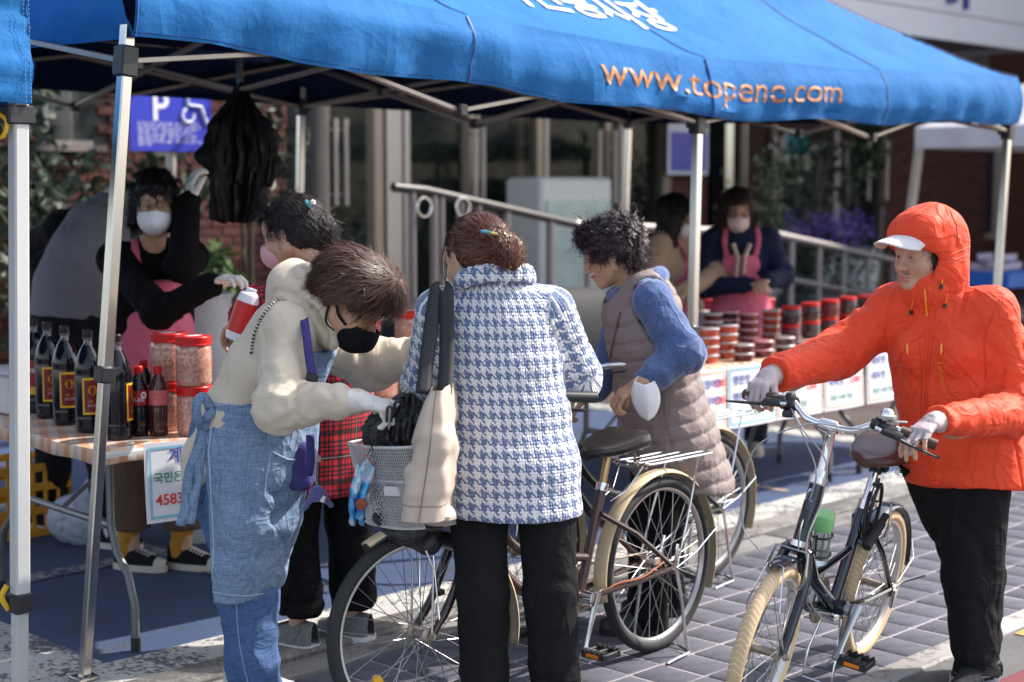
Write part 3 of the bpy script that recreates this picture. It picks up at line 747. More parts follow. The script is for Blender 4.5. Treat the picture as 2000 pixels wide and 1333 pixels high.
def canopy_front(u, q):
    """point on the front slope/valance: q<0 on the valance (0 eave line, -1 bottom), q>0 metres up the slope"""
    if q >= 0: return T(u, q, roof(u, q)+.0)
    z = eaveb(u, 0)+VH*(1+q)
    k = -q; wv = (.012*math.sin(u*9)+.010*math.sin(u*23+1))*k
    bulge = .035*math.sin(math.pi*min(k*1.0, 1))+.02*k+.03*float(fbm([[u*.9, k*2.2, 3.0]], 1.5, 3)[0])*(.2+k)*min(1, 3*min(u, TL-u))
    return T(u, -bulge-wv, z+.012*math.sin(u*5.2)*k)
tent = thing('market_tent', 'blue pop-up tent with orange lettering over the stall', 'tent', tuple(T(0, 0, 0)))
def rim(u0, v0, u1, v1, n, out):
    rows = []
    for k in range(9):
        q = k/8; r_ = []
        for i in range(n+1):
            u = u0+(u1-u0)*i/n; v = v0+(v1-v0)*i/n
            if out == 'front': r_.append(canopy_front(u, -q)); continue
            e = float(fbm([[u*.9+v, q*2.2, 7.0+v0]], 1.5, 3)[0])*.03*(.2+q)+.03*math.sin(math.pi*q)
            ou, ov = {'left': (-1, 0), 'right': (1, 0), 'back': (0, 1)}[out]
            r_.append(T(u+ou*e, v+ov*e, eaveb(u, v)+VH*(1-q)))
        rows.append(r_)
    return MB().grid(rows[::-1] if out in ('front', 'right') else rows)
nu, nv = 132, 66
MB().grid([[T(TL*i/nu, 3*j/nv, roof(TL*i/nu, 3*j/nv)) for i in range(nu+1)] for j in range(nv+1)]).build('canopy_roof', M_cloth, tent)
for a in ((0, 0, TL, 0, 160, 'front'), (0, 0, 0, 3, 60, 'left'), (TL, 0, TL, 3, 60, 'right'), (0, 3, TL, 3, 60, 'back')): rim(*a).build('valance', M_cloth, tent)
def seam(pts, wd=.012):
    b = MB(); b.tube(pts, wd/2, 6, flat=(1, .35)); b.build('seam', M_tape, tent)
for u in (.25, .5, .75):
    pk = {.25: 1.5, .5: TL/2, .75: TL-1.5}[u]
    seam([canopy_front(TL*u+(pk-TL*u)*q/1.5, q)+A(0, 0, .004) for q in np.linspace(0, 1.5, 16)]+[])
    seam([canopy_front(TL*u, -k)+A(.003, -.003, 0) for k in np.linspace(0.02, 1, 8)])
seam([canopy_front(.012, -k)+A(-.002, -.004, 0) for k in np.linspace(0, 1, 8)])
seam([canopy_front(TL*i/80, -.95)+A(0, -.004, 0) for i in range(81)], .006)
seam([T(TL-q, q, roof(TL-q, q)+.004) for q in np.linspace(0, 1.5, 16)])
M_olet = mat('orange_print', (.46, .19, .05), .5, 0, .35, 14); M_wlet = mat('white_print', (.72, .74, .78), .5, 0, .1, 20)
def arc_u(px):                                    # tent length coordinate of the image column on the front edge
    k = (px-1000)/FPX; return (k*FL[1]-FL[0])/(TD[0]-k*TD[1])
ua, ub = arc_u(1155), arc_u(1625)
Vt, Ft = text_mesh('www.topene.com', .215, 0, 'LEFT', False); wdt = Vt[:, 0].max()
def on_canopy(v):
    u = ua+(ub-ua)*v[0]/wdt; q = v[1]*.8/VH-.50
    p = canopy_front(u, min(q, 0)) if q <= 0 else canopy_front(u, q*VH)
    return p+A(TD[1], -TD[0], .45)*.003
lettering('orange_lettering', 'www.topene.com', .215, M_olet, tent, on_canopy, False, 'LEFT', .025)
Vt2, _f = text_mesh('우리전통시장', .5, 0, 'LEFT', True); wd2 = Vt2[:, 0].max(); uc, ud = arc_u(1090), arc_u(1500)
def on_roof(v):
    u = uc-.30+(ud-uc+.05)*v[0]/wd2; q = .43+v[1]*.60
    return T(u, q, roof(u, q)+.007)
lettering('white_lettering', '우리전통시장', .5, M_wlet, tent, on_roof, True, 'LEFT', .03)
# legs and trusses
def sq_tube(b, p, q, w_, h_=None, up=None):
    p, q = np.asarray(p, float), np.asarray(q, float); R = frame(q-p, np.array([TD[0], TD[1], 0]) if up is None else up)
    return b.box((p+q)/2, (w_, h_ or w_, np.linalg.norm(q-p)), R, min(w_, h_ or w_)*.12)
lean = A(-.155, -.08, 0)*.55
def leg(u, v, zt, foot, par, m=M_leg):
    top = T(u, v, zt); g = sq_tube(MB(), top+(foot-top)*.52, top, .040).build('leg', m, par)
    sq_tube(MB(), foot, top+(foot-top)*.44, .033).build('lower_leg', m, g)
    ax = unit(foot-top); R = frame(-ax, np.array([TD[0], TD[1], 0]))
    c = MB().box(top+(foot-top)*.53, (.056, .056, .055), R, .006); c.box(top+(foot-top)*.53+R[:, 0]*.04+A(0, 0, .01), (.04, .022, .022), R @ roty(-.5), .004); c.build('leg_clamp', M_blackp, g)
    c = MB().box(top+ax*.12, (.062, .062, .10), R, .006); c.box(top+ax*.12+R[:, 0]*.042, (.034, .03, .04), R, .004); c.box(top+ax*.12+R[:, 1]*.042, (.03, .034, .04), R, .004)
    c.build('slider_bracket', M_blackp, g); MB().box(foot+A(0, 0, .012), (.075, .075, .012), RD, .002).build('foot_plate', m, g)
    return top+ax*.12
footL = P(165, 1338, 4.985); footL[2] = .0
mid_top = T(TL/2, 0, 2.0); dM = P(1355, 700, 7.15)-P(1372, 240, 7.2); fM = mid_top+dM*(mid_top[2]/-dM[2])
r_top = T(TL, 0, 2.06); dR = P(1950, 552, 9.28)-P(1976, 255, 9.31); fR = r_top+dR*(r_top[2]/-dR[2])
fL = footL; l_top = T(.02, .03, 2.16)
sl = {}
sl[(0, 0)] = leg(.02, .03, 2.13, fL, tent); sl[(1, 0)] = leg(TL/2, .03, 2.02, fM, tent); sl[(2, 0)] = leg(TL-.03, .03, 2.06, fR, tent)
for k, v_ in ((0, 0.03), (1, TL/2), (2, TL-.03)):
    tp = T(v_, 2.97, 2.2); sl[(k, 1)] = leg(v_, 2.97, 2.2, np.array([tp[0]-.06, tp[1], 0]), tent)
M_truss = mat('dull_truss_aluminium', (.34, .30, .26), .5, .7, .1, 4)
def bar(p, q, n_='truss_bar'):
    sq_tube(MB(), p, q, .018, .032, A(0, 0, 1)).build(n_, M_truss, tent)
def joint(p): MB().box(p, (.045, .045, .05), RD, .006).build('truss_joint', M_blackp, tent)
def truss(a, b):
    hi = A(0, 0, .26); m = (a+b)/2+A(0, 0, -.05); inw = A(TN[0], TN[1], 0)*.015
    for p, q in ((a, m+hi), (m+hi, b)): bar(p, q)
    for p, q in ((a+hi, m), (m, b+hi)): bar(p+inw, q+inw)
    joint(m); joint((a+m+hi)/2+inw*.5); joint((b+m+hi)/2+inw*.5); return m
q00 = truss(sl[(0, 0)], sl[(1, 0)]); q10 = truss(sl[(1, 0)], sl[(2, 0)])
q01 = truss(sl[(0, 1)], sl[(1, 1)]); q11 = truss(sl[(1, 1)], sl[(2, 1)])
for k in range(3): truss(sl[(k, 0)], sl[(k, 1)])
hang = None
for a, b in ((q00, q01), (q10, q11)):
    c = (a+b)/2; c[2] = 2.05; up = A(0, 0, .30)
    bar(a, c+up); bar(a+up, c); bar(b, c+up); bar(b+up, c); joint(c); MB().tube([c, c+A(0, 0, 1.05)], .018, 8).build('peak_post', M_leg, tent)
    if hang is None: hang = c
def kinked_eave(): pass
# second blue tent whose corner enters at the left edge
t2 = thing('market_tent', 'neighbouring blue tent cut off by the left edge, on white legs', 'tent', tuple(P(38, 1333, 4.6)))
c0 = P(62, 205, 4.60); zb = c0[2]
def T2(u, v, z): q = c0[:2]-D2*u+N2*v; return np.array([q[0], q[1], z])
def roof2(u, v):
    x = max(min(u, 3-u, v, 3-v)/1.5, 0); return zb+.30+.95*x**1.22
MB().grid([[T2(3*i/24, 3*j/24, roof2(3*i/24, 3*j/24)) for i in range(25)] for j in range(25)]).build('canopy_roof', M_cloth2, t2)
def rim2(f, flip=False):
    rows = []
    for k in range(17):
        q = k/16; r_ = []
        for i in range(41):
            s = 3*i/40; e = .010*float(fbm([[s*4, q*7, 5.0]], 1.4, 3)[0])+.012*math.sin(q*3)-.006*math.exp(-((s)/.05)**2)
            r_.append(f(s, e, zb+.30*(1-q)+.006*math.sin(s*14)*q))
        rows.append(r_)
    return MB().grid(rows).build('valance', M_cloth2, t2)
rim2(lambda s, e, z: T2(s, -e, z)); rim2(lambda s, e, z: T2(-e, s, z)); rim2(lambda s, e, z: T2(3+e, s, z)); rim2(lambda s, e, z: T2(s, 3+e, z))
st_ = MB()
for dx in (.010, .026):
    for k in range(24): p = T2(dx, -.017, zb+.30*(1-(k+.3)/24)); st_.box(p, (.0018, .0018, .007), RD)
st_.build('stitching', mat('stitch_thread', (.12, .25, .5), .7), t2, False, 'stuff')
post_top = P(37, 225, 4.62); pf = P(41, 1440, 4.62); pf[2] = 0
for (u, v) in ((0, 0), (2.9, 0), (0, 2.9), (2.9, 2.9)):
    off = T2(u, v, 0)-T2(0, 0, 0); a = post_top+off; b = pf+off
    c = a+(b-a)*((1180-225)/(1440-225)*1.02)
    g = sq_tube(MB(), c, a+A(0, 0, .06), .047, None, np.array([D2[0], D2[1], 0])).build('leg', M_wleg, t2)
    sq_tube(MB(), b, c+A(0, 0, .05), .041).build('lower_leg', worn('rusty_white_leg', (.50, .50, .48), (.30, .15, .06), .36, 14, .5, .2, 400) if u+v == 0 else M_wleg, g)
    MB().box(c, (.062, .062, .06), RD, .005).box(c+A(.0, -.032, -.0), (.012, .008, .05), RD).build('leg_clamp', M_blackp, g)
    MB().tube(bez([c+A(-.032, -.01, -.02), c+A(-.05, -.015, .02), c+A(-.035, -.01, .055)], 4), .009, 6).build('clamp_lever', M_yel, g)
    MB().box(a+A(-.005, 0, .0), (.085, .065, .055), RD, .005).build('slider_bracket', M_blackp, g)
    MB().tube(bez([a+A(-.045, -.03, -.0), a+A(-.025, -.035, -.02), a+A(-.035, -.035, -.06), a+A(-.055, -.03, -.065), a+A(-.06, -.03, -.05)], 4), .007, 6).build('hook', M_yel, g)
# white tent on the right, further back
M_wcloth = mat('white_tent_cloth', (.55, .54, .58), .6, 0, .05, 2, .3, 6, bdist=.03)
t3 = thing('market_tent', 'white pop-up tent standing behind the right end of the blue tent', 'tent', tuple(P(1770, 620, 14)))
a3 = P(1786, 290, 15.5)
def T3(u, v, z): q = a3[:2]+D2*u-N2*v; return np.array([q[0], q[1], z])
z3 = a3[2]
MB().grid([[T3(3*i/20, 3*j/20, z3+.2+.95*max(min(i, 20-i, j, 20-j)/10, 0)**1.15) for i in range(21)] for j in range(21)]).build('canopy_roof', M_wcloth, t3)
for f in (lambda s, e, z: T3(s, -e, z), lambda s, e, z: T3(-e, s, z), lambda s, e, z: T3(3+e, s, z), lambda s, e, z: T3(s, 3+e, z)):
    MB().grid([[f(3*i/30, .02*math.sin(i*1.3)*k/4, z3+.2*(1-k/4)) for i in range(31)] for k in range(5)]).build('valance', M_wcloth, t3)
for (u, v) in ((.05, .05), (2.95, .05), (.05, 2.95), (2.95, 2.95)):
    p = T3(u, v, z3+.2); sq_tube(MB(), p+A(-.25, 0, -p[2]), p, .075).build('leg', M_aluw, t3)
# left fabric/hanging paper seen past the white post
# ================================================================== bicycles
M_rubber = mat('black_tyre_rubber', (.020, .020, .022), .75, 0, .2, 30, .5, 180)
M_rim = mat('alloy_rim', (.48, .48, .48), .32, .85, .06, 6)
M_rimw = mat('pale_rim', (.66, .64, .62), .35, .3, .05, 6)
M_spoke = mat('spoke_steel', (.34, .34, .34), .35, .9, 0)
M_brownp = mat('brown_frame_paint', (.050, .024, .020), .28, 0, .1, 8, coat=.5)
M_navyp = mat('navy_frame_paint', (.006, .014, .026), .16, .2, .05, 8, coat=.8)
M_darkp = mat('dark_frame_paint', (.02, .02, .022), .35, 0, .1, 8)
M_creamp = mat('cream_fender', (.60, .48, .30), .38, 0, .10, 5)
M_saddle = mat('black_saddle', (.018, .014, .014), .30, 0, .2, 8, .1, 200)
M_saddleb = mat('brown_saddle', (.075, .034, .028), .33, 0, .15, 8, .1, 200)
M_hub = mat('worn_hub_metal', (.36, .30, .24), .45, .7, .3, 30)
M_oref = mat('orange_reflector', (.75, .22, .01), .25, 0, .1, 40)
M_yref = mat('amber_reflector', (.80, .40, .02), .2, 0, .2, 60)
M_gripb = mat('brown_grip', (.075, .035, .028), .55, 0, .1, 30)
M_cable = mat('grey_cable', (.30, .30, .31), .4, 0, 0)
M_mesh = mat('white_coated_wire', (.58, .57, .56), .45, .1, .12, 40)
def tan_tyre():
    m, nt, b = newmat('tan_tyre_rubber'); at = NN(nt, 'ShaderNodeAttribute', attribute_name='fuv').outputs['Vector']
    sp = NN(nt, 'ShaderNodeSeparateXYZ'); lk(nt, at, sp.inputs[0])
    u = math_(nt, 'ADD', math_(nt, 'MULTIPLY', sp.outputs[0], 92), math_(nt, 'MULTIPLY', math_(nt, 'PINGPONG', sp.outputs[1], 1.05), 2.2))
    z = math_(nt, 'PINGPONG', u, .5); k = ramp(nt, z, [(.05, (.7, .7, .7)), (.16, (0, 0, 0))])
    tread = ramp(nt, math_(nt, 'ABSOLUTE', sp.outputs[1]), [(.33, (1, 1, 1)), (.40, (0, 0, 0))])
    kk = math_(nt, 'MULTIPLY', k, tread)
    dirt = mixc(nt, math_(nt, 'MULTIPLY', tread, ramp(nt, noise(nt, 6, 5, coords(nt)), [(.3, (.25,)*3), (.7, (.85,)*3)])), (.60, .43, .24), (.44, .32, .20))
    c = mixc(nt, kk, dirt, (.74, .60, .42)); lk(nt, c, b.inputs['Base Color']); b.inputs['Roughness'].default_value = .75; bump(nt, b, kk, .5, .002); return m
M_tan = tan_tyre()
class Bike:
    def __init__(s, name, label, rear, fwd, lean=0.0, steer=0.0, group=None):
        s.o = np.array([rear[0], rear[1], 0.0]); f = unit(A(fwd[0], fwd[1], 0)); l = A(-f[1], f[0], 0); up = A(0, 0, 1)
        up2 = up*math.cos(lean)+l*math.sin(lean); l2 = np.cross(up2, f)
        s.R = np.stack([f, l2, up2], 1); s.steer = steer; s.t = thing(name, label, 'bicycle', tuple(s.o), 0, group)
        s.ap = s.ad = None
    def L(s, x, y, z): return s.o+s.R @ A(x, y, z)
    def axis(s, p, q): s.ap = A(*p); s.ad = unit(A(*q)-A(*p))
    def S(s, x, y, z):                                   # steered point
        v = A(x, y, z)-s.ap; k = s.ad; c, n = math.cos(s.steer), math.sin(s.steer)
        v = v*c+np.cross(k, v)*n+k*(k @ v)*(1-c); return s.o+s.R @ (s.ap+v)
    def wheel(s, fn, x, r, tm, rm, tr=.020, hubw=.05, spokes=36, rimw=.012, par=None):
        c = fn(x, 0, r); ax = unit(fn(x, 1, r)-c); f = unit(fn(x+1, 0, r)-c); u = np.cross(f, ax) if False else unit(fn(x, 0, r+1)-c)
        w_ = thing('wheel', None, None, tuple(c)); child(w_, s.t)
        V = []; F = []; uv = []; n, m = 72, 12; R = r-tr
        for i in range(n):
            a = 2*math.pi*i/n; e = f*math.cos(a)+u*math.sin(a)
            for k in range(m):
                q = 2*math.pi*k/m; V.append(c+e*(R+tr*math.cos(q))+ax*tr*math.sin(q)); qq = (q+math.pi) % (2*math.pi)-math.pi
                uv.append((a/(2*math.pi), qq/math.pi, 0) if True else 0)
                F.append((i*m+k, ((i+1) % n)*m+k, ((i+1) % n)*m+(k+1) % m, i*m+(k+1) % m))
        mesh_np('tyre', V, F, tm, w_, True, {'fuv': np.array(uv)})
        Rr = R-tr*.55; b = MB(); pr = [(Rr+.004, -rimw), (Rr+.004, rimw), (Rr-.012, rimw*.85), (Rr-.018, 0), (Rr-.012, -rimw*.85)]
        V = []; F = []
        for i in range(n):
            a = 2*math.pi*i/n; e = f*math.cos(a)+u*math.sin(a)
            for rr, zz in pr: V.append(c+e*rr+ax*zz)
            for k in range(5): F.append((i*5+k, ((i+1) % n)*5+k, ((i+1) % n)*5+(k+1) % 5, i*5+(k+1) % 5))
        b.add(V, F).build('rim', rm, w_)
        Rh = frame(ax, f)
        MB().lathe([(.012, -hubw), (.022, -hubw+.005), (.022, -hubw+.01), (.013, -hubw+.014), (.013, hubw-.014), (.022, hubw-.01), (.022, hubw-.005), (.012, hubw)], c, 14, Rh).tube([c-ax*(hubw+.03), c+ax*(hubw+.03)], .006, 8).lathe([(.011, -hubw-.022), (.011, -hubw-.012)], c, 6, Rh).lathe([(.011, hubw+.012), (.011, hubw+.022)], c, 6, Rh).build('hub', M_hub, w_)
        b = MB()
        for i in range(spokes):
            a = 2*math.pi*i/spokes; sd = 1 if i % 2 else -1; a2 = a+(1 if (i//2) % 2 else -1)*1.15
            p = c+(f*math.cos(a2)+u*math.sin(a2))*.019+ax*sd*(hubw-.008); q = c+(f*math.cos(a)+u*math.sin(a))*(Rr-.016)
            b.tube([p, q], .00125, 4, caps=False)
        b.build('spokes', M_spoke, w_, True, 'stuff'); return w_, c, ax, f, u
    def fender(s, fn, x, r, a0, a1, wd, m, clr=.018, arch=.012):
        c = fn(x, 0, r); ax = unit(fn(x, 1, r)-c); f = unit(fn(x+1, 0, r)-c); u = unit(fn(x, 0, r+1)-c); rows = []
        for i in range(33):
            a = math.radians(a0+(a1-a0)*i/32); e = f*math.cos(a)+u*math.sin(a)
            rows.append([c+e*(r+clr+arch*math.cos(k*math.pi/8*.98)-arch*.2)+ax*wd*math.sin(k*math.pi/8*.98) for k in range(-4, 5)])
        return solid(MB().grid(rows).build('fender', m, s.t), .0022)
    def tube(s, name, pts, r, m, fn=None, seg=12, par=None, **kw):
        fn = fn or s.L; return MB().tube([fn(*p) for p in pts], r, seg, **kw).build(name, m, par or s.t)
def smooth(pts, n=8): return [tuple(p) for p in bez([A(*p) for p in pts], n)]
def saddle(B, x, z, m, ln=.255, wd=.10, nose=.020, th=.055):
    """pear-shaped padded saddle: loft from the broad tail to the nose"""
    rows = []
    for i in range(21):
        t = i/20; hw = wd*(1-t)**.55*(1-.18*(1-t)**6)*1.05+nose*min(1, t*1.6); hw = max(hw*(1-.6*max(0, t-.93)/.07)*(1-.35*max(0, .06-t)/.06), .008)
        top = z+.016*math.cos(t*math.pi)+.008*(1-t)**2-.010*max(0, t-.9)/.1-.014*max(0, .08-t)/.08; h = th*(.95-.45*t); r_ = []
        for k in range(16):
            q = 2*math.pi*k/16; cy, cz = math.cos(q), math.sin(q); dip = -.008*math.exp(-(cy/.35)**2) if cz > 0 else 0
            r_.append(B.L(x-ln*.45+ln*t, hw*np.sign(cy)*abs(cy)**.75, top-h*.5+h*.5*np.sign(cz)*abs(cz)**.6+dip))
        rows.append(r_+[r_[0]])
    b = MB().grid(rows); n = 17
    b.F.append(list(range(0, 16))); b.F.append(list(range(20*n+15, 20*n-1, -1))); b.M += [0, 0]
    o = b.build('saddle', m, B.t)
    b = MB()
    for sd in (-1, 1): b.tube([B.L(x+.09, sd*.012, z-.045), B.L(x+.02, sd*.022, z-.062), B.L(x-.05, sd*.024, z-.060), B.L(x-.10, sd*.03, z-.04)], .0035, 6)
    for sd in (-1, 1):
        for k in range(1): b.tube([B.L(x-.08+.0*math.cos(a/2), sd*.045+.014*math.cos(a), z-.045-.012*a/6) for a in np.linspace(0, 30, 40)], .0022, 4)
    b.build('saddle_rails', M_chrome, o); return o
def pedal(B, c, fx, fy, fz, par, m=None):
    """open cage pedal: c centre, fy along the axle"""
    R = np.stack([fx, fy, fz], 1); b = MB(); L, Wd, H = .095, .078, .024
    for sx in (-1, 1):
        b.box(c+R @ A(sx*Wd/2, 0, 0), (.012, L, H), R, .003)
        for k in range(5): b.box(c+R @ A(sx*Wd/2, -L/2+L*(k+.5)/5, H/2+.002), (.014, .008, .006), R)
    for sy in (-1, 0, 1): b.box(c+R @ A(0, sy*(L/2-.006), 0), (Wd-.012, .011, H*.9), R, .003)
    b.tube([c-R[:, 1]*.06, c+R[:, 1]*.045], .009, 8)
    p = b.build('pedal', m or M_blackp, par)
    for sx in (-1, 1): MB().box(c+R @ A(sx*(Wd/2+.0072), 0, 0), (.004, .05, .012), R, .001).build('pedal_reflector', M_oref, p)
    return p
def cranks(B, x, z, ang, m, ring=.085, ln=.165, yo=.07, sides=(1, -1)):
    f, l, u = B.R[:, 0], B.R[:, 1], B.R[:, 2]; c0 = B.L(x, 0, z)
    g = MB().tube([c0-l*.06, c0+l*.06], .021, 14).build('bottom_bracket', m, B.t)
    cr = MB().lathe([(ring, -.003), (ring, .003), (ring-.018, .003), (ring-.018, -.003)], c0-l*.045, 30, frame(l, f), False)
    for k in range(5):
        a = k*1.2566; cr.tube([c0-l*.045, c0-l*.045+(f*math.cos(a)+u*math.sin(a))*(ring-.01)], .006, 6)
    cr.build('chainring', M_hub, B.t)
    for sd in sides:
        a = ang+(0 if sd > 0 else math.pi); d = f*math.cos(a)+u*math.sin(a); p = c0+l*sd*yo; e = p+d*ln
        ck = MB().tube([p-d*.022, p+d*.02, e-d*.03, e+d*.016], [.020, .015, .011, .015], 10, flat=(1, .7)).build('crank', m, B.t)
        pedal(B, e+l*sd*.065, f, l*sd, u, ck)
    b = MB(); r0 = .035; rh = B.L(0, -.045, B.rz)
    for sgn in (1, -1): b.tube([B.L(x, -.045, z+sgn*ring), B.L(0, -.045, B.rz+sgn*r0)], .0045, 6)
    b.build('chain', M_hub, B.t)
# ---------------------------------------------------------------- brown city bicycle
def city_bike(name, label, rear, front, lean, steer, paint, fend, tyre, detail=True, group=None, basket=True):
    fw = unit(A(front[0]-rear[0], front[1]-rear[1], 0)); WB = math.hypot(front[0]-rear[0], front[1]-rear[1])
    B = Bike(name, label, rear, fw, lean, steer, group); r = .305; B.rz = r; B.WB = WB
    B.axis((WB-.06, 0, r), (WB-.27, 0, .92)); hb = (WB-.165, 0, .615); ht = (WB-.222, 0, .785)
    # frame
    bb = (.43, 0, .28); st = (.315, 0, .62)
    fr = MB(); fr.tube([B.L(*p) for p in (hb, ht)], .021, 14)
    fr.tube([B.L(*p) for p in smooth([(WB-.185, 0, .66), (WB-.28, 0, .50), (WB-.42, 0, .36), (.52, 0, .295), bb], 6)], .020, 12)
    fr.tube([B.L(*p) for p in smooth([(WB-.205, 0, .74), (WB-.32, 0, .57), (WB-.47, 0, .46), (.395, 0, .40)], 6)], .015, 12)
    fr.tube([B.L(*bb), B.L(*st)], .0165, 12)
    for sd in (-1, 1):
        fr.tube([B.L(.345, sd*.02, .54), B.L(.20, sd*.055, .455), B.L(0, sd*.068, r)], .0095, 8)
        fr.tube([B.L(bb[0]-.02, sd*.035, .28), B.L(.2, sd*.055, .288), B.L(0, sd*.068, r)], .0115, 8)
        fr.box(B.L(0, sd*.068, r), (.05, .006, .045), B.R)
    F_ = fr.build('frame', paint, B.t)
    B.wheel(B.L, 0, r, tyre, M_rim); W_, c, ax, f, u = B.wheel(B.S, WB, r, tyre, M_rim)
    # fork
    fk = MB()
    for sd in (-1, 1): fk.tube([B.S(*p) for p in smooth([(WB-.166, sd*.035, .61), (WB-.135, sd*.052, .52), (WB-.07, sd*.054, .39), (WB-.005, sd*.056, r)], 5)], [.0145]*8+[.0135]*5+[.011]*3, 10)
    fk.box(B.S(WB-.166, 0, .615), (.05, .10, .03), B.R, .008); FK = fk.build('fork', paint, B.t)
    B.fender(B.S, WB, r, 60, 195, .026, fend); B.fender(B.L, 0, r, -12, 205, .027, fend)
    b = MB()
    for sd in (-1, 1):
        b.tube([B.S(WB-.04, sd*.03, r+.325*.98), B.S(WB-.03, sd*.06, r+.04), B.S(WB, sd*.062, r)], .0028, 6)
    b.build('fender_stay', M_chrome, B.t)
    # handlebar, stem
    b = MB().tube([B.S(*ht), B.S(WB-.262, 0, .90)], .0125, 10).tube([B.S(*p) for p in smooth([(WB-.262, 0, .90), (WB-.255, 0, .935), (WB-.215, 0, .945)], 4)], .014, 10); ST = b.build('stem', M_chrome, B.t)
    hbp = smooth([(WB-.45, .29, .965), (WB-.36, .275, .975), (WB-.26, .20, .975), (WB-.215, .08, .948), (WB-.215, 0, .945), (WB-.215, -.08, .948), (WB-.26, -.20, .975), (WB-.36, -.275, .975), (WB-.45, -.29, .965)], 6)
    HB = MB().tube([B.S(*p) for p in hbp], .011, 10).build('handlebar', M_chrome, B.t)
    for sd in (-1, 1):
        MB().tube([B.S(WB-.47, sd*.292, .964), B.S(WB-.37, sd*.278, .975)], .0165, 12).build('grip', M_blackp, HB)
        MB().box(B.S(WB-.345, sd*.262, .968), (.045, .03, .03), B.R, .006).tube([B.S(*p) for p in smooth([(WB-.345, sd*.255, .955), (WB-.375, sd*.225, .935), (WB-.46, sd*.245, .925)], 5)], .0065, 8, flat=(1, .7)).build('brake_lever', M_blackp, HB)
    MB().tube([B.S(*p) for p in smooth([(WB-.33, .25, .955), (WB-.16, .16, .93), (WB-.10, .03, .80), (WB-.14, .015, .66)], 8)], .003, 6).tube([B.S(*p) for p in smooth([(WB-.33, -.25, .955), (WB-.18, -.12, .95), (WB-.20, -.03, .80), (WB-.36, -.02, .5)], 8)], .003, 6).build('cable', M_blackp, B.t)
    # seat
    MB().tube([B.L(*st), B.L(.28, 0, .735)], .0127, 12).build('seatpost', mat('gold_seatpost', (.50, .36, .18), .3, .8, .2, 20), B.t)
    MB().tube([B.L(.318, 0, .61), B.L(.310, 0, .635)], .022, 12).tube([B.L(.30, .03, .625), B.L(.33, .05, .62)], .006, 6).build('seat_clamp', M_chrome, B.t)
    saddle(B, .265, .785, M_saddle, .255, .105, .022, .075)
    cranks(B, bb[0], bb[2], math.radians(-70 if detail else 10), M_chrome)
    # rack
    b = MB(); zr = .675
    for y in (-.065, -.022, .022, .065): b.tube([B.L(*p) for p in smooth([(.16, y*.9, zr+.012), (.10, y, zr+.004), (-.20, y, zr), (-.245, y*.8, zr-.006)], 4)], .005 if abs(y) > .05 else .004, 8)
    for x in (.155, -.05, -.245): b.tube([B.L(x, -.066, zr-.004), B.L(x, .066, zr-.004)], .0045, 8)
    for sd in (-1, 1):
        b.tube([B.L(-.15, sd*.065, zr), B.L(-.06, sd*.078, .45), B.L(-.005, sd*.08, r+.01)], .0038, 8)
        b.tube([B.L(.155, sd*.05, zr), B.L(.22, sd*.03, .60), B.L(.30, sd*.022, .575)], .0038, 8)
        b.tube([B.L(-.25, sd*.07, .40), B.L(-.12, sd*.078, .34), B.L(0, sd*.08, r)], .003, 6)
        b.tube([B.L(-.31, sd*.02, .40), B.L(-.25, sd*.07, .40)], .003, 6)
    b.build('rear_rack', M_chrome, B.t)
    # kickstand
    b = MB()
    for sd in (-1, 1): b.tube([B.L(*p) for p in smooth([(.0, sd*.082, r-.01), (-.015, sd*.09, .2), (-.02, sd*.11, .05), (-.03, sd*.115, .008)], 4)], .006, 8)
    b.tube([B.L(-.03, -.115, .008), B.L(-.06, -.05, .012), B.L(-.06, .05, .012), B.L(-.03, .115, .008)], .0055, 8); b.tube([B.L(-.03, .115, .008), B.L(.05, .13, .012), B.L(.12, .13, .006)], .0055, 8)
    b.build('kickstand', M_chrome, B.t)
    if detail:
        MB().tube([B.L(*p) for p in smooth([(.02, .04, r+.11), (.05, .05, r+.06), (.03, .05, r+.0), (-.03, .05, r+.01), (-.05, .05, r+.07)], 5)], .006, 8).box(B.L(.10, .06, .345), (.035, .03, .03), B.R, .004).build('hub_brake', M_chrome, B.t)
        MB().tube([B.L(*p) for p in smooth([(.40, .03, .26), (.30, .05, .30), (.18, .07, .305), (.06, .07, .335)], 6)], .0032, 6).build('brake_cable', mat('rust_orange_cable', (.35, .10, .03), .5), B.t)
        a = math.radians(192); q = c+(f*math.cos(a)+u*math.sin(a))*.205
        q = c+(f*.30+u*-.25)/.39*.20
        MB().lathe([(.0, -.006), (.019, -.005), (.021, 0), (.019, .005), (0, .006)], A(0, 0, 0), 18).build('tmp', None)
        bpy.data.objects.remove(bpy.data.objects['tmp'])
        rb = MB(); Rr = np.stack([unit(np.cross(u, ax)), u, ax], 1); n = 18
        for z in (-.007, .007): rb.V += [q+f*.018*math.cos(2*math.pi*k/n)+u*.034*math.sin(2*math.pi*k/n)+ax*z for k in range(n)]
        rb.n = 2*n; rb.F = [list(range(n)), list(range(2*n-1, n-1, -1))]+[[k, (k+1) % n, n+(k+1) % n, n+k] for k in range(n)]; rb.M = [0]*len(rb.F)
        rb.build('spoke_reflector', M_yref, W_)
        [MB().box(B.S(WB-.11, y_, .40), (.03, .025, .018), B.R, .003).build('fork_lug', mat('rusty_lug', (.16, .06, .03), .7), FK) for y_ in (.075, -.075)]
        b = MB()
        for sd in (-1, 1): b.tube([B.S(WB+.02, sd*.05, .62), B.S(WB-.02, sd*.062, .50), B.S(WB-.0, sd*.064, r)], .0035, 8)
        b.build('basket_stay', M_chrome, B.t)
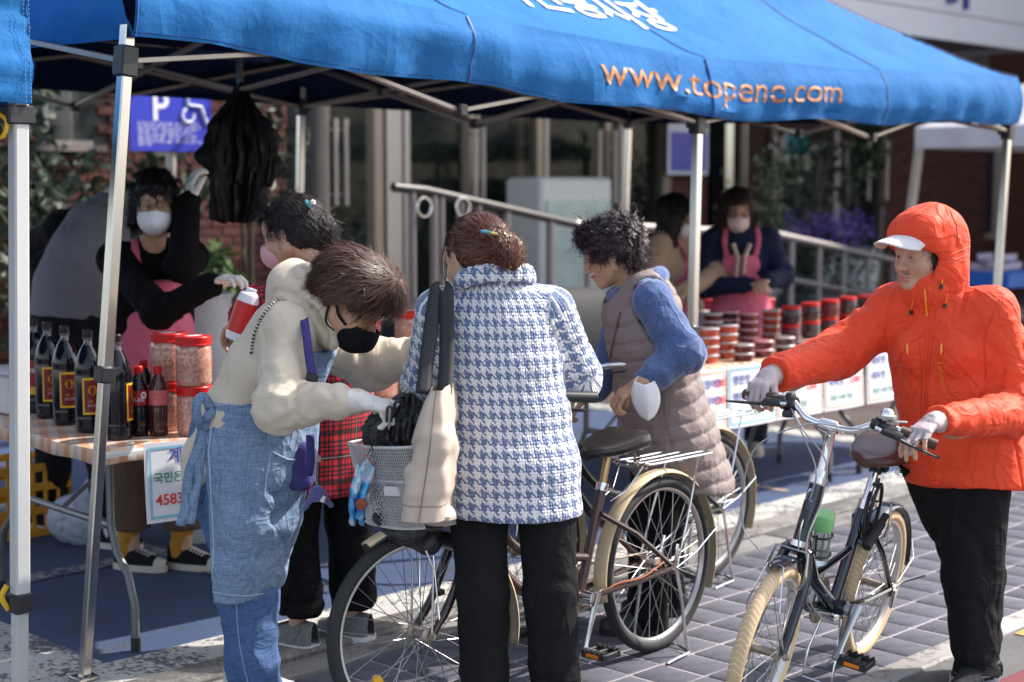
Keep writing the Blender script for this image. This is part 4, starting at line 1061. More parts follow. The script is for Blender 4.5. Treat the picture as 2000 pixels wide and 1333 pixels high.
    if basket:
        # wire-mesh basket, every strand real
        rim_, bot = [], []
        def bk(a, h):                                    # a in 0..1 round the rim, h 0 bottom .. 1 top
            ca, sa = math.cos(2*math.pi*a), math.sin(2*math.pi*a); e = .62
            hw = .155+.040*h; hd = .105+.035*h
            x = WB+.005+hd*np.sign(ca)*abs(ca)**e; y = hw*np.sign(sa)*abs(sa)**e
            return B.S(x, y, .635+.235*h)
        b = MB(); n = 110
        for i in range(n):
            for sg in (1, -1):
                b.tube([bk((i+sg*k*.5)/n, k/26) for k in range(0, 27)], .00155, 3, caps=False)
        BK = b.build('basket_mesh', M_mesh, B.t, True, 'stuff'); BK.name = 'basket'
        MB().tube([bk(k/64, 1.0) for k in range(64)], .0045, 8, closed=True).build('basket_rim', M_mesh, BK)
        MB().tube([bk(k/64, .58) for k in range(64)], .0022, 6, closed=True).build('basket_band', M_mesh, BK)
        MB().tube([bk(k/64, 0) for k in range(64)], .0035, 8, closed=True).build('basket_base_ring', M_mesh, BK)
        b = MB()
        for k in range(18):
            y = -.14+.28*k/17; b.tube([B.S(WB-.095, y, .636), B.S(WB+.105, y, .636)], .0012, 3)
            x = WB-.09+.19*k/17; b.tube([B.S(x, -.145, .636), B.S(x, .145, .636)], .0012, 3)
        b.build('basket_floor', M_mesh, BK, True, 'stuff')
        B.bk = bk
        p = bk(.075, .47); n_ = unit(bk(.075, .5)-B.S(WB+.005, 0, .75)); n_[2] = 0; n_ = unit(n_)
        MB().box(p+n_*.006, (.05, .004, .03), np.stack([np.cross(A(0, 0, 1), n_), n_, A(0, 0, 1)], 1), .002).build('name_plate', mat('pale_plate', (.62, .58, .60), .4, 0, .08, 90), BK)
    return B
CB = city_bike('bicycle', 'brown city bicycle with cream fenders, chrome rack and white mesh basket', (.505, 5.33), (-.255, 4.47), 0.0, math.radians(-17), M_brownp, M_creamp, M_rubber)
DB = city_bike('bicycle', 'dark bicycle held by the woman in the quilted vest, mostly hidden behind the brown one', (.80, 6.33), (.04, 5.50), 0.0, 0.0, M_darkp, M_creamp, M_rubber, False, None, False)
# ---------------------------------------------------------------- navy small-wheel bicycle
def mini_bike():
    rear, front = (1.20, 5.27), (.70, 4.49)
    fw = unit(A(front[0]-rear[0], front[1]-rear[1], 0)); WB = math.hypot(front[0]-rear[0], front[1]-rear[1])
    B = Bike('bicycle', 'navy small wheeled bicycle with tan tyres pushed by the woman in orange', rear, fw, math.radians(9.5), math.radians(4)); r = .262; B.rz = r
    B.axis((WB-.03, 0, r), (WB-.255, 0, .93)); hb = (WB-.135, 0, .555); ht = (WB-.195, 0, .735); bb = (.385, 0, .275)
    fr = MB(); fr.tube([B.L(*p) for p in (hb, ht)], .024, 16)
    fr.tube([B.L(*p) for p in ((WB-.15, 0, .59), (WB-.30, 0, .42), (bb[0]+.02, 0, .285))], .022, 14)
    fr.tube([B.L(*p) for p in smooth([(WB-.145, 0, .575), (WB-.19, 0, .47), (WB-.27, 0, .34), (bb[0]+.03, 0, .255)], 5)], .013, 10)
    fr.tube([B.L(*bb), B.L(.255, 0, .595)], .0185, 14)
    fr.tube([B.L(*p) for p in smooth([(WB-.30, 0, .425), (.42, 0, .44), (.315, 0, .455)], 4)], .012, 10)
    for sd in (-1, 1):
        fr.tube([B.L(.275, sd*.02, .55), B.L(.14, sd*.05, .42), B.L(0, sd*.062, r)], .0095, 8)
        fr.tube([B.L(bb[0], sd*.03, .275), B.L(.22, sd*.05, .265), B.L(0, sd*.062, r)], .0105, 8); fr.box(B.L(0, sd*.064, r), (.045, .006, .05), B.R)
    fr.tube([B.L(bb[0], -.045, bb[2]), B.L(bb[0], .045, bb[2])], .026, 16)
    FR_ = fr.build('frame', M_navyp, B.t)
    lz = B.L(WB-.183, 0, .70); ax_ = unit(B.L(*ht)-B.L(*hb)); fwd_ = unit(np.cross(B.R[:, 1], ax_)); fwd_ = fwd_ if fwd_ @ B.R[:, 0] > 0 else -fwd_
    def on_head(v):
        a = v[0]/.0245; rr = .0252; return lz+ax_*v[1]-B.R[:, 1]*0+fwd_*rr*math.cos(a-.35)+(-B.R[:, 1])*rr*math.sin(-(a-.35))*-1*-1
    Vv = [A(-.004, .02, 0), A(.006, .02, 0), A(-.006, -.012, 0), A(.016, -.012, 0), A(.014, -.019, 0), A(-.018, -.019, 0)]
    mesh_np('head_badge', [on_head(v) for v in Vv], [(5, 2, 1, 0), (5, 4, 3, 2)], M_sw, FR_, False)
    MB().box(B.L(WB-.155, .0, .635)+fwd_*.026, (.022, .008, .055), np.stack([B.R[:, 1], fwd_, ax_], 1), .003).build('mount_plate', M_blackp, FR_)
    B.wheel(B.L, 0, r, M_tan, M_rimw, .0215, .05, 32, .016); Wf, c, ax, f, u = B.wheel(B.S, WB, r, M_tan, M_rimw, .0225, .048, 32, .016)
    fk = MB()
    for sd in (-1, 1): fk.tube([B.S(*p) for p in smooth([(WB-.125, sd*.033, .545), (WB-.105, sd*.050, .46), (WB-.045, sd*.052, .34), (WB-.0, sd*.054, r)], 5)], [.0155]*8+[.0145]*5+[.012]*3, 12)
    fk.box(B.S(WB-.13, 0, .548), (.05, .095, .03), B.R, .01); FK = fk.build('fork', M_navyp, B.t)
    MB().tube([B.S(*p) for p in ((WB-.131, 0, .555), (WB-.136, 0, .572))], .029, 18).build('headset', M_chrome, B.t); MB().tube([B.S(WB-.196, 0, .738), B.S(WB-.203, 0, .758)], .029, 18).tube([B.S(WB-.203, 0, .758), B.S(WB-.21, 0, .775)], .021, 18).build('headset', M_chrome, B.t)
    B.fender(B.S, WB, r, 78, 122, .028, M_navyp, .014); B.fender(B.L, 0, r, 40, 178, .028, M_navyp, .014)
    b = MB()
    for sd in (-1, 1): b.tube([B.L(-.275, sd*.022, r+.11), B.L(-.20, sd*.06, r+.07), B.L(0, sd*.068, r)], .0026, 6).tube([B.S(WB-.01, sd*.055, r), B.S(WB+.10, sd*.05, r+.16), B.S(WB+.06, sd*.024, r+.28)], .0024, 6)
    b.build('fender_stay', M_chrome, B.t)
    ST = MB().tube([B.S(*p) for p in smooth([(WB-.205, 0, .76), (WB-.228, 0, .84), (WB-.225, 0, .885), (WB-.20, 0, .915)], 5)], .0145, 14).build('stem', M_chrome, B.t)
    cx, cz = WB-.195, .918
    pts = smooth([(cx-.075, .29, cz+.012), (cx-.05, .19, cz+.030), (cx-.03, .135, cz+.038), (cx-.005, .075, cz+.006), (cx, .03, cz), (cx, -.03, cz), (cx-.005, -.075, cz+.006), (cx-.03, -.135, cz+.038), (cx-.05, -.19, cz+.030), (cx-.075, -.29, cz+.012)], 7)
    HB = MB().tube([B.S(*p) for p in pts], .0115, 12).lathe([(.019, -.028), (.021, -.02), (.021, .02), (.019, .028)], B.S(cx, 0, cz), 16, frame(unit(B.S(cx, 1, cz)-B.S(cx, 0, cz)))).build('handlebar', M_chrome, B.t)
    B.grips = {}
    for sd in (-1, 1):
        g = [B.S(cx-.052, sd*.195, cz+.029), B.S(cx-.077, sd*.30, cz+.010)]; B.grips[sd] = g
        MB().tube(g, .0165, 14).build('grip', M_gripb, HB)
        p0 = B.S(cx-.04, sd*.165, cz+.034); d = unit(g[1]-g[0]); fv = B.R[:, 0]; dn = -B.R[:, 2]
        Rb = frame(d, fv)
        lv = MB().box(p0+fv*.012+dn*.004, (.045, .032, .055), Rb, .008).box(p0+fv*.030+d*.02+dn*.008, (.03, .022, .07), Rb, .007)
        lv.tube([p0+fv*.036+d*.035+dn*.012, p0+fv*.045+d*.065+dn*.014, p0+fv*.050+d*.12+dn*.016, p0+fv*.058+d*.165+dn*.016, p0+fv*.064+d*.172+dn*.014], [.010, .0085, .0065, .0055, .0075], 10, flat=(1, .65))
        lv.build('brake_lever', M_blackp, HB)
        MB().tube([p0+fv*.035-d*.03+dn*.008, p0+fv*.037-d*.01+dn*.008], .0065, 10).build('barrel_adjuster', M_chrome, HB)
    p0 = B.S(cx-.03, -.138, cz+.03); d = unit(B.grips[-1][1]-B.grips[-1][0])
    MB().tube([p0-d*.02, p0+d*.028], .021, 16).lathe([(.0, -.012), (.019, -.010), (.021, 0), (.016, .012)], p0+A(0, 0, -.03)+B.R[:, 0]*.012, 16).box(p0+A(0, 0, .012), (.03, .04, .03), frame(d, B.R[:, 0]), .006).build('gear_shifter', M_blackp, HB)
    p0 = B.S(cx-.028, .125, cz+.036); d = unit(B.grips[1][1]-B.grips[1][0])
    MB().tube([p0-d*.014, p0+d*.014], .020, 14).build('rubber_strap', M_blackp, HB)
    p1 = B.S(cx-.035, .158, cz+.036); bl = MB().tube([p1-d*.006, p1+d*.006], .0165, 12).lathe([(.027, 0), (.027, .008), (.022, .009)], p1+A(0, 0, .024), 18).box(p1+A(0, 0, .026)+d*.035, (.012, .05, .006), frame(A(0, 0, 1), np.cross(d, A(0, 0, 1))), .002).build('bell', mat('grey_plastic', (.35, .35, .34), .4), HB)
    MB().lathe([(.022, 0), (.021, .008), (.016, .016), (.008, .021), (.001, .022)], p1+A(0, 0, .033), 18).build('bell_dome', M_chrome, bl)
    b = MB()
    pa = B.S(cx-.015, -.13, cz+.02); pb = B.S(cx-.01, .13, cz+.02)
    b.tube(bez([pa, B.S(cx+.05, -.06, cz-.02), B.S(cx+.03, .02, cz-.10), B.S(cx+.02, .028, cz-.22), B.S(WB-.10, .03, .60), B.S(WB-.12, .035, .52), B.S(WB-.26, .03, .36), B.S(bb[0]-.0, .035, .225), B.S(.25, .04, .30), B.S(.20, .03, .45)], 9), .0028, 6)
    b.tube(bez([pa+A(0, 0, -.01), B.S(cx+.045, -.05, cz-.05), B.S(cx+.035, .0, cz-.14), B.S(cx+.045, -.005, cz-.26), B.S(WB-.08, .01, .62), B.S(WB-.10, .01, .55)], 9), .0026, 6)
    b.tube(bez([pb, B.S(cx+.02, .05, cz+.012), B.S(cx+.06, -.05, cz+.0), B.S(cx+.10, -.17, cz-.09), B.S(cx+.10, -.19, cz-.22), B.S(cx+.085, -.17, cz-.35), B.S(WB-.06, -.10, .535)], 9), .0026, 6)
    b.build('cable', M_cable, B.t)
    for fn, x0, sdir in ((B.S, WB, 1), (B.L, 0, 1)):
        b = MB()
        for sd in (-1, 1):
            q0 = (x0-.085*sdir, sd*.045, r+.19) if x0 else (x0+.12, sd*.045, r+.21); q1 = (q0[0]+.035, sd*.062, q0[2]+.05); q2 = (q0[0]+.015, sd*.05, q0[2]+.11)
            b.tube([fn(q0[0]+.04, sd*.032, q0[2]-.005), fn(*q0), fn(*q1), fn(*q2)], [.009, .010, .009, .006], 8, flat=(1, .6))
        b.tube([fn(q2[0], -.05, q2[2]), fn(q2[0], .05, q2[2])], .0022, 6); b.build('v_brake', M_rim, B.t)
    sp = MB().tube([B.L(.255, 0, .59), B.L(.198, 0, .735)], .0148, 14).build('seatpost', M_chrome, B.t)
    MB().tube([B.L(.26, 0, .575), B.L(.251, 0, .605)], .0225, 16).box(B.L(.245, 0, .60)+B.R[:, 1]*.025, (.02, .03, .02), B.R, .003).build('seat_clamp', M_chrome, B.t)
    saddle(B, .185, .785, M_saddleb, .26, .105, .028, .07)
    MB().tube([B.L(.215, 0, .69), B.L(.208, 0, .705)], .021, 12).box(B.L(.16, .0, .715), (.03, .05, .055), B.R, .006).build('saddle_bracket', M_blackp, B.t)
    lt = MB().box(B.L(.20, .0, .655), (.035, .03, .03), B.R, .006).build('rear_light', M_blackp, B.t); MB().box(B.L(.179, 0, .657), (.006, .024, .024), B.R, .004).build('light_lens', mat('red_lens', (.45, .01, .01), .2), lt)
    cranks(B, bb[0], bb[2], math.radians(-52), M_rim, .075, .155, .075)
    b = MB().box(B.L(bb[0]-.02, 0, bb[2]-.045), (.05, .03, .02), B.R, .004)
    b.tube([B.L(*p) for p in ((bb[0]-.02, .03, .24), (bb[0]+.035, .055, .13), (bb[0]+.05, .06, .03), (bb[0]+.05, -.04, .03), (bb[0]+.035, -.04, .13), (bb[0]-.02, -.03, .24))], .0045, 8); b.build('kickstand', M_chrome, B.t)
    b = MB().tube([B.L(0, .07, r), B.L(-.06, .085, r+.02), B.L(-.10, .14, r+.05)], .006, 8).box(B.L(0, .075, r-.03), (.025, .012, .07), B.R, .004); b.build('rear_mech', M_rim, B.t)
    # bottle carried in the frame, lock looped round the seat tube
    a0 = B.L(WB-.27, .0, .455); up = unit(B.L(WB-.15, 0, .59)-B.L(WB-.30, 0, .42)); off = -B.R[:, 0]*.055+B.R[:, 2]*.02; c = a0+off+up*.0; up2 = unit(up*.35+B.R[:, 2])
    wb = thing('water_bottle', 'clear drinks bottle with a pale green lid in the frame of the navy bicycle', 'bottle', tuple(c)); Rb = frame(up2)
    MB().lathe([(.001, -.01), (.028, -.01), (.031, 0), (.031, .09), (.027, .105), (.027, .118)], c, 20, Rb).build('flask', mat('clear_plastic', (.62, .66, .66), .08, 0, 0, trans=.85, ior=1.3), wb)
    MB().lathe([(.034, .105), (.0355, .110), (.0355, .150), (.032, .156), (.001, .157)], c, 24, Rb).build('lid', mat('green_lid', (.20, .50, .20), .35, 0, .03), wb)
    b = MB()
    for z in (.02, .085): b.torus(c+up2*z, .035, .0035, up2, 24, 6)
    b.tube([c+up2*.01-off*.6, c+up2*.1-off*.6], .004, 6); b.build('bottle_cage', M_blackp, B.t)
    ck = thing('cable_lock', 'black combination cable lock looped round the seat tube of the navy bicycle', 'bicycle lock', tuple(B.L(.27, .03, .60)))
    lp = []
    for k in range(90):
        a = k/90*2*math.pi*2; q = .062+.012*math.sin(a*.5)
        lp.append(B.L(.265+q*math.cos(a)*.9, .028+.014*math.sin(a*.5+.5)+.03*math.cos(a)*.3, .575+q*1.25*math.sin(a)+.01*math.cos(a*.5)))
    MB().tube(lp, .0062, 8, closed=True).build('cable', M_blackp, ck)
    p, q = B.L(.33, .055, .475), B.L(.24, .06, .54); MB().tube([p, q], .0165, 14).tube([q, q+(q-p)*.35], .012, 10).build('lock_barrel', M_blackp, ck)
    b = MB(); d = unit(q-p); nn = unit(np.cross(d, A(0, 0, 1)))
    vw = unit(A(0, 0, CAMH)-p); e2 = unit(np.cross(d, vw))
    for k in range(4):
        for j in range(3): b.box(p+(q-p)*(.30+.16*k)+vw*.0155*math.cos((j-1)*.5)+e2*.0155*math.sin((j-1)*.5), (.005, .005, .003), frame(vw))
    b.build('number_ring', mat('number_white', (.6, .6, .6), .5), ck, False); return B
NB = mini_bike()
# ================================================================== people: builders
from mathutils.bvhtree import BVHTree
def skin_mat():
    m, nt, b = newmat('skin'); at = NN(nt, 'ShaderNodeAttribute', attribute_name='Col').outputs['Color']; co = coords(nt)
    v = ramp(nt, noise(nt, 45, 5, co), [(.3, (.93,)*3), (.7, (1.05,)*3)]); c = mixc(nt, 1.0, at, v, 'MULTIPLY'); lk(nt, c, b.inputs['Base Color'])
    b.inputs['Roughness'].default_value = .48; b.inputs['Subsurface Weight'].default_value = .12; b.inputs['Subsurface Radius'].default_value = (.8, .3, .15); b.inputs['Subsurface Scale'].default_value = .006
    bump(nt, b, noise(nt, 260, 3, co), .12, .001); return m
M_skin = skin_mat()
SKIN = A(.50, .30, .20)
def hair_mat(name, c, r=.55):
    m, nt, b = newmat(name); at = NN(nt, 'ShaderNodeAttribute', attribute_name='Col').outputs['Color']
    lk(nt, mixc(nt, 1.0, tuple(c), at, 'MULTIPLY'), b.inputs['Base Color']); b.inputs['Roughness'].default_value = r; b.inputs['Specular IOR Level'].default_value = .32; return m
def headR(fd, up=(0, 0, 1)):
    y = unit(fd); x = unit(np.cross(y, unit(up))); return np.stack([x, y, np.cross(x, y)], 1)
def head_prims(c, R, s=1.0, detail=True):
    L = lambda x, y, z: c+R @ A(x, y, z)*s
    E = lambda x, y, z, a, b_, d, k=.02, sub=False, Rr=None: (ell(L(x, y, z), A(a, b_, d)*s, R if Rr is None else R @ Rr), k*s, sub)
    G_ = lambda p, q, ra, rb, k=.015, sub=False: (seg(L(*p), L(*q), ra*s, rb*s), k*s, sub)
    o = [E(0, -.014, .024, .073, .092, .084), E(0, .028, -.030, .060, .062, .083, .03)]
    for sd in (-1, 1):
        o += [G_((sd*.052, -.002, -.055), (sd*.016, .062, -.100), .022, .017, .03), E(sd*.040, .058, -.040, .024, .024, .026, .03)]
    o += [E(0, .073, -.103, .021, .016, .015, .02), E(0, .066, .032, .052, .024, .036, .04)]
    for sd in (-1, 1): o += [G_((sd*.014, .086, .007), (sd*.046, .070, .008), .0075, .007, .014)]
    if detail:
        for sd in (-1, 1): o += [E(sd*.031, .094, -.012, .018, .013, .0115, .012, True)]
        for sd in (-1, 1): o += [E(sd*.031, .0745, -.011, .0165, .0135, .0115, .004), G_((sd*.018, .0855, -.0065), (sd*.044, .0785, -.0075), .0035, .003, .004)]
    o += [G_((0, .086, .002), (0, .108, -.040), .0075, .0105, .014), E(0, .1115, -.044, .0115, .0105, .0095, .008)]
    for sd in (-1, 1): o += [E(sd*.0125, .100, -.0475, .0085, .0105, .0075, .007)]
    o += [G_((-.019, .087, -.0735), (0, .0975, -.0705), .0045, .0058, .005), G_((.019, .087, -.0735), (0, .0975, -.0705), .0045, .0058, .005),
          G_((-.015, .089, -.0825), (.015, .089, -.0825), .0058, .0058, .006), E(0, .094, -.083, .012, .006, .0055, .006)]
    if detail: o += [G_((-.024, .090, -.0775), (.024, .090, -.0775), .0018, .0018, .003, True), E(0, .104, -.0772, .018, .008, .0016, .003, True)]
    for sd in (-1, 1):
        o += [E(sd*.0735, -.006, -.018, .0075, .018, .031, .006, False, roty(sd*.18)), E(sd*.081, .0, -.016, .005, .010, .020, .004, True, roty(sd*.18))]
    return o
def skin_cols(V, c, R, s, skin, lips=(.46, .13, .115)):
    q = (V-c) @ R/s; C = np.tile(np.append(skin, 1.0), (len(V), 1)).astype(float)
    def mixin(w_, col):
        for i in range(3): C[:, i] = C[:, i]*(1-w_)+col[i]*w_
    g = lambda cx, cy, cz, rx, ry, rz: np.exp(-(((np.abs(q[:, 0])-cx)/rx)**2+((q[:, 1]-cy)/ry)**2+((q[:, 2]-cz)/rz)**2))
    mixin(.35*g(.042, .07, -.045, .03, .04, .03), skin*A(1.08, .80, .76)); mixin(.3*g(0, .11, -.045, .02, .03, .02), skin*A(1.05, .82, .8))
    mixin(np.clip(1.3*g(0, .096, -.077, .019, .02, .0085), 0, .85), A(*lips)); mixin(.30*g(.031, .085, -.022, .02, .03, .010), skin*A(.72, .64, .64))
    return C
def hand_prims(w_, fd, pn, side, curl=(25, 35, 25), spread=.06, thumb=(.6, .2), s=.94, curls=None):
    """palm, four unequal fingers and a side thumb; side +1 right hand, -1 left"""
    fd = unit(fd); pn = unit(pn-fd*(fd @ pn)); t = np.cross(fd, pn)*side; o = []; w_ = np.asarray(w_, float)
    o += [(seg(w_-fd*.03, w_+fd*.02*s, .025*s, .028*s, t, .019*s, .0175*s), .01, False), (seg(w_+fd*.015*s, w_+fd*.076*s, .031*s, .036*s, t, .0165*s, .0125*s), .012, False)]
    o += [(ell(w_+fd*.035*s+t*.022*s+pn*.008*s, A(.02, .026, .014)*s, np.stack([t, fd, pn], 1)), .01, False)]
    base = [(.086, .0285), (.091, .0095), (.087, -.0095), (.078, -.0275)]; ln = [(.041, .025, .021), (.045, .028, .022), (.042, .026, .021), (.033, .020, .018)]; tips = []
    for k in range(4):
        c_ = curls[k] if curls is not None else curl; p = w_+(fd*base[k][0]+t*base[k][1])*s-fd*.012*s; th = 0; rr = [.0098, .0088, .0080, .0068]
        if k == 3: rr = [r*.88 for r in rr]
        lat = t*spread*(1.5-k)
        for j in range(3):
            th += math.radians(c_[j]); d = unit(fd*math.cos(th)+pn*math.sin(th)+lat*(1 if th < 1.2 else .3)); q = p+d*(ln[k][j]+(.012 if j == 0 else 0))*s
            o += [(seg(p, q, rr[j]*s, rr[j+1]*s), .003, False)]; p = q
        tips.append((p, d))
    hand_prims.tips = [q_ for q_, _ in tips]
    b = w_+(fd*.024+t*.022+pn*.008)*s; d1 = unit(t*thumb[0]+fd*.7+pn*thumb[1]); q = b+d1*.044*s; d2 = unit(fd*.9+t*(thumb[0]-.45)+pn*(thumb[1]+.25)); e = q+d2*.030*s; d3 = unit(d2+pn*.25-t*.1); z = e+d3*.024*s
    o += [(seg(b, q, .0145*s, .0118*s), .008, False), (seg(q, e, .0115*s, .0102*s), .003, False), (seg(e, z, .0102*s, .008*s), .003, False)]
    return o
def run(prims, h, extra=None):
    ps = [p if isinstance(p[0], tuple) else (p, .02, False) for p in prims]
    lo = np.min([p[0][1] for p in ps if not p[2]], 0); hi = np.max([p[0][2] for p in ps if not p[2]], 0); v = Vol(lo, hi, h)
    for p, k, sub in ps: v.add(p, k, sub)
    if extra: extra(v)
    return v.nets()
def strands(V, N, Q, n, ln, flow, col, lift=.0015, wd=.0012, seed=1, jit=.25, segs=6, centre=None, spread=.7):
    rg = np.random.RandomState(seed); i = rg.choice(len(V), n); p = V[i]+N[i]*.001; nn = N[i].copy(); pts = [p.copy()]; L = ln*(.5+.7*rg.rand(n))
    j0 = rg.normal(size=(n, 3))*jit; ph = rg.rand(n)*6.28
    for k in range(segs):
        d = flow(p, nn)+j0+rg.normal(size=(n, 3))*jit*.4; d -= nn*(d*nn).sum(1, keepdims=True)*spread; d /= np.linalg.norm(d, axis=1, keepdims=True)+1e-9
        p = p+d*(L/segs)[:, None]+nn*lift*(rg.rand(n)*2-.45)[:, None]; pts.append(p.copy())
        if centre is not None: nn = p-centre; nn /= np.linalg.norm(nn, axis=1, keepdims=True)
    pts = np.stack(pts, 1); m = segs+1; T_ = np.gradient(pts, axis=1); T_ /= np.linalg.norm(T_, axis=2, keepdims=True)+1e-9
    S = np.cross(T_, np.repeat(nn[:, None], m, 1)); S /= np.linalg.norm(S, axis=2, keepdims=True)+1e-9
    w_ = wd*np.linspace(1, .35, m)[None, :, None]*(.6+.8*rg.rand(n))[:, None, None]
    VV = np.concatenate([pts-S*w_, pts+S*w_], 2).reshape(n, m, 2, 3).reshape(-1, 3)
    b = (np.arange(n)*m*2)[:, None]+np.arange(segs)[None, :]*2; F = np.stack([b, b+1, b+3, b+2], 2).reshape(-1, 4)
    c = np.repeat(np.exp(rg.normal(size=(n, 1))*.38), m*2, 0); C = np.concatenate([c*col[0], c*col[1], c*col[2], np.ones_like(c)], 1)
    return VV, F, C
class Person:
    def __init__(s, label, loc, group=None):
        s.t = thing('person', label, 'person', (loc[0], loc[1], 0), 0, group); s.isl = []; s.skin = SKIN
    def island(s, V, Q, C=None):
        if C is None: C = np.tile(np.append(s.skin, 1.0), (len(V), 1))
        s.isl.append((V, Q, C))
    def head(s, c, R, h=.004, sc=1.0, neck=None, detail=True, mod=None):
        s.hc, s.hR, s.hs = np.asarray(c, float), R, sc; pr = head_prims(s.hc, R, sc, detail)
        if neck is not None: pr.append((seg(s.hc+R @ A(0, -.028, -.055)*sc, neck, .052*sc, .056*sc), .025, False))
        V, Q = run(pr, h); V = relax(V, Q, 1, .35); s.island(V, Q, skin_cols(V, s.hc, R, sc, s.skin)); return s
    def hl(s, x, y, z): return s.hc+s.hR @ A(x, y, z)*s.hs
    def eyes(s):
        b1, b2, b3 = MB(), MB(), MB()
        for sd in (-1, 1):
            ey = MB()
            pts = [s.hl(sd*(.018+.026*k/8), .0885-.0085*(k/8)**1.6, -.0105+.0028*math.sin(math.pi*k/8)) for k in range(9)]
            pl = [s.hl(sd*(.018+.026*k/8), .0872-.0085*(k/8)**1.6, -.0125-.0022*math.sin(math.pi*k/8)) for k in range(9)]
            ey.grid([pts, pl]); ey.build('eye', mat('eye_white', (.50, .46, .43), .2, 0, 0), s.t)
            ir = MB(); cc = s.hl(sd*.0300, .0862, -.0112); nr = unit(cc-s.hl(sd*.031, .05, -.011)); Rr = frame(nr, s.hR[:, 0])
            ir.lathe([(.0001, .0022), (.0028, .002), (.0033, .0012)], cc, 12, Rr); ir.build('iris', mat('dark_iris', (.012, .008, .006), .1, 0, 0), s.t)
            MB().tube([p+s.hR[:, 1]*.0012 for p in pts], .0011, 5).build('eyelashes', mat('lash_black', (.012, .01, .01), .6, 0, 0), s.t)
            MB().tube([s.hl(sd*(.014+.034*k/6), .0945-.017*(k/6)**1.8, .0105+.005*math.sin(math.pi*k/6*.8)) for k in range(7)], [.0012, .0022, .0024, .0024, .002, .0016, .0008], 6, flat=(1, .5)).build('eyebrow', mat('brow_brown', (.05, .032, .025), .8, 0, 0), s.t)
    def hand(s, w_, fd, pn, side, h=.0035, glove=None, arm=None, fingerless=False, name='glove', **kw):
        pr = hand_prims(w_, fd, pn, side, **kw)
        if arm is not None: pr.append((seg(np.asarray(w_, float), arm, .026, .036), .015, False))
        V, Q = run(pr, h); tp = hand_prims.tips
        if glove is None or fingerless: s.island(V, Q)
        if glove is not None:
            N = vnorm(V, Q); V2 = V+N*.0016+N*(.0012*fbm(V, 90, 2))[:, None]
            if fingerless:
                keep = np.min([np.linalg.norm(V-q_, axis=1) for q_ in tp], 0) > fingerless
                keep &= ((V-w_) @ unit(fd) > -.02)
                Q = Q[keep[Q].all(1)]; u_, inv = np.unique(Q, return_inverse=True); V2 = V2[u_]; Q = inv.reshape(-1, 4)
            o = mesh_np(name, V2, Q, glove, s.t)
            if fingerless: solid(o, .002, 0)
    def finish(s, name='body'):
        off = 0; Vs, Qs, Cs = [], [], []
        for V, Q, C in s.isl: Vs.append(V); Qs.append(Q+off); Cs.append(C); off += len(V)
        s.body = mesh_np(name, np.concatenate(Vs), np.concatenate(Qs), M_skin, s.t, True, {'Col': np.concatenate(Cs)}); return s
    def core(s, prims, h=.016):
        V, Q = run(prims, h); s.island(V, Q)
    def cloth(s, name, prims, m, h=.006, k=.025, disp=None, extra=None, attrs=None, rel=1, sub=(), fuv=None):
        ps = [p if isinstance(p[0], tuple) else (p, k, False) for p in prims]+[(p, .006, True) for p in sub]
        V, Q = run(ps, h, extra); V = relax(V, Q, rel, .5); V0 = V
        if disp:
            N = vnorm(V, Q); V = disp(V, N)
        at = {}
        if fuv: at['fuv'] = fuv(V0)
        if attrs: at.update(attrs(V0))
        o = mesh_np(name, V, Q, m, s.t, True, at or None); s.last = (V, Q); return o
    def hair(s, name, prims, m, h=.006, n=3000, ln=.07, flow=None, lump=.004, lscale=40, col=(1, 1, 1), wd=.0012, seed=1, jit=.25, lift=.0015, extra=None, segs=6, spread=.97, centre=None, bald=()):
        V, Q = run([p if isinstance(p[0], tuple) else (p, .02, False) for p in prims], h, extra); N = vnorm(V, Q)
        V = V+N*(lump*fbm(V, lscale, 3))[:, None]; N = vnorm(V, Q); c = V.mean(0)
        C = np.tile(A(.62, .62, .62, 1), (len(V), 1)); C[:, :3] *= (1+.5*fbm(V, 120, 3))[:, None].clip(.3, 2)
        if n:
            V2, F2, C2 = strands(V, N, Q, n, ln, flow, col, lift, wd, seed, jit, segs, s.hc if centre is None else centre, spread)
            V3, F3, C3 = strands(V, N, Q, max(n//12, 1), ln*1.15, flow, col, lift*3+.002, wd*.6, seed+50, jit*2, segs, s.hc if centre is None else centre, .9); F2 = np.concatenate([F2, F3+len(V2)]); V2 = np.concatenate([V2, V3]); C2 = np.concatenate([C2, C3]); n += max(n//12, 1)
            m_ = (segs+1)*2; ok = np.ones(n, bool)
            for bc, br, bR in bald: ok &= ((((V2-bc) @ bR/br)**2).sum(1).reshape(n, m_) > 1).all(1)
            F2 = F2.reshape(n, segs, 4)[ok].reshape(-1, 4)
            Q = np.concatenate([Q, F2+len(V)]); V = np.concatenate([V, V2]); C = np.concatenate([C, C2])
        return mesh_np(name, V, Q, m, s.t, True, {'Col': C})
    def shoe(s, toe, heel, m_up, m_sole, ht=.075, wd=.044, laces=None, socks=None, ankle=None, cap=None):
        """upper lofted from heel to toe on its own sole"""
        toe, heel = np.asarray(toe, float), np.asarray(heel, float); d = unit(toe-heel); l = np.cross(A(0, 0, 1), d); L = np.linalg.norm(toe-heel); zu = A(0, 0, 1)
        t = thing('shoe', None, None, tuple(heel)); child(t, s.t); z0 = min(toe[2], heel[2])
        rows = []; n = 18
        def outline(u): return wd*(.72+.5*math.sin(math.pi*min(1, u*1.02)**.85)*.75)*(1 if u < .86 else math.sqrt(max(0, 1-((u-.86)/.145)**2)))*(1 if u > .06 else .55+.45*math.sqrt(u/.06))
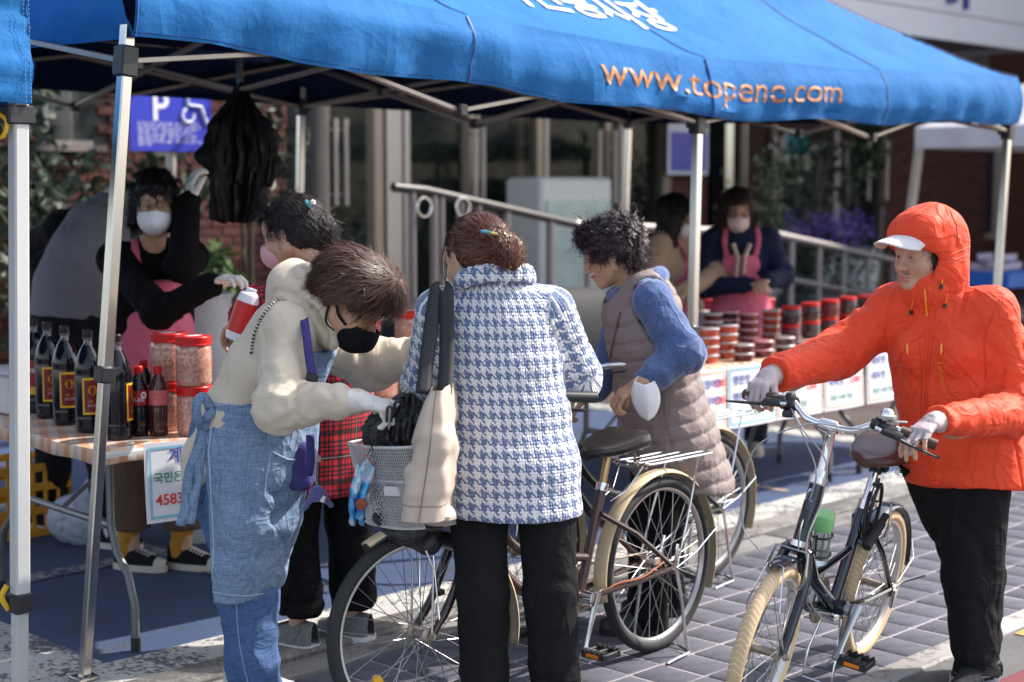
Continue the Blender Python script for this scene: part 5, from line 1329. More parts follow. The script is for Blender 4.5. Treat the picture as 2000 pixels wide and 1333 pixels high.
        for i in range(n+1):
            u = i/n; w_ = max(outline(u), .004); hh = (ht*(1-.1*u) if u < .35 else ht*(.965-1.05*(u-.35)**.9)+.004) if u < .93 else ht*.42*(1-(u-.93)*5); hh = max(hh, .018)
            p = heel+d*L*u; p[2] = z0+.022; rows.append([p+l*w_*math.cos(math.pi*k/10)*(1-.12*math.sin(math.pi*k/10))+zu*hh*math.sin(math.pi*k/10)**.7 for k in range(11)])
        MB().grid(rows).build('upper', m_up, t)
        b = MB(); lo, hi = [], []
        for u in np.linspace(0, 1, 25): hi.append((u, 1))
        ring = [heel+d*L*u+l*(outline(u)+.004) for u in np.linspace(0, 1, 20)]+[heel+d*L*u-l*(outline(u)+.004) for u in np.linspace(1, 0, 20)]
        for z in (0, .004, .024, .027): b.V += [A(p[0], p[1], z0+z) for p in ring]
        m = len(ring); b.n = 4*m; b.F = [list(range(m-1, -1, -1)), list(range(3*m, 4*m))]+[[r*m+k, r*m+(k+1) % m, (r+1)*m+(k+1) % m, (r+1)*m+k] for r in range(3) for k in range(m)]; b.M = [0]*len(b.F)
        b.build('sole', m_sole, t)
        if laces:
            b = MB()
            for k in range(6):
                u = .42+.055*k; w_ = .022; zz = z0+.024+ht*(.965-1.05*max(u-.35, 0)**.9)*.98+.004
                p = heel+d*L*u; b.tube([A(*(p-l*w_)[:2], zz-.008), A(*p[:2], zz), A(*(p+l*w_+d*.012)[:2], zz-.008)], .0032, 6)
            b.build('laces', laces, t, True, 'stuff')
        if cap:
            rows2 = [[q+zu*.0015+d*.001 for q in r] for r in rows[-4:]]; MB().grid(rows2).build('toe_cap', cap, t)
        if ankle is not None: MB().tube([heel+d*.06+zu*.05, heel+d*.055+zu*.10, np.asarray(ankle, float)], [.044, .043, .048], 14).build('sock', socks, t)
        return t
def hit(VQ, px, py):
    b = BVHTree.FromPolygons([tuple(v) for v in VQ[0]], [tuple(q) for q in VQ[1]]) if not isinstance(VQ, BVHTree) else VQ
    d = unit(P(px, py, 5)-A(0, 0, CAMH)); r = b.ray_cast(Vector((0, 0, CAMH)), Vector(d)); return (None, None) if r[0] is None else (np.array(r[0]), np.array(r[1]))
def bvh(VQ): return BVHTree.FromPolygons(VQ[0].tolist(), VQ[1].tolist())
def on_surface(tree, pix, off=.002):
    out = []
    for px, py in pix:
        p, n = hit(tree, px, py)
        if p is not None: out.append(p+n*(off if n @ (p-A(0, 0, CAMH)) < 0 else -off))
    return out
def dens(pts, n=8):
    return [(a[0]+(b[0]-a[0])*i/n, a[1]+(b[1]-a[1])*i/n) for a, b in zip(pts[:-1], pts[1:]) for i in range(n)]+[pts[-1]]
def sleeve_folds(V, N, pts, amp=.006, freq=130, wd=.09, seed=0.0, inner=None):
    """bunched rings round the elbow and cuff plus long drag folds"""
    a, b, c = [np.asarray(p, float) for p in pts]; d1, t1 = segdist(V, a, b); d2, t2 = segdist(V, b, c); L1 = np.linalg.norm(b-a)
    on = np.exp(-(np.minimum(d1, d2)/.085)**4); s_ = np.where(d1 < d2, t1*L1, L1+t2*np.linalg.norm(c-b)); n_ = fbm(V+seed, 14, 2)
    w_ = np.exp(-((s_-L1)/wd)**2)+.55*np.exp(-((s_-L1-np.linalg.norm(c-b)+.03)/.05)**2)+.3*np.exp(-(s_/.07)**2)
    f = np.sin(freq*s_+3.2*n_)*w_+.35*fbm(V*A(1, 1, 1)+seed, 22, 3)
    return V+N*(amp*on*f)[:, None]
def soft(V, N, amp=.004, sc=9, o=3, an=(1, 1, 1), ridge=False):
    f = fbm(V*A(*an), sc, o)
    if ridge: f = 1-2*np.abs(f)
    return V+N*(amp*f)[:, None]
def creasenet(V, N, amp=.006, sc=5, wd=.10, an=(1, 1, 1), rot=None, seed=0.0):
    """narrow valleys where a stretched noise field changes sign: cloth creases"""
    wd *= .62; Q = (V if rot is None else V @ rot)*A(*an)*sc+seed; n = fbm(Q, 1, 2); m = .5+.5*vnoise(Q*.8+40)
    return V+N*(amp*(.45-np.exp(-(n/wd)**2)*1.35)*m)[:, None]
def ringpath(c, rx, ry, R, n=20, a0=0, a1=2*math.pi):
    return [c+R @ A(rx*math.cos(a), ry*math.sin(a), 0) for a in np.linspace(a0, a1, n)]
def trousers(p, hips, kneeL, ankL, kneeR, ankR, m, rh=(.17, .12), r=(.098, .074, .066), X=A(1, 0, 0), h=.007, folds=.004, name='trousers', top=.12, fuv=None, seed=0, cuttop=None):
    hL, hR = hips; c = (hL+hR)/2
    pr = [seg(c+A(0, 0, top), c+A(0, 0, -.02), rh[0]*.9, rh[0], X, rh[1]*.92, rh[1])]
    for hp, kn, an in ((hL, kneeL, ankL), (hR, kneeR, ankR)): pr += [seg(hp, kn, r[0], r[1]), seg(kn, an, r[1], r[2])]
    def dp(V, N):
        V = soft(V, N, folds*1.1, 9, 3, (1, 1, .35)); V = creasenet(V, N, folds*1.3, 5, .16, (1, 1, .55), roty(.3), seed)
        for kn, an in ((kneeL, ankL), (kneeR, ankR)):
            d, t = segdist(V, kn+(kn-an)*.15, an); s_ = t*np.linalg.norm(an-kn)*1.15
            V = V+N*(folds*1.2*np.sin(55*s_+4*fbm(V+seed, 9, 2))*(.25+.9*t**2)*np.exp(-(d/.1)**4))[:, None]
        return V
    def ex(v):
        v.cut(A(0, 0, min(ankL[2], ankR[2])), (0, 0, -1))
        if cuttop: v.cut(A(0, 0, cuttop), (0, 0, 1))
    return p.cloth(name, pr, m, h, .03, dp, ex, fuv=fuv)
def torso_fuv(chains, centre_fn, r=.165):
    """cloth coordinates in metres: round the trunk or along a sleeve"""
    def f(V):
        c, X, Yv = centre_fn(V); q = V-c; u = np.arctan2((q*X).sum(1), -(q*Yv).sum(1))*r; o = np.stack([u, V[:, 2], np.zeros(len(V))], 1)
        dt = np.sqrt(((q*X).sum(1)/.19)**2+((q*Yv).sum(1)/.13)**2)
        for a, b, cc, rr in chains:
            d1, t1 = segdist(V, a, b); d2, t2 = segdist(V, b, cc); d = np.minimum(d1, d2); m = (d < rr) & (dt > .93)
            L1 = np.linalg.norm(b-a); s_ = np.where(d1 < d2, t1*L1, L1+t2*np.linalg.norm(cc-b)); base = np.where((d1 < d2)[:, None], a+t1[:, None]*(b-a), b+t2[:, None]*(cc-b))
            ax = np.where((d1 < d2)[:, None], unit(b-a), unit(cc-b)); e1 = np.cross(ax, A(0, 1, 0)); e1 /= np.linalg.norm(e1, axis=1, keepdims=True)+1e-9; e2 = np.cross(ax, e1); w_ = V-base
            o[m, 0] = (np.arctan2((w_*e1).sum(1), (w_*e2).sum(1))*.06)[m]; o[m, 1] = -s_[m]
        return o
    return f
# fabrics that need a weave
def sepuv(nt): 
    sp = NN(nt, 'ShaderNodeSeparateXYZ'); lk(nt, NN(nt, 'ShaderNodeAttribute', attribute_name='fuv').outputs['Vector'], sp.inputs[0]); return sp.outputs[0], sp.outputs[1]
def houndstooth():
    m, nt, b = newmat('houndstooth_tweed'); u, v = sepuv(nt); co = coords(nt)
    n1 = noise(nt, 160, 2, co); n2 = noise(nt, 170, 2, coords(nt, None, (1.1, .9, 1.2)))
    k = 1/.0046
    iu = math_(nt, 'FLOOR', math_(nt, 'ADD', math_(nt, 'MULTIPLY', u, k), math_(nt, 'MULTIPLY', n1, .9))); iv = math_(nt, 'FLOOR', math_(nt, 'ADD', math_(nt, 'MULTIPLY', v, k), math_(nt, 'MULTIPLY', n2, .9)))
    cu = math_(nt, 'LESS_THAN', math_(nt, 'FLOORED_MODULO', iu, 8), 4); cv = math_(nt, 'LESS_THAN', math_(nt, 'FLOORED_MODULO', iv, 8), 4)
    tw = math_(nt, 'LESS_THAN', math_(nt, 'FLOORED_MODULO', math_(nt, 'ADD', iu, iv), 4), 2)
    d = math_(nt, 'ADD', math_(nt, 'MULTIPLY', cu, tw), math_(nt, 'MULTIPLY', cv, math_(nt, 'SUBTRACT', 1, tw)))
    blue = mixc(nt, ramp(nt, noise(nt, 230, 3, co), [(.42, (0, 0, 0)), (.58, (1, 1, 1))]), (.060, .085, .19), (.21, .27, .43))
    wht = mixc(nt, noise(nt, 210, 3, co), (.60, .59, .60), (.80, .79, .78)); c = mixc(nt, d, wht, blue); lk(nt, c, b.inputs['Base Color'])
    b.inputs['Roughness'].default_value = .9; b.inputs['Sheen Weight'].default_value = .3
    wv = math_(nt, 'ADD', math_(nt, 'SINE', math_(nt, 'MULTIPLY', u, k*3.14)), math_(nt, 'SINE', math_(nt, 'MULTIPLY', v, k*3.14)))
    bump(nt, b, math_(nt, 'ADD', wv, math_(nt, 'MULTIPLY', noise(nt, 420, 3, co), 2.0)), .55, .0016); return m
def plaid():
    m, nt, b = newmat('red_plaid_flannel'); u, v = sepuv(nt)
    def band(x, per, a, w_): return math_(nt, 'LESS_THAN', math_(nt, 'ABSOLUTE', math_(nt, 'SUBTRACT', math_(nt, 'FLOORED_MODULO', x, per), a)), w_)
    def dark(x): 
        o = band(x, .085, .012, .010)
        for a, w_ in ((.036, .0035), (.050, .0035), (.066, .0045)): o = math_(nt, 'MAXIMUM', o, band(x, .085, a, w_))
        return o
    s = math_(nt, 'MULTIPLY', math_(nt, 'ADD', dark(u), dark(v)), .5)
    c = ramp(nt, s, [(0, (.56, .012, .022)), (.5, (.12, .008, .014)), (1, (.012, .008, .012))])
    wl = math_(nt, 'MAXIMUM', band(u, .17, .012, .0022), band(v, .17, .012, .0022)); wc = math_(nt, 'MULTIPLY', band(u, .17, .012, .011), band(v, .17, .012, .011))
    c = mixc(nt, math_(nt, 'MULTIPLY', wl, .35), c, (.50, .42, .36)); c = mixc(nt, math_(nt, 'MULTIPLY', wc, .55), c, (.50, .42, .36))
    lk(nt, c, b.inputs['Base Color']); b.inputs['Roughness'].default_value = .9; bump(nt, b, noise(nt, 300, 3, coords(nt)), .3, .001); return m
def denim(name, c1, c2, sc=1.0, amp=.35):
    m, nt, b = newmat(name); co = coords(nt); a = noise(nt, 1, 3, coords(nt, None, (260*sc, 260*sc, 26*sc))); d = noise(nt, 1, 3, coords(nt, None, (22*sc, 22*sc, 300*sc)))
    f = math_(nt, 'ADD', math_(nt, 'MULTIPLY', a, .5), math_(nt, 'MULTIPLY', d, .5)); g = math_(nt, 'ADD', math_(nt, 'MULTIPLY', f, .8), math_(nt, 'MULTIPLY', noise(nt, 5, 5, co), .35))
    lk(nt, ramp(nt, g, [(.42, c1), (.70, c2)]), b.inputs['Base Color']); b.inputs['Roughness'].default_value = .85; b.inputs['Specular IOR Level'].default_value = .15; bn = bump(nt, b, f, amp, .0015); wrinkle(nt, b, .45, 8.0, bn); return m
def fabric(name, c, rough=.88, var=.08, fine=380, bmp=.3, sheen=.05, vs=5, wr=.42, wsc=7.0):
    return mat(name, c, rough, 0, var, vs, bmp, fine, .12, 0, sheen if max(c) > .05 else 0, bdist=.0012, wr=wr, wsc=wsc)
M_hound = houndstooth(); M_plaid = plaid(); M_apron = denim('pale_denim_apron', (.085, .145, .25), (.25, .335, .46)); M_jean = denim('blue_jeans', (.035, .075, .19), (.10, .17, .33), 1.3)
M_blackcl = fabric('black_trouser_cloth', (.013, .013, .014), .9, .15, 520, .35, 0); M_velvet = fabric('black_velvet', (.005, .005, .006), .7, .2, 300, .2, .5)
M_cream = fabric('cream_fleece', (.56, .48, .38), .9, .05, 420, .35, .1, wr=.34, wsc=3.6); M_rib = fabric('ribbed_cuff', (.58, .50, .40), .9, .05, 420, .3)
M_orangej = mat('orange_shell_fabric', (.76, .068, .024), .6, 0, .05, 4, .18, 260, .22, 0, .05, bdist=.0012, wr=.5, wsc=6.5)
M_bluek = fabric('blue_marl_knit', (.075, .12, .26), .9, .28, 420, .5, .4, 90); M_taupe = mat('taupe_quilt_nylon', (.245, .20, .19), .6, 0, .06, 6, .2, 120, .2, wr=.25, wsc=9)
M_whitem = mat('white_mask', (.74, .74, .76), .75, 0, .03, 10, .2, 300); M_blackm = fabric('black_mask', (.010, .010, .012), .8, .1, 400, .2)
M_white_g = fabric('white_glove', (.66, .63, .58), .85, .05, 300, .3); M_mauve_g = mat('mauve_glove', (.44, .36, .37), .6, 0, .06, 20, .25, 220)
M_pink = fabric('pink_apron_cloth', (.62, .14, .22), .8, .05, 300, .2)
def mask_on(p, m, name='mask', sc=1.0, strap=True, kind='fold'):
    """moulded mask standing off the lower face"""
    R, s_ = p.hR, p.hs; L = p.hl
    pr = [ell(L(0, .066, -.060), A(.060, .058, .060)*s_*sc, R), seg(L(0, .098, -.028), L(0, .112, -.070), .022*s_, .020*s_, R[:, 0])]
    V, Q = run(pr, .0045 if strap else .006)
    q = (V-p.hc) @ R/s_; keep = (q[:, 2] < -.018-.25*np.abs(q[:, 0])+.02*0) & (q[:, 1] > .012+.10*np.maximum(0, -.075-q[:, 2])) ; Q = Q[keep[Q].all(1)]
    u_, inv = np.unique(Q, return_inverse=True); o = mesh_np(name, V[u_], inv.reshape(-1, 4), m, p.t); solid(o, .0022, 1)
    if strap:
        for sd in (-1, 1):
            MB().tube(bez([L(sd*.058, .035, -.045), L(sd*.071, .010, -.022), L(sd*.080, -.010, .010), L(sd*.078, -.026, -.02), L(sd*.068, .0, -.062), L(sd*.055, .03, -.088)], 5), .0017, 6).build('ear_loop', m, o)
    return o
def glasses_on(p, m):
    L = p.hl; b = MB()
    for sd in (-1, 1):
        c = L(sd*.031, .103, -.012); b.torus(c, .021, .0014, p.hR[:, 1], 24, 6); b.tube([L(sd*.052, .100, -.008), L(sd*.070, .06, -.004), L(sd*.076, -.01, -.004)], .0013, 6)
    b.tube([L(-.010, .106, -.010), L(.010, .106, -.010)], .0014, 6); return b.build('glasses', m, p.t)
# ================================================================== the woman in the houndstooth jacket, seen from behind
def houndstooth_woman():
    p = Person('person seen from behind in a blue and white houndstooth jacket and black trousers', (0, 4.45))
    X = unit(A(1, .08, 0)); Yv = A(-X[1], X[0], 0)
    hc = P(928, 500, 4.56); fd = unit(A(-.50, .80, -.32)); R = headR(fd, A(-.12, .25, .95)); nk = A(-.055, 4.535, 1.30)
    p.head(hc, R, .004, 1.0, nk)
    hl = (A(-.095, 4.47, .80), A(.095, 4.475, .80)); kL, aL, kR, aR = A(-.088, 4.46, .44), A(-.083, 4.44, .06), A(.112, 4.46, .44), A(.128, 4.45, .06)
    shL, elL, wrL = A(-.205, 4.53, 1.245), A(-.262, 4.60, 1.03), A(-.17, 4.84, .98); shR, elR, wrR = A(.112, 4.545, 1.25), A(.200, 4.60, 1.05), A(.12, 4.84, 1.0)
    p.core([seg(A(0, 4.49, .8), A(-.03, 4.53, 1.2), .13, .14, X, .08, .07), seg(A(-.04, 4.535, 1.2), hc, .05, .05)]+[seg(a, b, .05, .045) for a, b in ((hl[0], kL), (kL, aL), (hl[1], kR), (kR, aR), (shL, elL), (elL, wrL), (shR, elR), (elR, wrR))])
    for w_, e, sd in ((wrL, elL, -1), (wrR, elR, 1)): p.hand(w_, unit(w_-e), A(0, 0, -1), sd, .005, None, e*.4+w_*.6)
    p.finish()
    trousers(p, hl, kL, aL, kR, aR, M_blackcl, (.183, .118), (.098, .072, .069), X, .007, .006, seed=3, cuttop=.70)
    for a, nm in ((aL, 1), (aR, 2)): p.shoe(A(a[0]-.01, a[1]+.15, 0), A(a[0], a[1]-.09, 0), mat('black_leather', (.015, .014, .014), .4), M_rubber)
    secs = [(.672, .002, .212, .142), (.80, -.002, .197, .132), (.95, -.012, .176, .120), (1.08, -.026, .168, .116), (1.19, -.034, .164, .106), (1.265, -.040, .140, .086), (1.325, -.05, .075, .066)]
    yz = lambda z: 4.475+.06*min(1, max(0, (z-.8)/.5))
    cs = [A(x, yz(z), z) for z, x, a, b in secs]
    pr = [seg(cs[i], cs[i+1], secs[i][2], secs[i+1][2], X, secs[i][3], secs[i+1][3]) for i in range(len(cs)-1)]
    pr += [seg(shL, elL, .070, .064), seg(elL, wrL, .064, .055), seg(shR, elR, .070, .066), seg(elR, wrR, .066, .056), seg(shL, shR, .062, .062)]
    rk = np.array([s_[0] for s_ in secs]); rx = np.array([s_[1] for s_ in secs])
    def cen(V):
        x = np.interp(V[:, 2], rk, rx); y = 4.475+.06*np.clip((V[:, 2]-.8)/.5, 0, 1); c = np.stack([x, y, V[:, 2]], 1); return c, X, Yv
    def dp(V, N):
        V = soft(V, N, .0055, 6, 3, (1, 1, .5)); V = creasenet(V, N, .0035, 4, .14, (1, 1, .6)); V = soft(V, N, .0012, 60, 2)
        V = sleeve_folds(V, N, (shR, elR, wrR), .006, 110, .08, 1.0); V = sleeve_folds(V, N, (shL, elL, wrL), .006, 110, .08, 2.0)
        dz = [(-.155, 1.16, -.10, 1.08), (.085, 1.17, .06, 1.06)]
        return crease(V, N, [[A(.118, 4.43, 1.235), A(.132, 4.44, 1.15), A(.118, 4.455, 1.06), (.010, .010)], [A(-.205, 4.43, 1.24), A(-.208, 4.43, 1.15), A(-.19, 4.44, 1.06), (.010, .010)]], .01, .01)
    def ex(v):
        v.cut(A(0, 4.47, .665), (-.03, 0, -1))
        inner = v.F+.016; ax = v.lo[2]+v.h*np.arange(v.n[2]); low = np.clip((.74-ax)/.01, -1, 1)[None, None, :]*.05
        v.F = np.maximum(v.F, np.minimum(-(inner), low))
    f = torso_fuv([(shL, elL, wrL, .085), (shR, elR, wrR, .085)], cen, .168)
    p.cloth('jacket', pr, M_hound, .0055, .03, dp, ex, fuv=f)
    # turned-up collar: folded band around the neck
    cc = A(-.048, 4.530, 1.345); Rc = frame(unit(A(-.10, .30, 1)), X); ring = ringpath(cc, .106, .084, Rc, 17, -math.pi*1.16, math.pi*.16)
    ups = unit(A(-.05, .10, 1))
    pc = [seg(ring[i]-A(0, .012, .004), ring[i+1]-A(0, .012, .004), .027, .027, ups, .0125, .0125) for i in range(16)]
    p.cloth('collar', pc, M_hound, .0045, .008, lambda V, N: soft(V, N, .003, 16, 2), fuv=lambda V: np.stack([np.arctan2((V-cc) @ X, -(V-cc) @ Yv)*.10, V[:, 2], V[:, 2]*0], 1))
    # hair swept to a clipped bun
    bun = P(985, 487, 4.455); L = p.hl
    cap = [ell(L(0, -.022, .030), A(.085, .096, .088), R), ell(L(0, -.05, -.02), A(.074, .066, .060), R), ell(bun, A(.046, .042, .050)), ell(bun+A(.012, 0, -.03), A(.036, .032, .030)), ell(bun+A(-.03, .01, .028), A(.04, .035, .035))]
    def hx(v): v.sub((ell(L(0, .115, -.035), A(.105, .085, .105), R)), .015)
    def fl(V, N):
        d = bun-V; r = np.linalg.norm(d, axis=1, keepdims=True); d = d/(r+1e-6)
        near = np.exp(-(r/.055)**2); return d*(1-near)+near*(A(.35, -.2, -.75)+.6*np.stack([np.sin(V[:, 2]*240), np.cos(V[:, 0]*200), np.sin(V[:, 0]*260)], 1))
    hm = hair_mat('chestnut_hair', (.085, .034, .020), .36)
    p.hair('hair', cap, hm, .005, 6500, .085, fl, .0035, 60, (1.15, 1.05, 1.0), .0011, 3, .22, .0018, hx, bald=((L(0, .115, -.035), A(.10, .08, .10), R), (L(-.078, -.004, -.03), A(.03, .03, .04), R)))
    w1 = P(872, 560, 4.60)
    V = []; 
    b = MB()
    for k in range(16): o = A(rnd.gauss(0, .006), rnd.gauss(0, .006), 0); b.tube(bez([P(876, 470, 4.60)+o, P(868, 505, 4.61)+o*1.5, P(870, 540, 4.615)+o*1.2, P(880, 560+rnd.uniform(-18, 8), 4.62)+o*2], 4), .0007, 3, caps=False)
    b.build('loose_hair', mat('loose_hair', (.05, .022, .014), .4, 0, 0), p.t)
    b = MB().tube([P(940, 452, 4.425), P(958, 455, 4.415)], .0042, 8); b.build('hair_clip', mat('teal_clip', (.06, .30, .38), .3), p.t)
    MB().tube([P(958, 455, 4.415), P(972, 458, 4.415)], .0038, 8).build('clip_clasp', mat('gold_clasp', (.7, .45, .15), .3, .6), p.t)
    MB().tube(bez([P(895, 505, 4.505), P(897, 525, 4.505), P(892, 556, 4.52), P(886, 562, 4.54), P(884, 540, 4.57)], 5), .0018, 6).build('mask_strap', M_whitem, p.t)
    mask_on(p, M_whitem, 'mask', 1.0, False)
    # tote bag on the shoulder
    tb = thing('tote_bag', 'beige nylon tote bag with wide black straps on the houndstooth woman', 'bag', tuple(P(850, 1030, 4.28)))
    def bagp(u, h):                                  # u round the section, h 0 bottom..1 top
        c = P(842+(856-842)*h, 1000-(1000-752)*h, 4.30); wd = .036*(1-h)**.8+.024+.012*math.sin(3.1*h); dp_ = .15-.02*h
        ca, sa = math.cos(u), math.sin(u); e = .42
        q = c+A(wd*np.sign(ca)*abs(ca)**e*.93+.012*(h-.3), 0, 0)+A(.06, 1, 0)*dp_*np.sign(sa)*abs(sa)**e
        q[0] += .014*(1-h)**2*(-1 if ca < 0 else .25)
        n_ = float(fbm([q], 11, 3)[0]); q += A(ca, sa, 0)*(.010*n_+.006*math.sin(8*h+5*n_)*(1-abs(2*h-1)))
        return q
    rows = [[bagp(2*math.pi*k/56, h) for k in range(57)] for h in np.linspace(0, 1, 34)]
    b = MB().grid(rows); b.F.append(list(range(55, -1, -1))); b.M.append(0); BG = b.build('bag_body', mat('beige_nylon', (.50, .405, .335), .45, 0, .05, 6, .15, 160, .4), tb); BG.data.set_sharp_from_angle(angle=math.radians(75))
    bt = P(845, 1012, 4.27)
    MB().box(bt+A(.01, .02, .014), (.10, .20, .05), rotz(.1), .02).build('bag_base', mat('beige_nylon', (.5, .4, .33)), tb)
    MB().box(bt+A(.004, .0, -.020), (.05, .10, .018), rotz(.1), .007).build('base_binding', M_blackp, tb)
    sm_ = MB().tube([rows[i][42]+A(0, -.0015, 0) for i in range(0, 34, 1)], .0016, 5); sm_.tube([rows[4][k]+A(0, -.0012, 0) for k in range(28, 57)], .0014, 5); sm_.build('bag_seam', mat('dark_beige_seam', (.22, .16, .13), .6), tb)
    ms = mat('black_webbing', (.014, .014, .016), .6, 0, .1, 30, .6, 500, bdist=.001)
    top = P(862, 568, 4.43)
    for k, (a, b_, c, d) in enumerate((((852, 572, 4.415), (842, 640, 4.385), (832, 715, 4.34), (826, 770, 4.30)), ((872, 576, 4.41), (873, 640, 4.385), (872, 700, 4.35), (868, 770, 4.30)))):
        pts = bez([top+A(.0+.02*k-.012, .10, .0), P(858+12*k, 564, 4.44), P(*a), P(*b_), P(*c), P(*d)], 6); rows = []
        wd = .021
        for i, q in enumerate(pts):
            t_ = unit(pts[min(i+1, len(pts)-1)]-pts[max(i-1, 0)]); s_ = unit(np.cross(t_, A(.15 if k == 0 else -.1, -1, .1))); rows.append([q-s_*wd, q-s_*wd*.3+A(0, -.001, 0), q+s_*wd*.3+A(0, -.001, 0), q+s_*wd])
        solid(MB().grid(rows).build('strap', ms, tb), .003)
    return p
HW = houndstooth_woman()
# ================================================================== the woman in the orange rain jacket
def orange_woman():
    p = Person('person in an orange hooded rain jacket and white cap pushing the navy bicycle', (1.40, 5.02)); p.skin = A(.50, .295, .195)
    fx = unit(A(-.50, -.866, 0)); rt = A(fx[1], -fx[0], 0)           # facing and her right
    hc = P(1806, 492, 5.0); fd = unit(A(-.86, -.50, -.06)); R = headR(fd, A(-.05, -.04, 1)); nk = P(1832, 590, 5.03)
    p.head(hc, R, .0028, .98, nk); p.eyes()
    sc = P(1842, 612, 5.02); shR, shL = sc+rt*.155+A(0, 0, .005), sc-rt*.150+A(0, 0, .012)
    elR, cuR = P(1640, 690, 5.08), P(1545, 742, 4.99); elL, cuL = P(1998, 806, 4.86), P(1862, 834, 4.66)
    hip = A(1.44, 5.03, .76); hl = (hip-rt*.088, hip+rt*.088)
    kn1, an1 = P(1900, 1130, 4.97), P(1908, 1345, 4.92); kn2, an2 = P(1905, 1120, 5.10), P(1912, 1322, 5.06)
    hand_R = NB.grips[-1]; hand_L = NB.grips[1]
    gR = hand_R[0]*.42+hand_R[1]*.58; fR_ = unit(A(-.60, -.72, -.34)); wR = gR-fR_*.072+A(0, 0, .030)
    gL = hand_L[0]*.45+hand_L[1]*.55; fL_ = unit(A(-.72, -.62, -.28)); wL = gL-fL_*.070+A(0, 0, .024)
    p.core([seg(hip, sc, .12, .13, rt, .08, .07), seg(sc, hc, .05, .05)]+[seg(a, b, .045, .04) for a, b in ((hl[0], kn1), (kn1, an1), (hl[1], kn2), (kn2, an2), (shR, elR), (elR, cuR), (shL, elL), (elL, cuL))], .014)
    cuR = wR+unit(elR-wR)*.030; cuL = wL+unit(elL-wL)*.030
    p.hand(wR, fR_, A(-.25, -.30, -.92), 1, .0032, M_mauve_g, cuR+(cuR-wR)*.3, .033, curl=(48, 62, 40), thumb=(.5, .7))
    p.hand(wL, fL_, A(-.25, -.25, -.93), -1, .0032, M_mauve_g, cuL+(cuL-wL)*.3, .040, curl=(24, 34, 22), spread=.10, thumb=(.55, .6))
    p.finish()
    trousers(p, (hip+A(0, 0, 0)-rt*.07, hip+rt*.08), kn1, an1, kn2, an2, M_blackcl, (.165, .130), (.122, .092, .066), rt, .007, .008, seed=8, cuttop=.70)
    for a in (an1, an2):
        MB().tube([a+A(0, 0, .0), a+A(-.004, 0, .060)], [.069, .072], 20).build('trouser_cuff', fabric('grey_cuff', (.13, .13, .15)), p.t)
        p.shoe(A(a[0]-.11, a[1]-.13, 0), A(a[0]+.04, a[1]+.05, 0), fabric('dark_shoe', (.03, .03, .035)), mat('grey_sole', (.4, .38, .36), .7), .07)
    tree = bvh(p.last); ln_ = on_surface(tree, dens([(1986, 985), (1978, 1050), (1968, 1110), (1962, 1160), (1960, 1230), (1958, 1295)], 6), .0015)
    if len(ln_) > 3: MB().tube(ln_, .0016, 5).build('trouser_piping', mat('grey_piping', (.07, .07, .09), .7), p.t)
    # jacket
    c0 = [P(1888, 945, 5.02), P(1875, 850, 5.02), P(1862, 760, 5.02), P(1852, 690, 5.02), P(1845, 640, 5.02), P(1838, 598, 5.03)]
    ws = [.198, .190, .180, .178, .160, .085]; hs = [.155, .150, .135, .130, .115, .075]
    pr = chain(c0, ws, rt, hs)
    pr += [seg(shR, elR, .082, .074), seg(elR, cuR, .074, .056), seg(shL, elL, .082, .072), seg(elL, cuL, .072, .044), seg(shR, shL, .072, .072)]
    pr += [(seg(P(1835, 610, 5.03), P(1815, 565, 5.0), .095, .088, rt, .085, .085), .02, False)]
    bu = sc+fx*.085+A(0, 0, -.12); pr += [ell(bu+rt*.065, A(.07, .06, .07)), ell(bu-rt*.065, A(.07, .06, .07))]
    def cz(px, py, d=0): return P(px, py, 5.0)
    def dp(V, N):
        V = soft(V, N, .0060, 6, 3, (1, 1, .45)); V = creasenet(V, N, .0075, 4.2, .13, (1.2, 1.2, .55), roty(.35)); V = creasenet(V, N, .0035, 9, .16, (1, 1, .7), roty(-.6), 9.0)
        V = sleeve_folds(V, N, (shR, elR, cuR), .008, 70, .12, 1.0); V = sleeve_folds(V, N, (shL, elL, cuL), .009, 66, .12, 4.0)
        zb = np.exp(-((V[:, 2]-.84)/.045)**2)*np.exp(-(np.linalg.norm(V[:, :2]-A(1.44, 5.02), axis=1)/.25)**4); V = V-N*(.010*zb*(1+.6*fbm(V, 18, 2)))[:, None]
        ti = lambda *q: [P(a, b, 4.90 if False else 4.93) for a, b in q]
        return V
    def ex(v):
        v.cut(P(1880, 948, 5.0), (-.05, -.1, -1)); ax = v.lo[2]+v.h*np.arange(v.n[2]); low = np.clip((.73-ax)/.01, -1, 1)[None, None, :]*.05
        v.F = np.maximum(v.F, np.minimum(-(v.F+.014), low))
        for cu, el in ((cuR, elR), (cuL, elL)):
            d_ = unit(cu-el); bl = v.block(cu+d_*.05-.001, cu+d_*.05+.001, .09)
            if bl: sl, Xx = bl; v.F[sl] = np.maximum(v.F[sl], np.where(((Xx-cu) ** 2).sum(-1) < .0055, (Xx-cu) @ d_-.004, v.F[sl]))
    p.cloth('jacket', pr, M_orangej, .0055, .035, dp, ex); tr = bvh(p.last)
    M_seam = mat('orange_seam', (.60, .045, .016), .5, 0, 0); M_zip = mat('zip_red_orange', (.85, .075, .02), .35, 0, 0); M_pull = mat('amber_pull', (.85, .28, .02), .35, 0, 0)
    def line(nm, pix, r=.0016, m=M_seam, off=.0008, n=8, flat=None):
        q = on_surface(tr, dens(pix, n), off)
        if len(q) > 2: MB().tube(q, r, 6, flat=flat).build(nm, m, p.t)
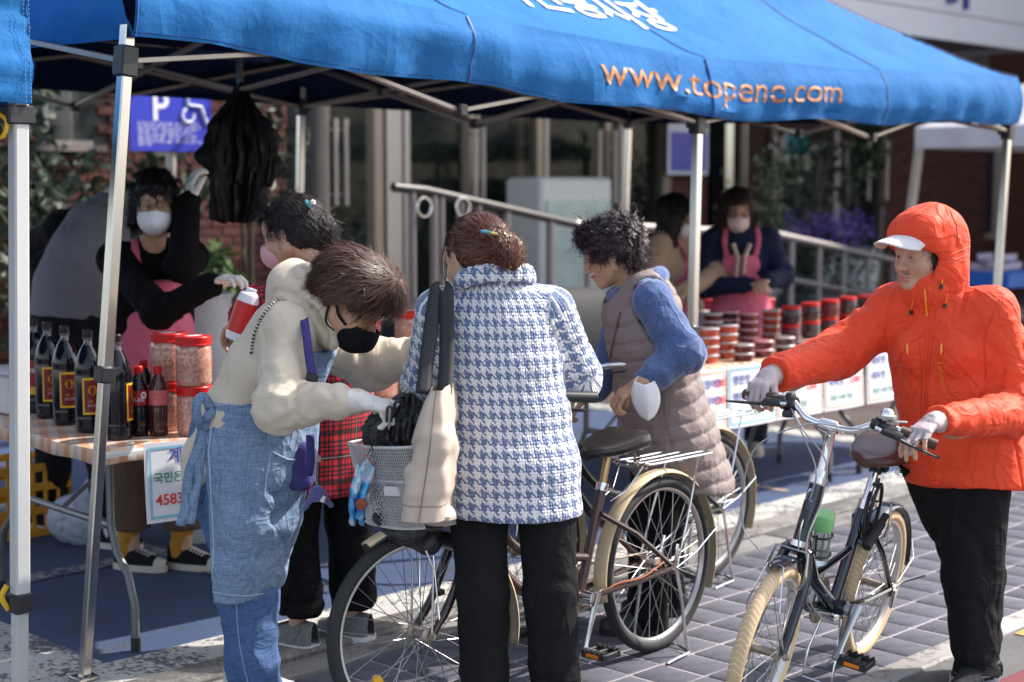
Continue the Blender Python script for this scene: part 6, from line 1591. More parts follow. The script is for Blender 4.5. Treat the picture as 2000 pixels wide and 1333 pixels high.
    line('placket', [(1812, 640), (1806, 720), (1801, 800), (1803, 870), (1814, 930), (1820, 948)], .013, M_orangej, -.004, 8, (1, .55)); line('seam', [(1823, 655), (1816, 720), (1810, 800), (1812, 870), (1825, 930), (1832, 950)]); line('seam', [(1796, 665), (1800, 740), (1798, 820), (1800, 900)], .0013)
    line('seam', [(1804, 655), (1780, 668), (1762, 690), (1745, 730), (1738, 770)], .0018); line('seam', [(1824, 658), (1850, 685), (1880, 720), (1910, 755)], .0018)
    line('seam', [(1735, 600), (1728, 650), (1730, 720)], .0014); line('seam', [(1945, 600), (1922, 660), (1925, 740)], .0016)
    for pix in ([(1772, 672), (1775, 720), (1783, 785)], [(1840, 672), (1836, 730), (1828, 790)]):
        line('pocket_zip', pix, .0035, M_zip, .0015, 8, (1, .6)); q = on_surface(tr, [(pix[0][0], pix[0][1]), (pix[0][0], pix[0][1]+20)], .005)
        if len(q) == 2: MB().tube([q[0], (q[0]+q[1])/2, q[1]], [.003, .0045, .003], 8).build('zip_pull', M_pull, p.t)
    line('collar_zip', [(1806, 566), (1808, 590), (1811, 618)], .0035, M_pull, .002)
    for px, py in ((1816, 566), (1866, 567), (1826, 592)):
        q, n_ = hit(tr, px, py)
        if q is not None: MB().lathe([(.0075, 0), (.007, .003), (.001, .0035)], q, 14, frame(-n_ if n_ @ (q-A(0, 0, 1.6)) > 0 else n_)).build('press_stud', M_zip, p.t)
    q, n_ = hit(tr, 1829, 943)
    if q is not None: MB().lathe([(.008, 0), (.0075, .003), (.001, .0035)], q, 14, frame(-n_ if n_ @ (q-A(0, 0, 1.6)) > 0 else n_)).build('press_stud', M_zip, p.t)
    for px, py in ((1783, 600), (1846, 588), (1839, 551)):
        q = on_surface(tr, [(px+2, py-14), (px, py), (px-1, py+5), (px-2, py+14)], .006)
        if len(q) == 4: MB().tube(q[:3], .0018, 6).build('toggle_cord', M_pull, p.t); MB().tube(q[2:], .0052, 8).build('cord_toggle', M_blackp, p.t)
    # the woven maker's name runs down the left chest
    q0, n0 = hit(tr, 1840, 730)
    if q0 is not None:
        n0 = n0 if n0 @ (A(0, 0, 1.6)-q0) > 0 else -n0; dn = unit(A(0, 0, -1)-n0*(-n0[2])); sd_ = np.cross(n0, dn)
        V, F = text_mesh('Lafuma', .030, 0, 'CENTER'); tt = []
        for v in V:
            q = q0+dn*v[0]+np.cross(n0, dn)*v[1]; tt.append(q+n0*.004)
        mesh_np('stitched_name', tt, F, M_pull, p.t, False)
        MB().torus(q0+dn*.063+n0*.004, .0045, .0011, n0, 14, 5).build('stitched_emblem', M_pull, p.t)
    # hood: open shell round the face
    L = p.hl
    hp = [ell(L(0, -.030, .030), A(.106, .125, .122), R), ell(L(0, -.045, -.055), A(.100, .105, .095), R), seg(L(0, -.03, -.08), P(1836, 590, 5.03), .098, .100, rt, .10, .09), (ell(L(0, .045, .058), A(.092, .066, .072), R), .03, False), (ell(L(0, -.02, .095), A(.055, .075, .045), R), .03, False)]
    def hx(v):
        v.add(ell(L(0, .110, -.048), A(.083, .155, .106), R), .012, True); v.add(ell(L(0, .015, -.012), A(.084, .105, .108), R), .012, True); v.cut(P(1836, 612, 5.03), (0, 0, -1))
    def hd(V, N):
        V = soft(V, N, .005, 9, 3); V = creasenet(V, N, .0045, 5, .16, (1, 1, .8), roty(.5)); return soft(V, N, .0015, 22, 2)
    o = p.cloth('hood', hp, M_orangej, .0045, .03, hd, hx); th_ = bvh(p.last)
    for pix in ([(1862, 388), (1838, 392), (1800, 410), (1775, 440)], [(1845, 392), (1868, 440), (1872, 480)], [(1898, 480), (1870, 492), (1846, 505)], [(1900, 492), (1872, 505), (1850, 515)], [(1885, 552), (1862, 575), (1840, 590)]):
        q = on_surface(th_, dens(pix, 8), .0008)
        if len(q) > 3: MB().tube(q, .0014, 5).build('hood_seam', M_seam, p.t)
    # cap with a curved visor
    mw = mat('white_cap_cloth', (.70, .67, .66), .75, 0, .03, 10, .2, 300)
    V, Q = run([ell(L(0, .0, .045), A(.083, .097, .078), R)], .006, lambda v: (v.cut(L(0, 0, .050), -R[:, 2]), v.cut(L(0, .02, .02), -R[:, 1]))); mesh_np('cap_crown', V, Q, mw, p.t)
    rows = []
    for i in range(13):
        r_ = []
        for k in range(25):
            a = math.radians(-72+144*k/24); e = i/12; rad = 1+.0*e; ext = .094*e*(math.cos(a)**.45 if abs(a) < 1.5 else 0)
            x = .084*math.sin(a); y = .018+.086*math.cos(a)+ext; z = .062-.044*(math.sin(a)**2)*(.35+.65*e)-.10*ext-.8*ext*ext; r_.append(L(x, y, z))
        rows.append(r_)
    solid(MB().grid(rows).build('cap_visor', mw, p.t), .004)
    # dark hair at the temples
    hm = hair_mat('near_black_hair', (.022, .016, .014), .4)
    def fl(V, N): return -R[:, 2]+.5*R[:, 1]*np.sin(V[:, 2:3]*150)
    p.hair('hair', [ell(L(-.066, .012, -.035), A(.013, .022, .055), R), ell(L(.066, .012, -.035), A(.013, .022, .055), R), ell(L(0, -.03, .03), A(.078, .085, .08), R)], hm, .005, 900, .07, fl, .003, 70, (1, 1, 1), .001, 5, .3, .003)
    return p
RW = orange_woman()
# ================================================================== the woman bending over in the denim apron
def apron_woman():
    p = Person('person in a cream hoodie and pale denim apron bending over the basket', (-.79, 4.72)); p.skin = A(.53, .31, .19)
    lat = A(0, -1, 0); Yc = 4.72
    hc = P(684, 584, 4.64); fd = unit(A(.78, -.20, -.60)); R = headR(fd, A(.60, -.10, .78)); nk = P(606, 592, 4.70)
    p.head(hc, R, .003, 1.07, nk); p.eyes()
    shR, elR, cuR = P(556, 645, 4.57), P(545, 796, 4.43), P(664, 786, 4.38); shL, elL, cuL = P(622, 660, 4.88), P(722, 712, 4.97), P(850, 690, 4.90)
    hip = P(462, 935, Yc); hl = (hip-lat*.085, hip+lat*.085); kR, aR = P(482, 1170, 4.64), P(500, 1385, 4.66); kL, aL = P(490, 1165, 4.80), P(488, 1370, 4.82)
    wR, wL = P(704, 783, 4.37), P(868, 690, 4.90)
    p.core([seg(hip, P(560, 640, Yc), .12, .12, lat, .09, .08), seg(P(560, 640, Yc), hc, .05, .05)]+[seg(a, b, .045, .04) for a, b in ((hl[0], kL), (kL, aL), (hl[1], kR), (kR, aR), (shR, elR), (elR, cuR), (shL, elL), (elL, cuL))])
    p.hand(wR, unit(A(.97, .05, -.22)), unit(A(-.22, .35, -.90)), 1, .0032, M_white_g, cuR, None, curls=[(8, 22, 12), (40, 55, 30), (52, 62, 35), (58, 64, 35)], thumb=(.15, .75), spread=.05)
    p.hand(wL, unit(A(.9, -.2, -.3)), A(-.2, .1, -.95), -1, .005, M_white_g, cuL, None)
    p.finish()
    trousers(p, hl, kL, aL, kR, aR, M_jean, (.160, .145), (.108, .080, .074), lat, .007, .007, seed=2)
    tj = bvh(p.last); ln_ = on_surface(tj, dens([(462, 1172), (463, 1210), (468, 1260), (478, 1310), (484, 1333)], 6), .001)
    if len(ln_) > 3: MB().tube(ln_, .0022, 5).build('jean_seam', mat('pale_thread', (.25, .32, .45), .8), p.t)
    q = on_surface(tj, dens([(372, 905), (376, 965), (395, 985), (402, 960)], 6), .001)
    if len(q) > 3: MB().tube(q, .0016, 5).build('pocket_stitch', mat('dark_thread', (.03, .05, .11), .8), p.t)
    for a in (aR, aL): p.shoe(A(a[0]+.15, a[1], 0), A(a[0]-.08, a[1], 0), fabric('white_shoe', (.5, .5, .5)), M_whitem)
    # fleece
    cs = [P(440, 905, Yc), P(468, 815, Yc), P(520, 720, Yc), P(562, 650, Yc), P(592, 608, Yc)]
    pr = chain(cs, [.170, .168, .172, .160, .10], lat, [.130, .110, .114, .104, .08]); pr += [seg(shR, elR, .069, .065), seg(elR, cuR, .066, .048), seg(shL, elL, .080, .078), seg(elL, cuL, .076, .056), seg(shR, shL, .075, .075)]
    pr += [ell(P(414, 905, Yc), A(.078, .155, .095))]
    def dp(V, N):
        V = soft(V, N, .0045, 6, 3, (1, 1, .6)); V = creasenet(V, N, .0085, 4.0, .15, (1.2, 1, .6), roty(-.5)); V = creasenet(V, N, .003, 9, .18, (1, 1, .7), roty(.6), 7.0); V = sleeve_folds(V, N, (shR, elR, cuR), .008, 55, .13, 1.5)
        V = sleeve_folds(V, N, (shL, elL, cuL), .008, 55, .14, 3.5)
        return crease(V, N, [[P(600, 720, 4.42), P(585, 760, 4.40), P(560, 772, 4.38), (.011, .016)], [P(560, 800, 4.36), P(600, 760, 4.36), (.010, .010)]], .012, .01)
    def ex(v): v.cut(P(415, 958, Yc), (-.35, 0, -1))
    p.cloth('hoodie', pr, M_cream, .0055, .04, dp, ex); tr = bvh(p.last)
    d_ = unit(wR-cuR)
    p.cloth('cuff', [seg(cuR-d_*.012, P(698, 784, 4.38), .042, .036)], M_rib, .0045, .01, lambda V, N: V+N*(.0014*np.sin(np.arctan2(V[:, 1]-4.40, V[:, 2]-cuR[2])*34))[:, None])
    # hood lying on the shoulders
    nd = unit(P(690, 590, Yc)-P(560, 590, Yc)+A(0, 0, .05)); Rn = frame(unit(A(.78, 0, .62)), lat); c = P(606, 598, Yc)
    ring = ringpath(c, .104, .100, Rn, 21); ph = [seg(ring[i], ring[i+1], .036, .036) for i in range(20)]
    ph += [ell(P(562, 558, Yc), A(.050, .115, .060), roty(.5)), ell(P(585, 535, Yc), A(.040, .10, .030), roty(.7)), ell(P(556, 592, Yc), A(.05, .11, .05)), seg(P(628, 600, 4.60), P(648, 672, 4.60), .034, .022), seg(P(640, 560, 4.62), P(600, 530, 4.62), .03, .03)]
    def hdp(V, N):
        V = soft(V, N, .006, 9, 3); V = creasenet(V, N, .010, 6, .14, (.7, 1, 1.3), roty(.6))
        return crease(V, N, [[P(540, 560, 4.58), P(575, 575, 4.58), P(610, 600, 4.58), P(635, 640, 4.58), (.010, .014)], [P(590, 525, 4.6), P(612, 548, 4.6), P(622, 575, 4.6), (.010, .014)]], .01, .01)
    p.cloth('hood', ph, M_cream, .0055, .035, hdp)
    p.cloth('neck_gaiter', [seg(P(615, 590, Yc), P(662, 590, 4.70), .072, .064)], M_blackm, .006, .02, lambda V, N: soft(V, N, .003, 25, 2))
    # denim apron: skirt, bib and waist ties
    ca = [P(508, 770, Yc), P(497, 870, Yc), P(492, 930, Yc), P(492, 1000, Yc), P(478, 1080, Yc), P(466, 1200, Yc)]
    pa = chain(ca, [.19, .205, .215, .215, .205, .19], lat, [.185, .185, .168, .146, .128, .118])
    pb = [seg(P(545, 800, Yc), P(618, 680, Yc), .125, .105, lat, .10, .062)]
    def adp(V, N):
        V = soft(V, N, .006, 6, 3, (1, 1, .5)); V = creasenet(V, N, .006, 5, .13, (1, 1, .8), roty(.7)); V = creasenet(V, N, .003, 14, .16, (1, 1, 1.3), None, 3.0); V = soft(V, N, .0015, 45, 2)
        return crease(V, N, [[P(598, 950, 4.60), P(560, 975, 4.56), P(520, 960, 4.54), (.018, .016)], [P(590, 985, 4.62), P(545, 1010, 4.56), P(500, 1000, 4.54), (.02, .012)], [P(560, 1060, 4.62), P(500, 1085, 4.56), (.02, .010)]], .015, .01)
    def aex(v):
        v.cut(P(412, 900, 4.72), (-1, -.10, -.04)); v.cut(P(470, 1167, 4.6), (.06, 0, -1)); v.cut(P(470, 789, 4.55), (.05, 0, 1))
    p.cloth('apron_bib', pb, M_apron, .0055, .02, lambda V, N: soft(V, N, .004, 9, 2), lambda v: v.cut(P(625, 684, 4.7), (.25, 0, 1)))
    p.cloth('apron', pa, M_apron, .0055, .03, adp, aex); ta = bvh(p.last)
    M_st = mat('pale_denim_stitch', (.36, .44, .55), .8)
    for pix, r in (([(418, 800), (408, 880), (413, 970), (418, 1060), (414, 1158)], .0022), ([(416, 1156), (450, 1163), (490, 1164), (520, 1158)], .0022), ([(530, 882), (560, 897), (596, 900)], .0022), ([(530, 884), (520, 930), (516, 968), (535, 1000)], .0014), ([(418, 792), (460, 790), (500, 785)], .002)):
        q = on_surface(ta, dens(pix, 8), .0012)
        if len(q) > 2: MB().tube(q, r, 6).build('apron_seam', M_st, p.t)
    # bow and hanging ties
    def ribbon(pts, wd, nm, m=M_apron, nrm=A(0, -1, .1)):
        q = bez(pts, 6); rows = []
        for i, a in enumerate(q):
            t_ = unit(q[min(i+1, len(q)-1)]-q[max(i-1, 0)]); s_ = unit(np.cross(t_, nrm+.25*A(math.sin(i*.9), 0, 0))); rows.append([a-s_*wd, a, a+s_*wd])
        return solid(MB().grid(rows).build(nm, m, p.t), .003)
    kb_ = P(396, 838, 4.56)
    ribbon([kb_, P(385, 880, 4.55), P(368, 930, 4.54), P(362, 990, 4.54), P(352, 1028, 4.54)], .015, 'apron_tie'); ribbon([kb_, P(392, 890, 4.55), P(384, 950, 4.54), P(376, 990, 4.54), P(372, 1024, 4.54)], .014, 'apron_tie')
    ribbon([P(412, 800, 4.56), P(398, 775, 4.55), P(384, 790, 4.54), P(386, 820, 4.54), kb_], .014, 'apron_bow'); ribbon([P(420, 802, 4.56), P(405, 815, 4.55), kb_], .014, 'apron_bow')
    # striped neck cord and purple crossbody strap
    q = on_surface(tr, dens([(548, 583), (528, 600), (510, 625), (498, 655), (492, 692)], 10), .004); cdm = [mat('cord_white', (.55, .52, .48), .8), mat('cord_black', (.02, .02, .02), .8)]
    if len(q) > 4:
        b = MB()
        for i in range(len(q)-1): b.mi = i % 2; b.tube([q[i], q[i+1]], .0042, 6)
        b.build('neck_cord', cdm, p.t)
    pb_ = thing('crossbody_bag', 'purple nylon crossbody bag at the hip of the apron woman', 'bag', tuple(P(600, 940, 4.60))); mp = fabric('purple_webbing', (.055, .045, .17), .7)
    def rib2(pts, wd, nm, par):
        qq = bez(pts, 6); rows = []
        for i, a in enumerate(qq):
            t_ = unit(qq[min(i+1, len(qq)-1)]-qq[max(i-1, 0)]); s_ = unit(np.cross(t_, A(.3, -1, 0))); rows.append([a-s_*wd, a, a+s_*wd])
        solid(MB().grid(rows).build(nm, mp, par), .003)
    rib2([P(592, 612, 4.555), P(598, 650, 4.475), P(604, 700, 4.45), P(610, 745, 4.45), P(606, 790, 4.47)], .0125, 'strap', pb_); rib2([P(606, 850, 4.50), P(607, 900, 4.52), P(602, 930, 4.55)], .0125, 'strap', pb_)
    MB().box(P(609, 738, 4.44), (.036, .008, .022), roty(.3), .003).build('buckle', M_blackp, pb_)
    V, Q = run([slab(P(584, 905, 4.66), A(.045, .08, .075), np.eye(3), .03)], .006); mesh_np('pouch', soft(V, vnorm(V, Q), .004, 18, 2), Q, mp, pb_)
    pm = thing('plush_charm', 'small purple plush animal charm hanging from the crossbody bag', 'keychain', tuple(P(622, 985, 4.56))); mpl = fabric('purple_plush', (.10, .10, .26), .95, .15, 200, .6, .5)
    MB().tube([P(613, 908, 4.56), P(615, 925, 4.56), P(617, 945, 4.56)], .0022, 6).build('charm_clip', M_chrome, pm)
    c = P(620, 968, 4.56); V, Q = run([ell(c, A(.021, .016, .018)), seg(c+A(-.012, 0, .004), c+A(-.037, 0, -.038), .009, .0075), seg(c+A(.012, 0, .004), c+A(.040, 0, -.030), .009, .0075), ell(c+A(0, -.004, .018), .012)], .003); mesh_np('plush_body', soft(V, vnorm(V, Q), .0012, 120, 2), Q, mpl, pm)
    MB().lathe([(.0, -.004), (.0075, -.002), (.0085, .002), (.001, .006)], c+A(0, -.014, .016), 12, frame(A(0, -1, 0))).build('plush_muzzle', mat('brown_plush', (.09, .045, .035), .9), pm)
    MB().box(c+A(.018, -.014, -.008), (.012, .003, .02), roty(.4)).build('charm_label', M_white_g, pm)
    # hair, mask
    L = p.hl
    hp = [ell(L(0, -.018, .040), A(.106, .122, .108), R), ell(L(0, .060, .088), A(.092, .066, .056), R), ell(L(0, -.075, -.01), A(.085, .06, .08), R), ell(L(0, .105, .058), A(.084, .030, .046), R)]
    hp += [seg(L(sd*.080, .03, .02), L(sd*.081, .035, -.03), .020, .012) for sd in (-1, 1)]
    def hx(v): v.sub(ell(L(0, .130, -.048), A(.11, .088, .086), R), .012); v.sub(ell(L(.088, .018, -.062), A(.05, .05, .060), R), .01); v.sub(ell(L(-.088, .012, -.062), A(.05, .04, .055), R), .01)
    crown = L(0, -.03, .13)
    whirl = L(.03, .075, .13)
    def fl(V, N):
        d = V-whirl; d /= np.linalg.norm(d, axis=1, keepdims=True)+1e-6; return d-.35*R[:, 2]-.25*R[:, 1]
    hm = hair_mat('warm_brown_hair', (.060, .032, .022), .42)
    p.hair('hair', hp, hm, .005, 9000, .075, fl, .006, 30, (1.2, 1.12, 1.1), .0011, 8, .30, .0012, hx, bald=((L(0, .132, -.048), A(.11, .088, .082), R), (L(.088, .02, -.066), A(.05, .05, .052), R)))
    mask_on(p, M_blackm, 'mask', 1.06, False)
    MB().tube(bez([L(.062, .045, -.052), L(.078, .015, -.035), L(.082, -.012, -.005)], 5), [.016, .011, .010, .010, .009, .009, .008, .008, .007, .006, .006], 8, flat=(1, .3)).tube(bez([L(.060, .03, -.085), L(.075, .0, -.075), L(.080, -.02, -.03)], 5), .006, 8, flat=(1, .35)).build('mask_band', M_blackm, p.t)
    return p
AW = apron_woman()
# ================================================================== the woman in the quilted vest
def vest_woman():
    p = Person('person with short curly hair in a long taupe quilted vest and blue knit sleeves', (.52, 5.68)); p.skin = A(.50, .30, .19)
    lat = unit(A(.18, -1, 0)); Yc = 5.68
    hc = P(1196, 490, Yc-.02); fd = unit(A(-.93, .22, -.30)); R = headR(fd, A(-.30, .05, .95)); nk = P(1240, 562, Yc)
    p.head(hc, R, .0035, 1.0, nk)
    shL, elL, cuL = P(1272, 585, 5.50), P(1332, 690, 5.46), P(1268, 742, 5.40); shR, elR, cuR = P(1225, 590, 5.85), P(1190, 720, 5.90), P(1165, 760, 5.80)
    hip = P(1305, 870, Yc); hl = (hip-lat*.09, hip+lat*.09); kL, aL = P(1270, 1060, 5.58), P(1262, 1215, 5.55); kR, aR = P(1290, 1040, 5.78), P(1300, 1190, 5.80)
    wL = P(1248, 752, 5.38); wR = P(1150, 765, 5.78)
    p.core([seg(hip, P(1250, 620, Yc), .12, .12, lat, .09, .07), seg(P(1250, 600, Yc), hc, .05, .05)]+[seg(a, b, .045, .04) for a, b in ((hl[0], kL), (kL, aL), (hl[1], kR), (kR, aR), (shL, elL), (elL, cuL), (shR, elR), (elR, cuR))])
    p.hand(wL, unit(A(-.85, .15, -.50)), unit(A(-.40, .35, -.85)), -1, .0035, None, cuL, curl=(30, 55, 35), thumb=(.35, .6))
    p.hand(wR, unit(A(-.8, -.1, -.4)), A(-.2, 0, -.98), 1, .005, None, cuR, curl=(40, 60, 35)); p.finish()
    MB().torus(P(1234, 770, 5.355), .0095, .0016, unit(A(-.8, .1, -.5)), 16, 6).build('ring', mat('gold_ring', (.75, .5, .15), .25, .9, 0), p.t)
    trousers(p, hl, kL, aL, kR, aR, M_velvet, (.15, .13), (.105, .080, .070), lat, .009, .005, seed=4)
    for a in (aL, aR): p.shoe(A(a[0]-.17, a[1]-.02, 0), A(a[0]+.08, a[1], 0), mat('black_boot', (.015, .015, .016), .35), M_rubber, .09)
    c = [P(1335, 945, Yc), P(1310, 850, Yc), P(1285, 750, Yc), P(1262, 660, Yc), P(1250, 605, Yc), P(1243, 570, Yc)]
    def ex2(v): v.cut(P(1250, 650, Yc), (0, 0, -1))
    # knit hoodie: trunk top, sleeves and lying hood
    hd = chain(c[3:], [.150, .135, .075], lat, [.105, .088, .075])+[seg(shL, elL, .070, .074), seg(elL, cuL, .074, .050), seg(shR, elR, .068, .066), seg(elR, cuR, .066, .05), seg(shL, shR, .058, .058)]
    Rn = frame(unit(A(-.45, 0, .9)), lat); cc = P(1246, 560, Yc); rg_ = ringpath(cc, .100, .092, Rn, 17); hd += [seg(rg_[i], rg_[i+1], .026, .026) for i in range(16)]
    hd += [ell(P(1268, 548, Yc), A(.042, .095, .028), roty(.6)), ell(P(1274, 572, Yc), A(.03, .08, .045))]
    def kd(V, N):
        V = soft(V, N, .004, 9, 3); V = creasenet(V, N, .006, 5, .15, (1, 1, .7), roty(.5)); V = sleeve_folds(V, N, (shL, elL, cuL), .008, 62, .12, 2.0)
        return crease(V, N, [[P(1225, 590, 5.6), P(1262, 562, 5.55), P(1280, 535, 5.55), (.010, .012)], [P(1262, 545, 5.6), P(1290, 552, 5.56), (.008, .010)]], .01, .01)
    p.cloth('knit_hoodie', hd, M_bluek, .006, .03, kd)
    # quilted vest with real channels
    pv = chain(c, [.218, .208, .196, .196, .172, .10], lat, [.182, .163, .148, .145, .132, .108])+[seg(c[5], shL+A(0, .03, .012), .092, .072), seg(c[5], shR+A(0, -.03, .012), .085, .060)]; arm = [(seg(shL+A(.01, -.03, .0), elL+A(.02, -.03, .02), .094, .098), .02, True), (seg(shR+A(0, .03, 0), elR+A(0, .03, 0), .1, .09), .02, True)]
    def vd(V, N):
        x = (V-c[2]) @ unit(c[0]-c[4]); q = x+.010*fbm(V, 6, 2)-.03*(V[:, 0]-c[2][0]); ph = np.abs(np.mod(q/.062, 1)-.5)*2
        V = V+N*(.0075*(1-ph**3)-.0045+.004*fbm(V*A(1, 1, .5), 26, 2)*(.4+ph))[:, None]; return soft(V, N, .006, 5, 2)
    def vx(v):
        for a_, k_, s_ in arm: v.sub(a_, .012)
        v.sub(seg(P(1235, 600, Yc), P(1215, 470, Yc), .098, .10, lat, .098, .10), .01); v.cut(P(1345, 945, Yc), (-.14, 0, -1)); v.cut(P(1345, 945, Yc), (-.14, 0, -1))
    p.cloth('quilted_vest', pv, M_taupe, .0055, .03, vd, vx); tv = bvh(p.last)
    q = on_surface(tv, dens([(1212, 610), (1205, 640), (1194, 690), (1188, 740)], 6), .002)
    if len(q) > 3: MB().tube(q, .004, 6).build('vest_zip', mat('dark_zip', (.10, .08, .08), .4), p.t)
    q = on_surface(tv, dens([(1292, 740), (1296, 800), (1310, 860), (1330, 930)], 6), .000)
    if len(q) > 3: MB().tube(q, .002, 6).build('vest_seam', mat('taupe_seam', (.14, .11, .10), .6), p.t)
    L = p.hl
    hp = [ell(L(0, -.018, .034), A(.092, .102, .092), R), ell(L(0, -.062, -.020), A(.078, .054, .068), R), ell(L(0, .06, .076), A(.082, .050, .045), R)]+[ell(L(sd*.078, .022, .018), A(.024, .045, .050), R) for sd in (-1, 1)]
    def hx(v): v.sub(ell(L(0, .128, -.048), A(.10, .070, .090), R), .012); v.sub(ell(L(-.085, .0, -.035), A(.03, .026, .045), R), .008); v.sub(ell(L(-.08, .045, -.085), A(.05, .055, .06), R), .01)
    def fl(V, N): return np.stack([np.sin(V[:, 2]*190+V[:, 1]*90), np.cos(V[:, 0]*170), np.sin(V[:, 1]*210+V[:, 0]*120)], 1)-.3*R[:, 2]
    p.hair('curly_hair', hp, hair_mat('dark_plum_hair', (.026, .016, .020), .4), .005, 6500, .045, fl, .010, 42, (1.2, 1.1, 1.15), .0013, 11, .5, .004, hx)
    m = thing('face_mask', 'white folded face mask dangling from the wrist of the woman in the quilted vest', 'mask', tuple(P(1262, 790, 5.34)))
    rows = []
    for i in range(13):
        h = i/12; w_ = .052*(math.sin(math.pi*(.22+.66*h))**.8); cx = 1259+6*h; r_ = []
        for k in range(13): r_.append(P(cx, 752+70*h, 5.345)+A(w_*(k-6)/6*.95, -.020*math.cos((k-6)/6*1.5)*math.sin(math.pi*(.1+.8*h))+.012*abs(k-6)/6, .012*(abs(k-6)/6)))
        rows.append(r_)
    solid(MB().grid(rows).build('mask_panel', M_whitem, m), .003)
    MB().tube(bez([P(1245, 770, 5.34), P(1240, 748, 5.345), P(1248, 735, 5.38), P(1262, 738, 5.39), P(1272, 765, 5.36)], 6), .0022, 6).build('ear_loop', M_whitem, m)
    return p
VW = vest_woman()
# ================================================================== generic stander for the people further back
def stander(label, o, f, top, px_head, Yh, spec):
    """o ground point, f facing, spec holds clothes, arms as world points and hair"""
    p = Person(label, o); f = unit(A(f[0], f[1], 0)); rt = A(f[1], -f[0], 0); p.skin = spec.get('skin', A(.50, .30, .20)); hgt = spec['h']; lean = spec.get('lean', .02)
    G3 = lambda r, fw, z: A(o[0], o[1], 0)+rt*r+f*(fw+lean*max(0, z-.8)/.5)+A(0, 0, z); k = hgt/1.6
    hc = spec['head']; R = headR(spec['fd'], spec.get('up', (0, 0, 1))); nk = G3(0, 0, 1.30*k); p.head(hc, R, .005, 1.0, nk)
    if spec.get('eyes'): p.eyes()
    shR, shL = G3(.165, 0, 1.27*k), G3(-.165, 0, 1.27*k); (elR, wrR), (elL, wrL) = spec['armR'], spec['armL']; hip = G3(0, -.01, .80*k); hl = (G3(-.09, 0, .80*k), G3(.09, 0, .80*k))
    fsp = spec.get('stance', .0); kL, aL, kR, aR = G3(-.095, .02+fsp, .44*k), G3(-.10, fsp, .07), G3(.095, .02-fsp, .44*k), G3(.10, -fsp, .07)
    p.core([seg(hip, G3(0, 0, 1.2*k), .12, .12, rt, .08, .07), seg(G3(0, 0, 1.2*k), hc, .05, .05)]+[seg(a, b, .036, .032) for a, b in ((hl[0], kL), (kL, aL), (hl[1], kR), (kR, aR), (shR, elR), (elR, wrR), (shL, elL), (elL, wrL))], .015)
    for w_, e, sd, hd in ((wrR, elR, 1, spec.get('hdR')), (wrL, elL, -1, spec.get('hdL'))):
        fd_, pn_ = hd or (unit(w_-e), A(0, 0, -1)); p.hand(w_, fd_, pn_, sd, .005, spec.get('glove'), e*.35+w_*.65, None, curl=spec.get('curl', (30, 40, 30)))
    p.finish(); hh = .009
    trousers(p, hl, kL, aL if not spec.get('crop') else aL+A(0, 0, spec['crop']), kR, aR if not spec.get('crop') else aR+A(0, 0, spec['crop']), spec['trousers'], (.165, .12), (.10, .08, spec.get('cuffr', .068)), rt, .010, .005, cuttop=.86*k)
    fdr = unit(A(*spec.get('footdir', (f[0], f[1])), 0))
    for a in (aL, aR): p.shoe(a+fdr*.17-A(0, 0, .07), a-fdr*.08-A(0, 0, .07), *spec['shoe'], **spec.get('shoekw', {}), ankle=(a+A(0, 0, .12)) if spec.get('sock') else None, socks=spec.get('sock'))
    zs = [spec.get('hem', .70), .84*k, 1.0*k, 1.14*k, 1.24*k, 1.31*k]; ws = [.185, .172, .160, .170, .155, .072]; ds = [.13, .125, .118, .122, .105, .068]; g = spec.get('girth', 1)
    cs = [G3(0, 0, z) for z in zs]; pr = chain(cs, [w_*g for w_ in ws], rt, [d*g for d in ds])+[seg(shR, elR, .068, .062), seg(elR, wrR, .062, .046), seg(shL, elL, .068, .062), seg(elL, wrL, .062, .046), seg(shR, shL, .064, .064)]
    pr += [ell(G3(s_*.065, .085, 1.13*k), A(.065, .055, .065)) for s_ in (-1, 1)]
    def dp(V, N):
        V = soft(V, N, .005, 8, 3); V = creasenet(V, N, .006, 4.5, .14, (1, 1, .6)); V = sleeve_folds(V, N, (shR, elR, wrR), .008, 70, .11, 1.0); return sleeve_folds(V, N, (shL, elL, wrL), .008, 70, .11, 2.0)
    def cen(V): return np.stack([np.interp(V[:, 2], zs, [c[i] for c in cs]) for i in (0, 1)]+[V[:, 2]], 1), rt, f
    p.cloth(spec.get('topname', 'top'), pr, top, hh, .03, dp, lambda v: v.cut(cs[0], (0, 0, -1)), fuv=torso_fuv([(shR, elR, wrR, .08), (shL, elL, wrL, .08)], cen) if spec.get('fuv') else None)
    if spec.get('apron'):
        sc_ = 1.09; pa = chain([G3(0, .012, z) for z in (spec.get('ahem', .55), .84*k, 1.0*k)], [.19*g, .18*g, .16*g], rt, [.15*g, .145*g, .140*g])
        pb = chain([G3(0, .015, .98*k), G3(0, .02, 1.17*k)], [.135, .105], rt, [.145*g, .150*g])+[ell(G3(s_*.06, .098, 1.13*k), A(.062, .055, .07)) for s_ in (-1, 1)]
        def ax_(v): v.cut(G3(0, .0, 1), -f); v.cut(G3(0, 0, spec.get('ahem', .55)), (0, 0, -1)); v.cut(G3(0, 0, 1.185*k), (0, 0, 1))
        p.cloth('apron', pa+pb, spec['apron'], hh, .02, lambda V, N: soft(V, N, .005, 9, 2), ax_)
        for s_ in (-1, 1):
            q = bez([G3(s_*.085, .155, 1.18*k), G3(s_*.10, .10, 1.27*k), G3(s_*.085, .02, 1.345*k), G3(s_*.075, -.05, 1.30*k)], 5); rows = [[a-rt*.016, a+rt*.016] for a in q]; solid(MB().grid(rows).build('apron_strap', spec['apron'], p.t), .004)
    p.G3, p.f, p.rt, p.k = G3, f, rt, k
    return p
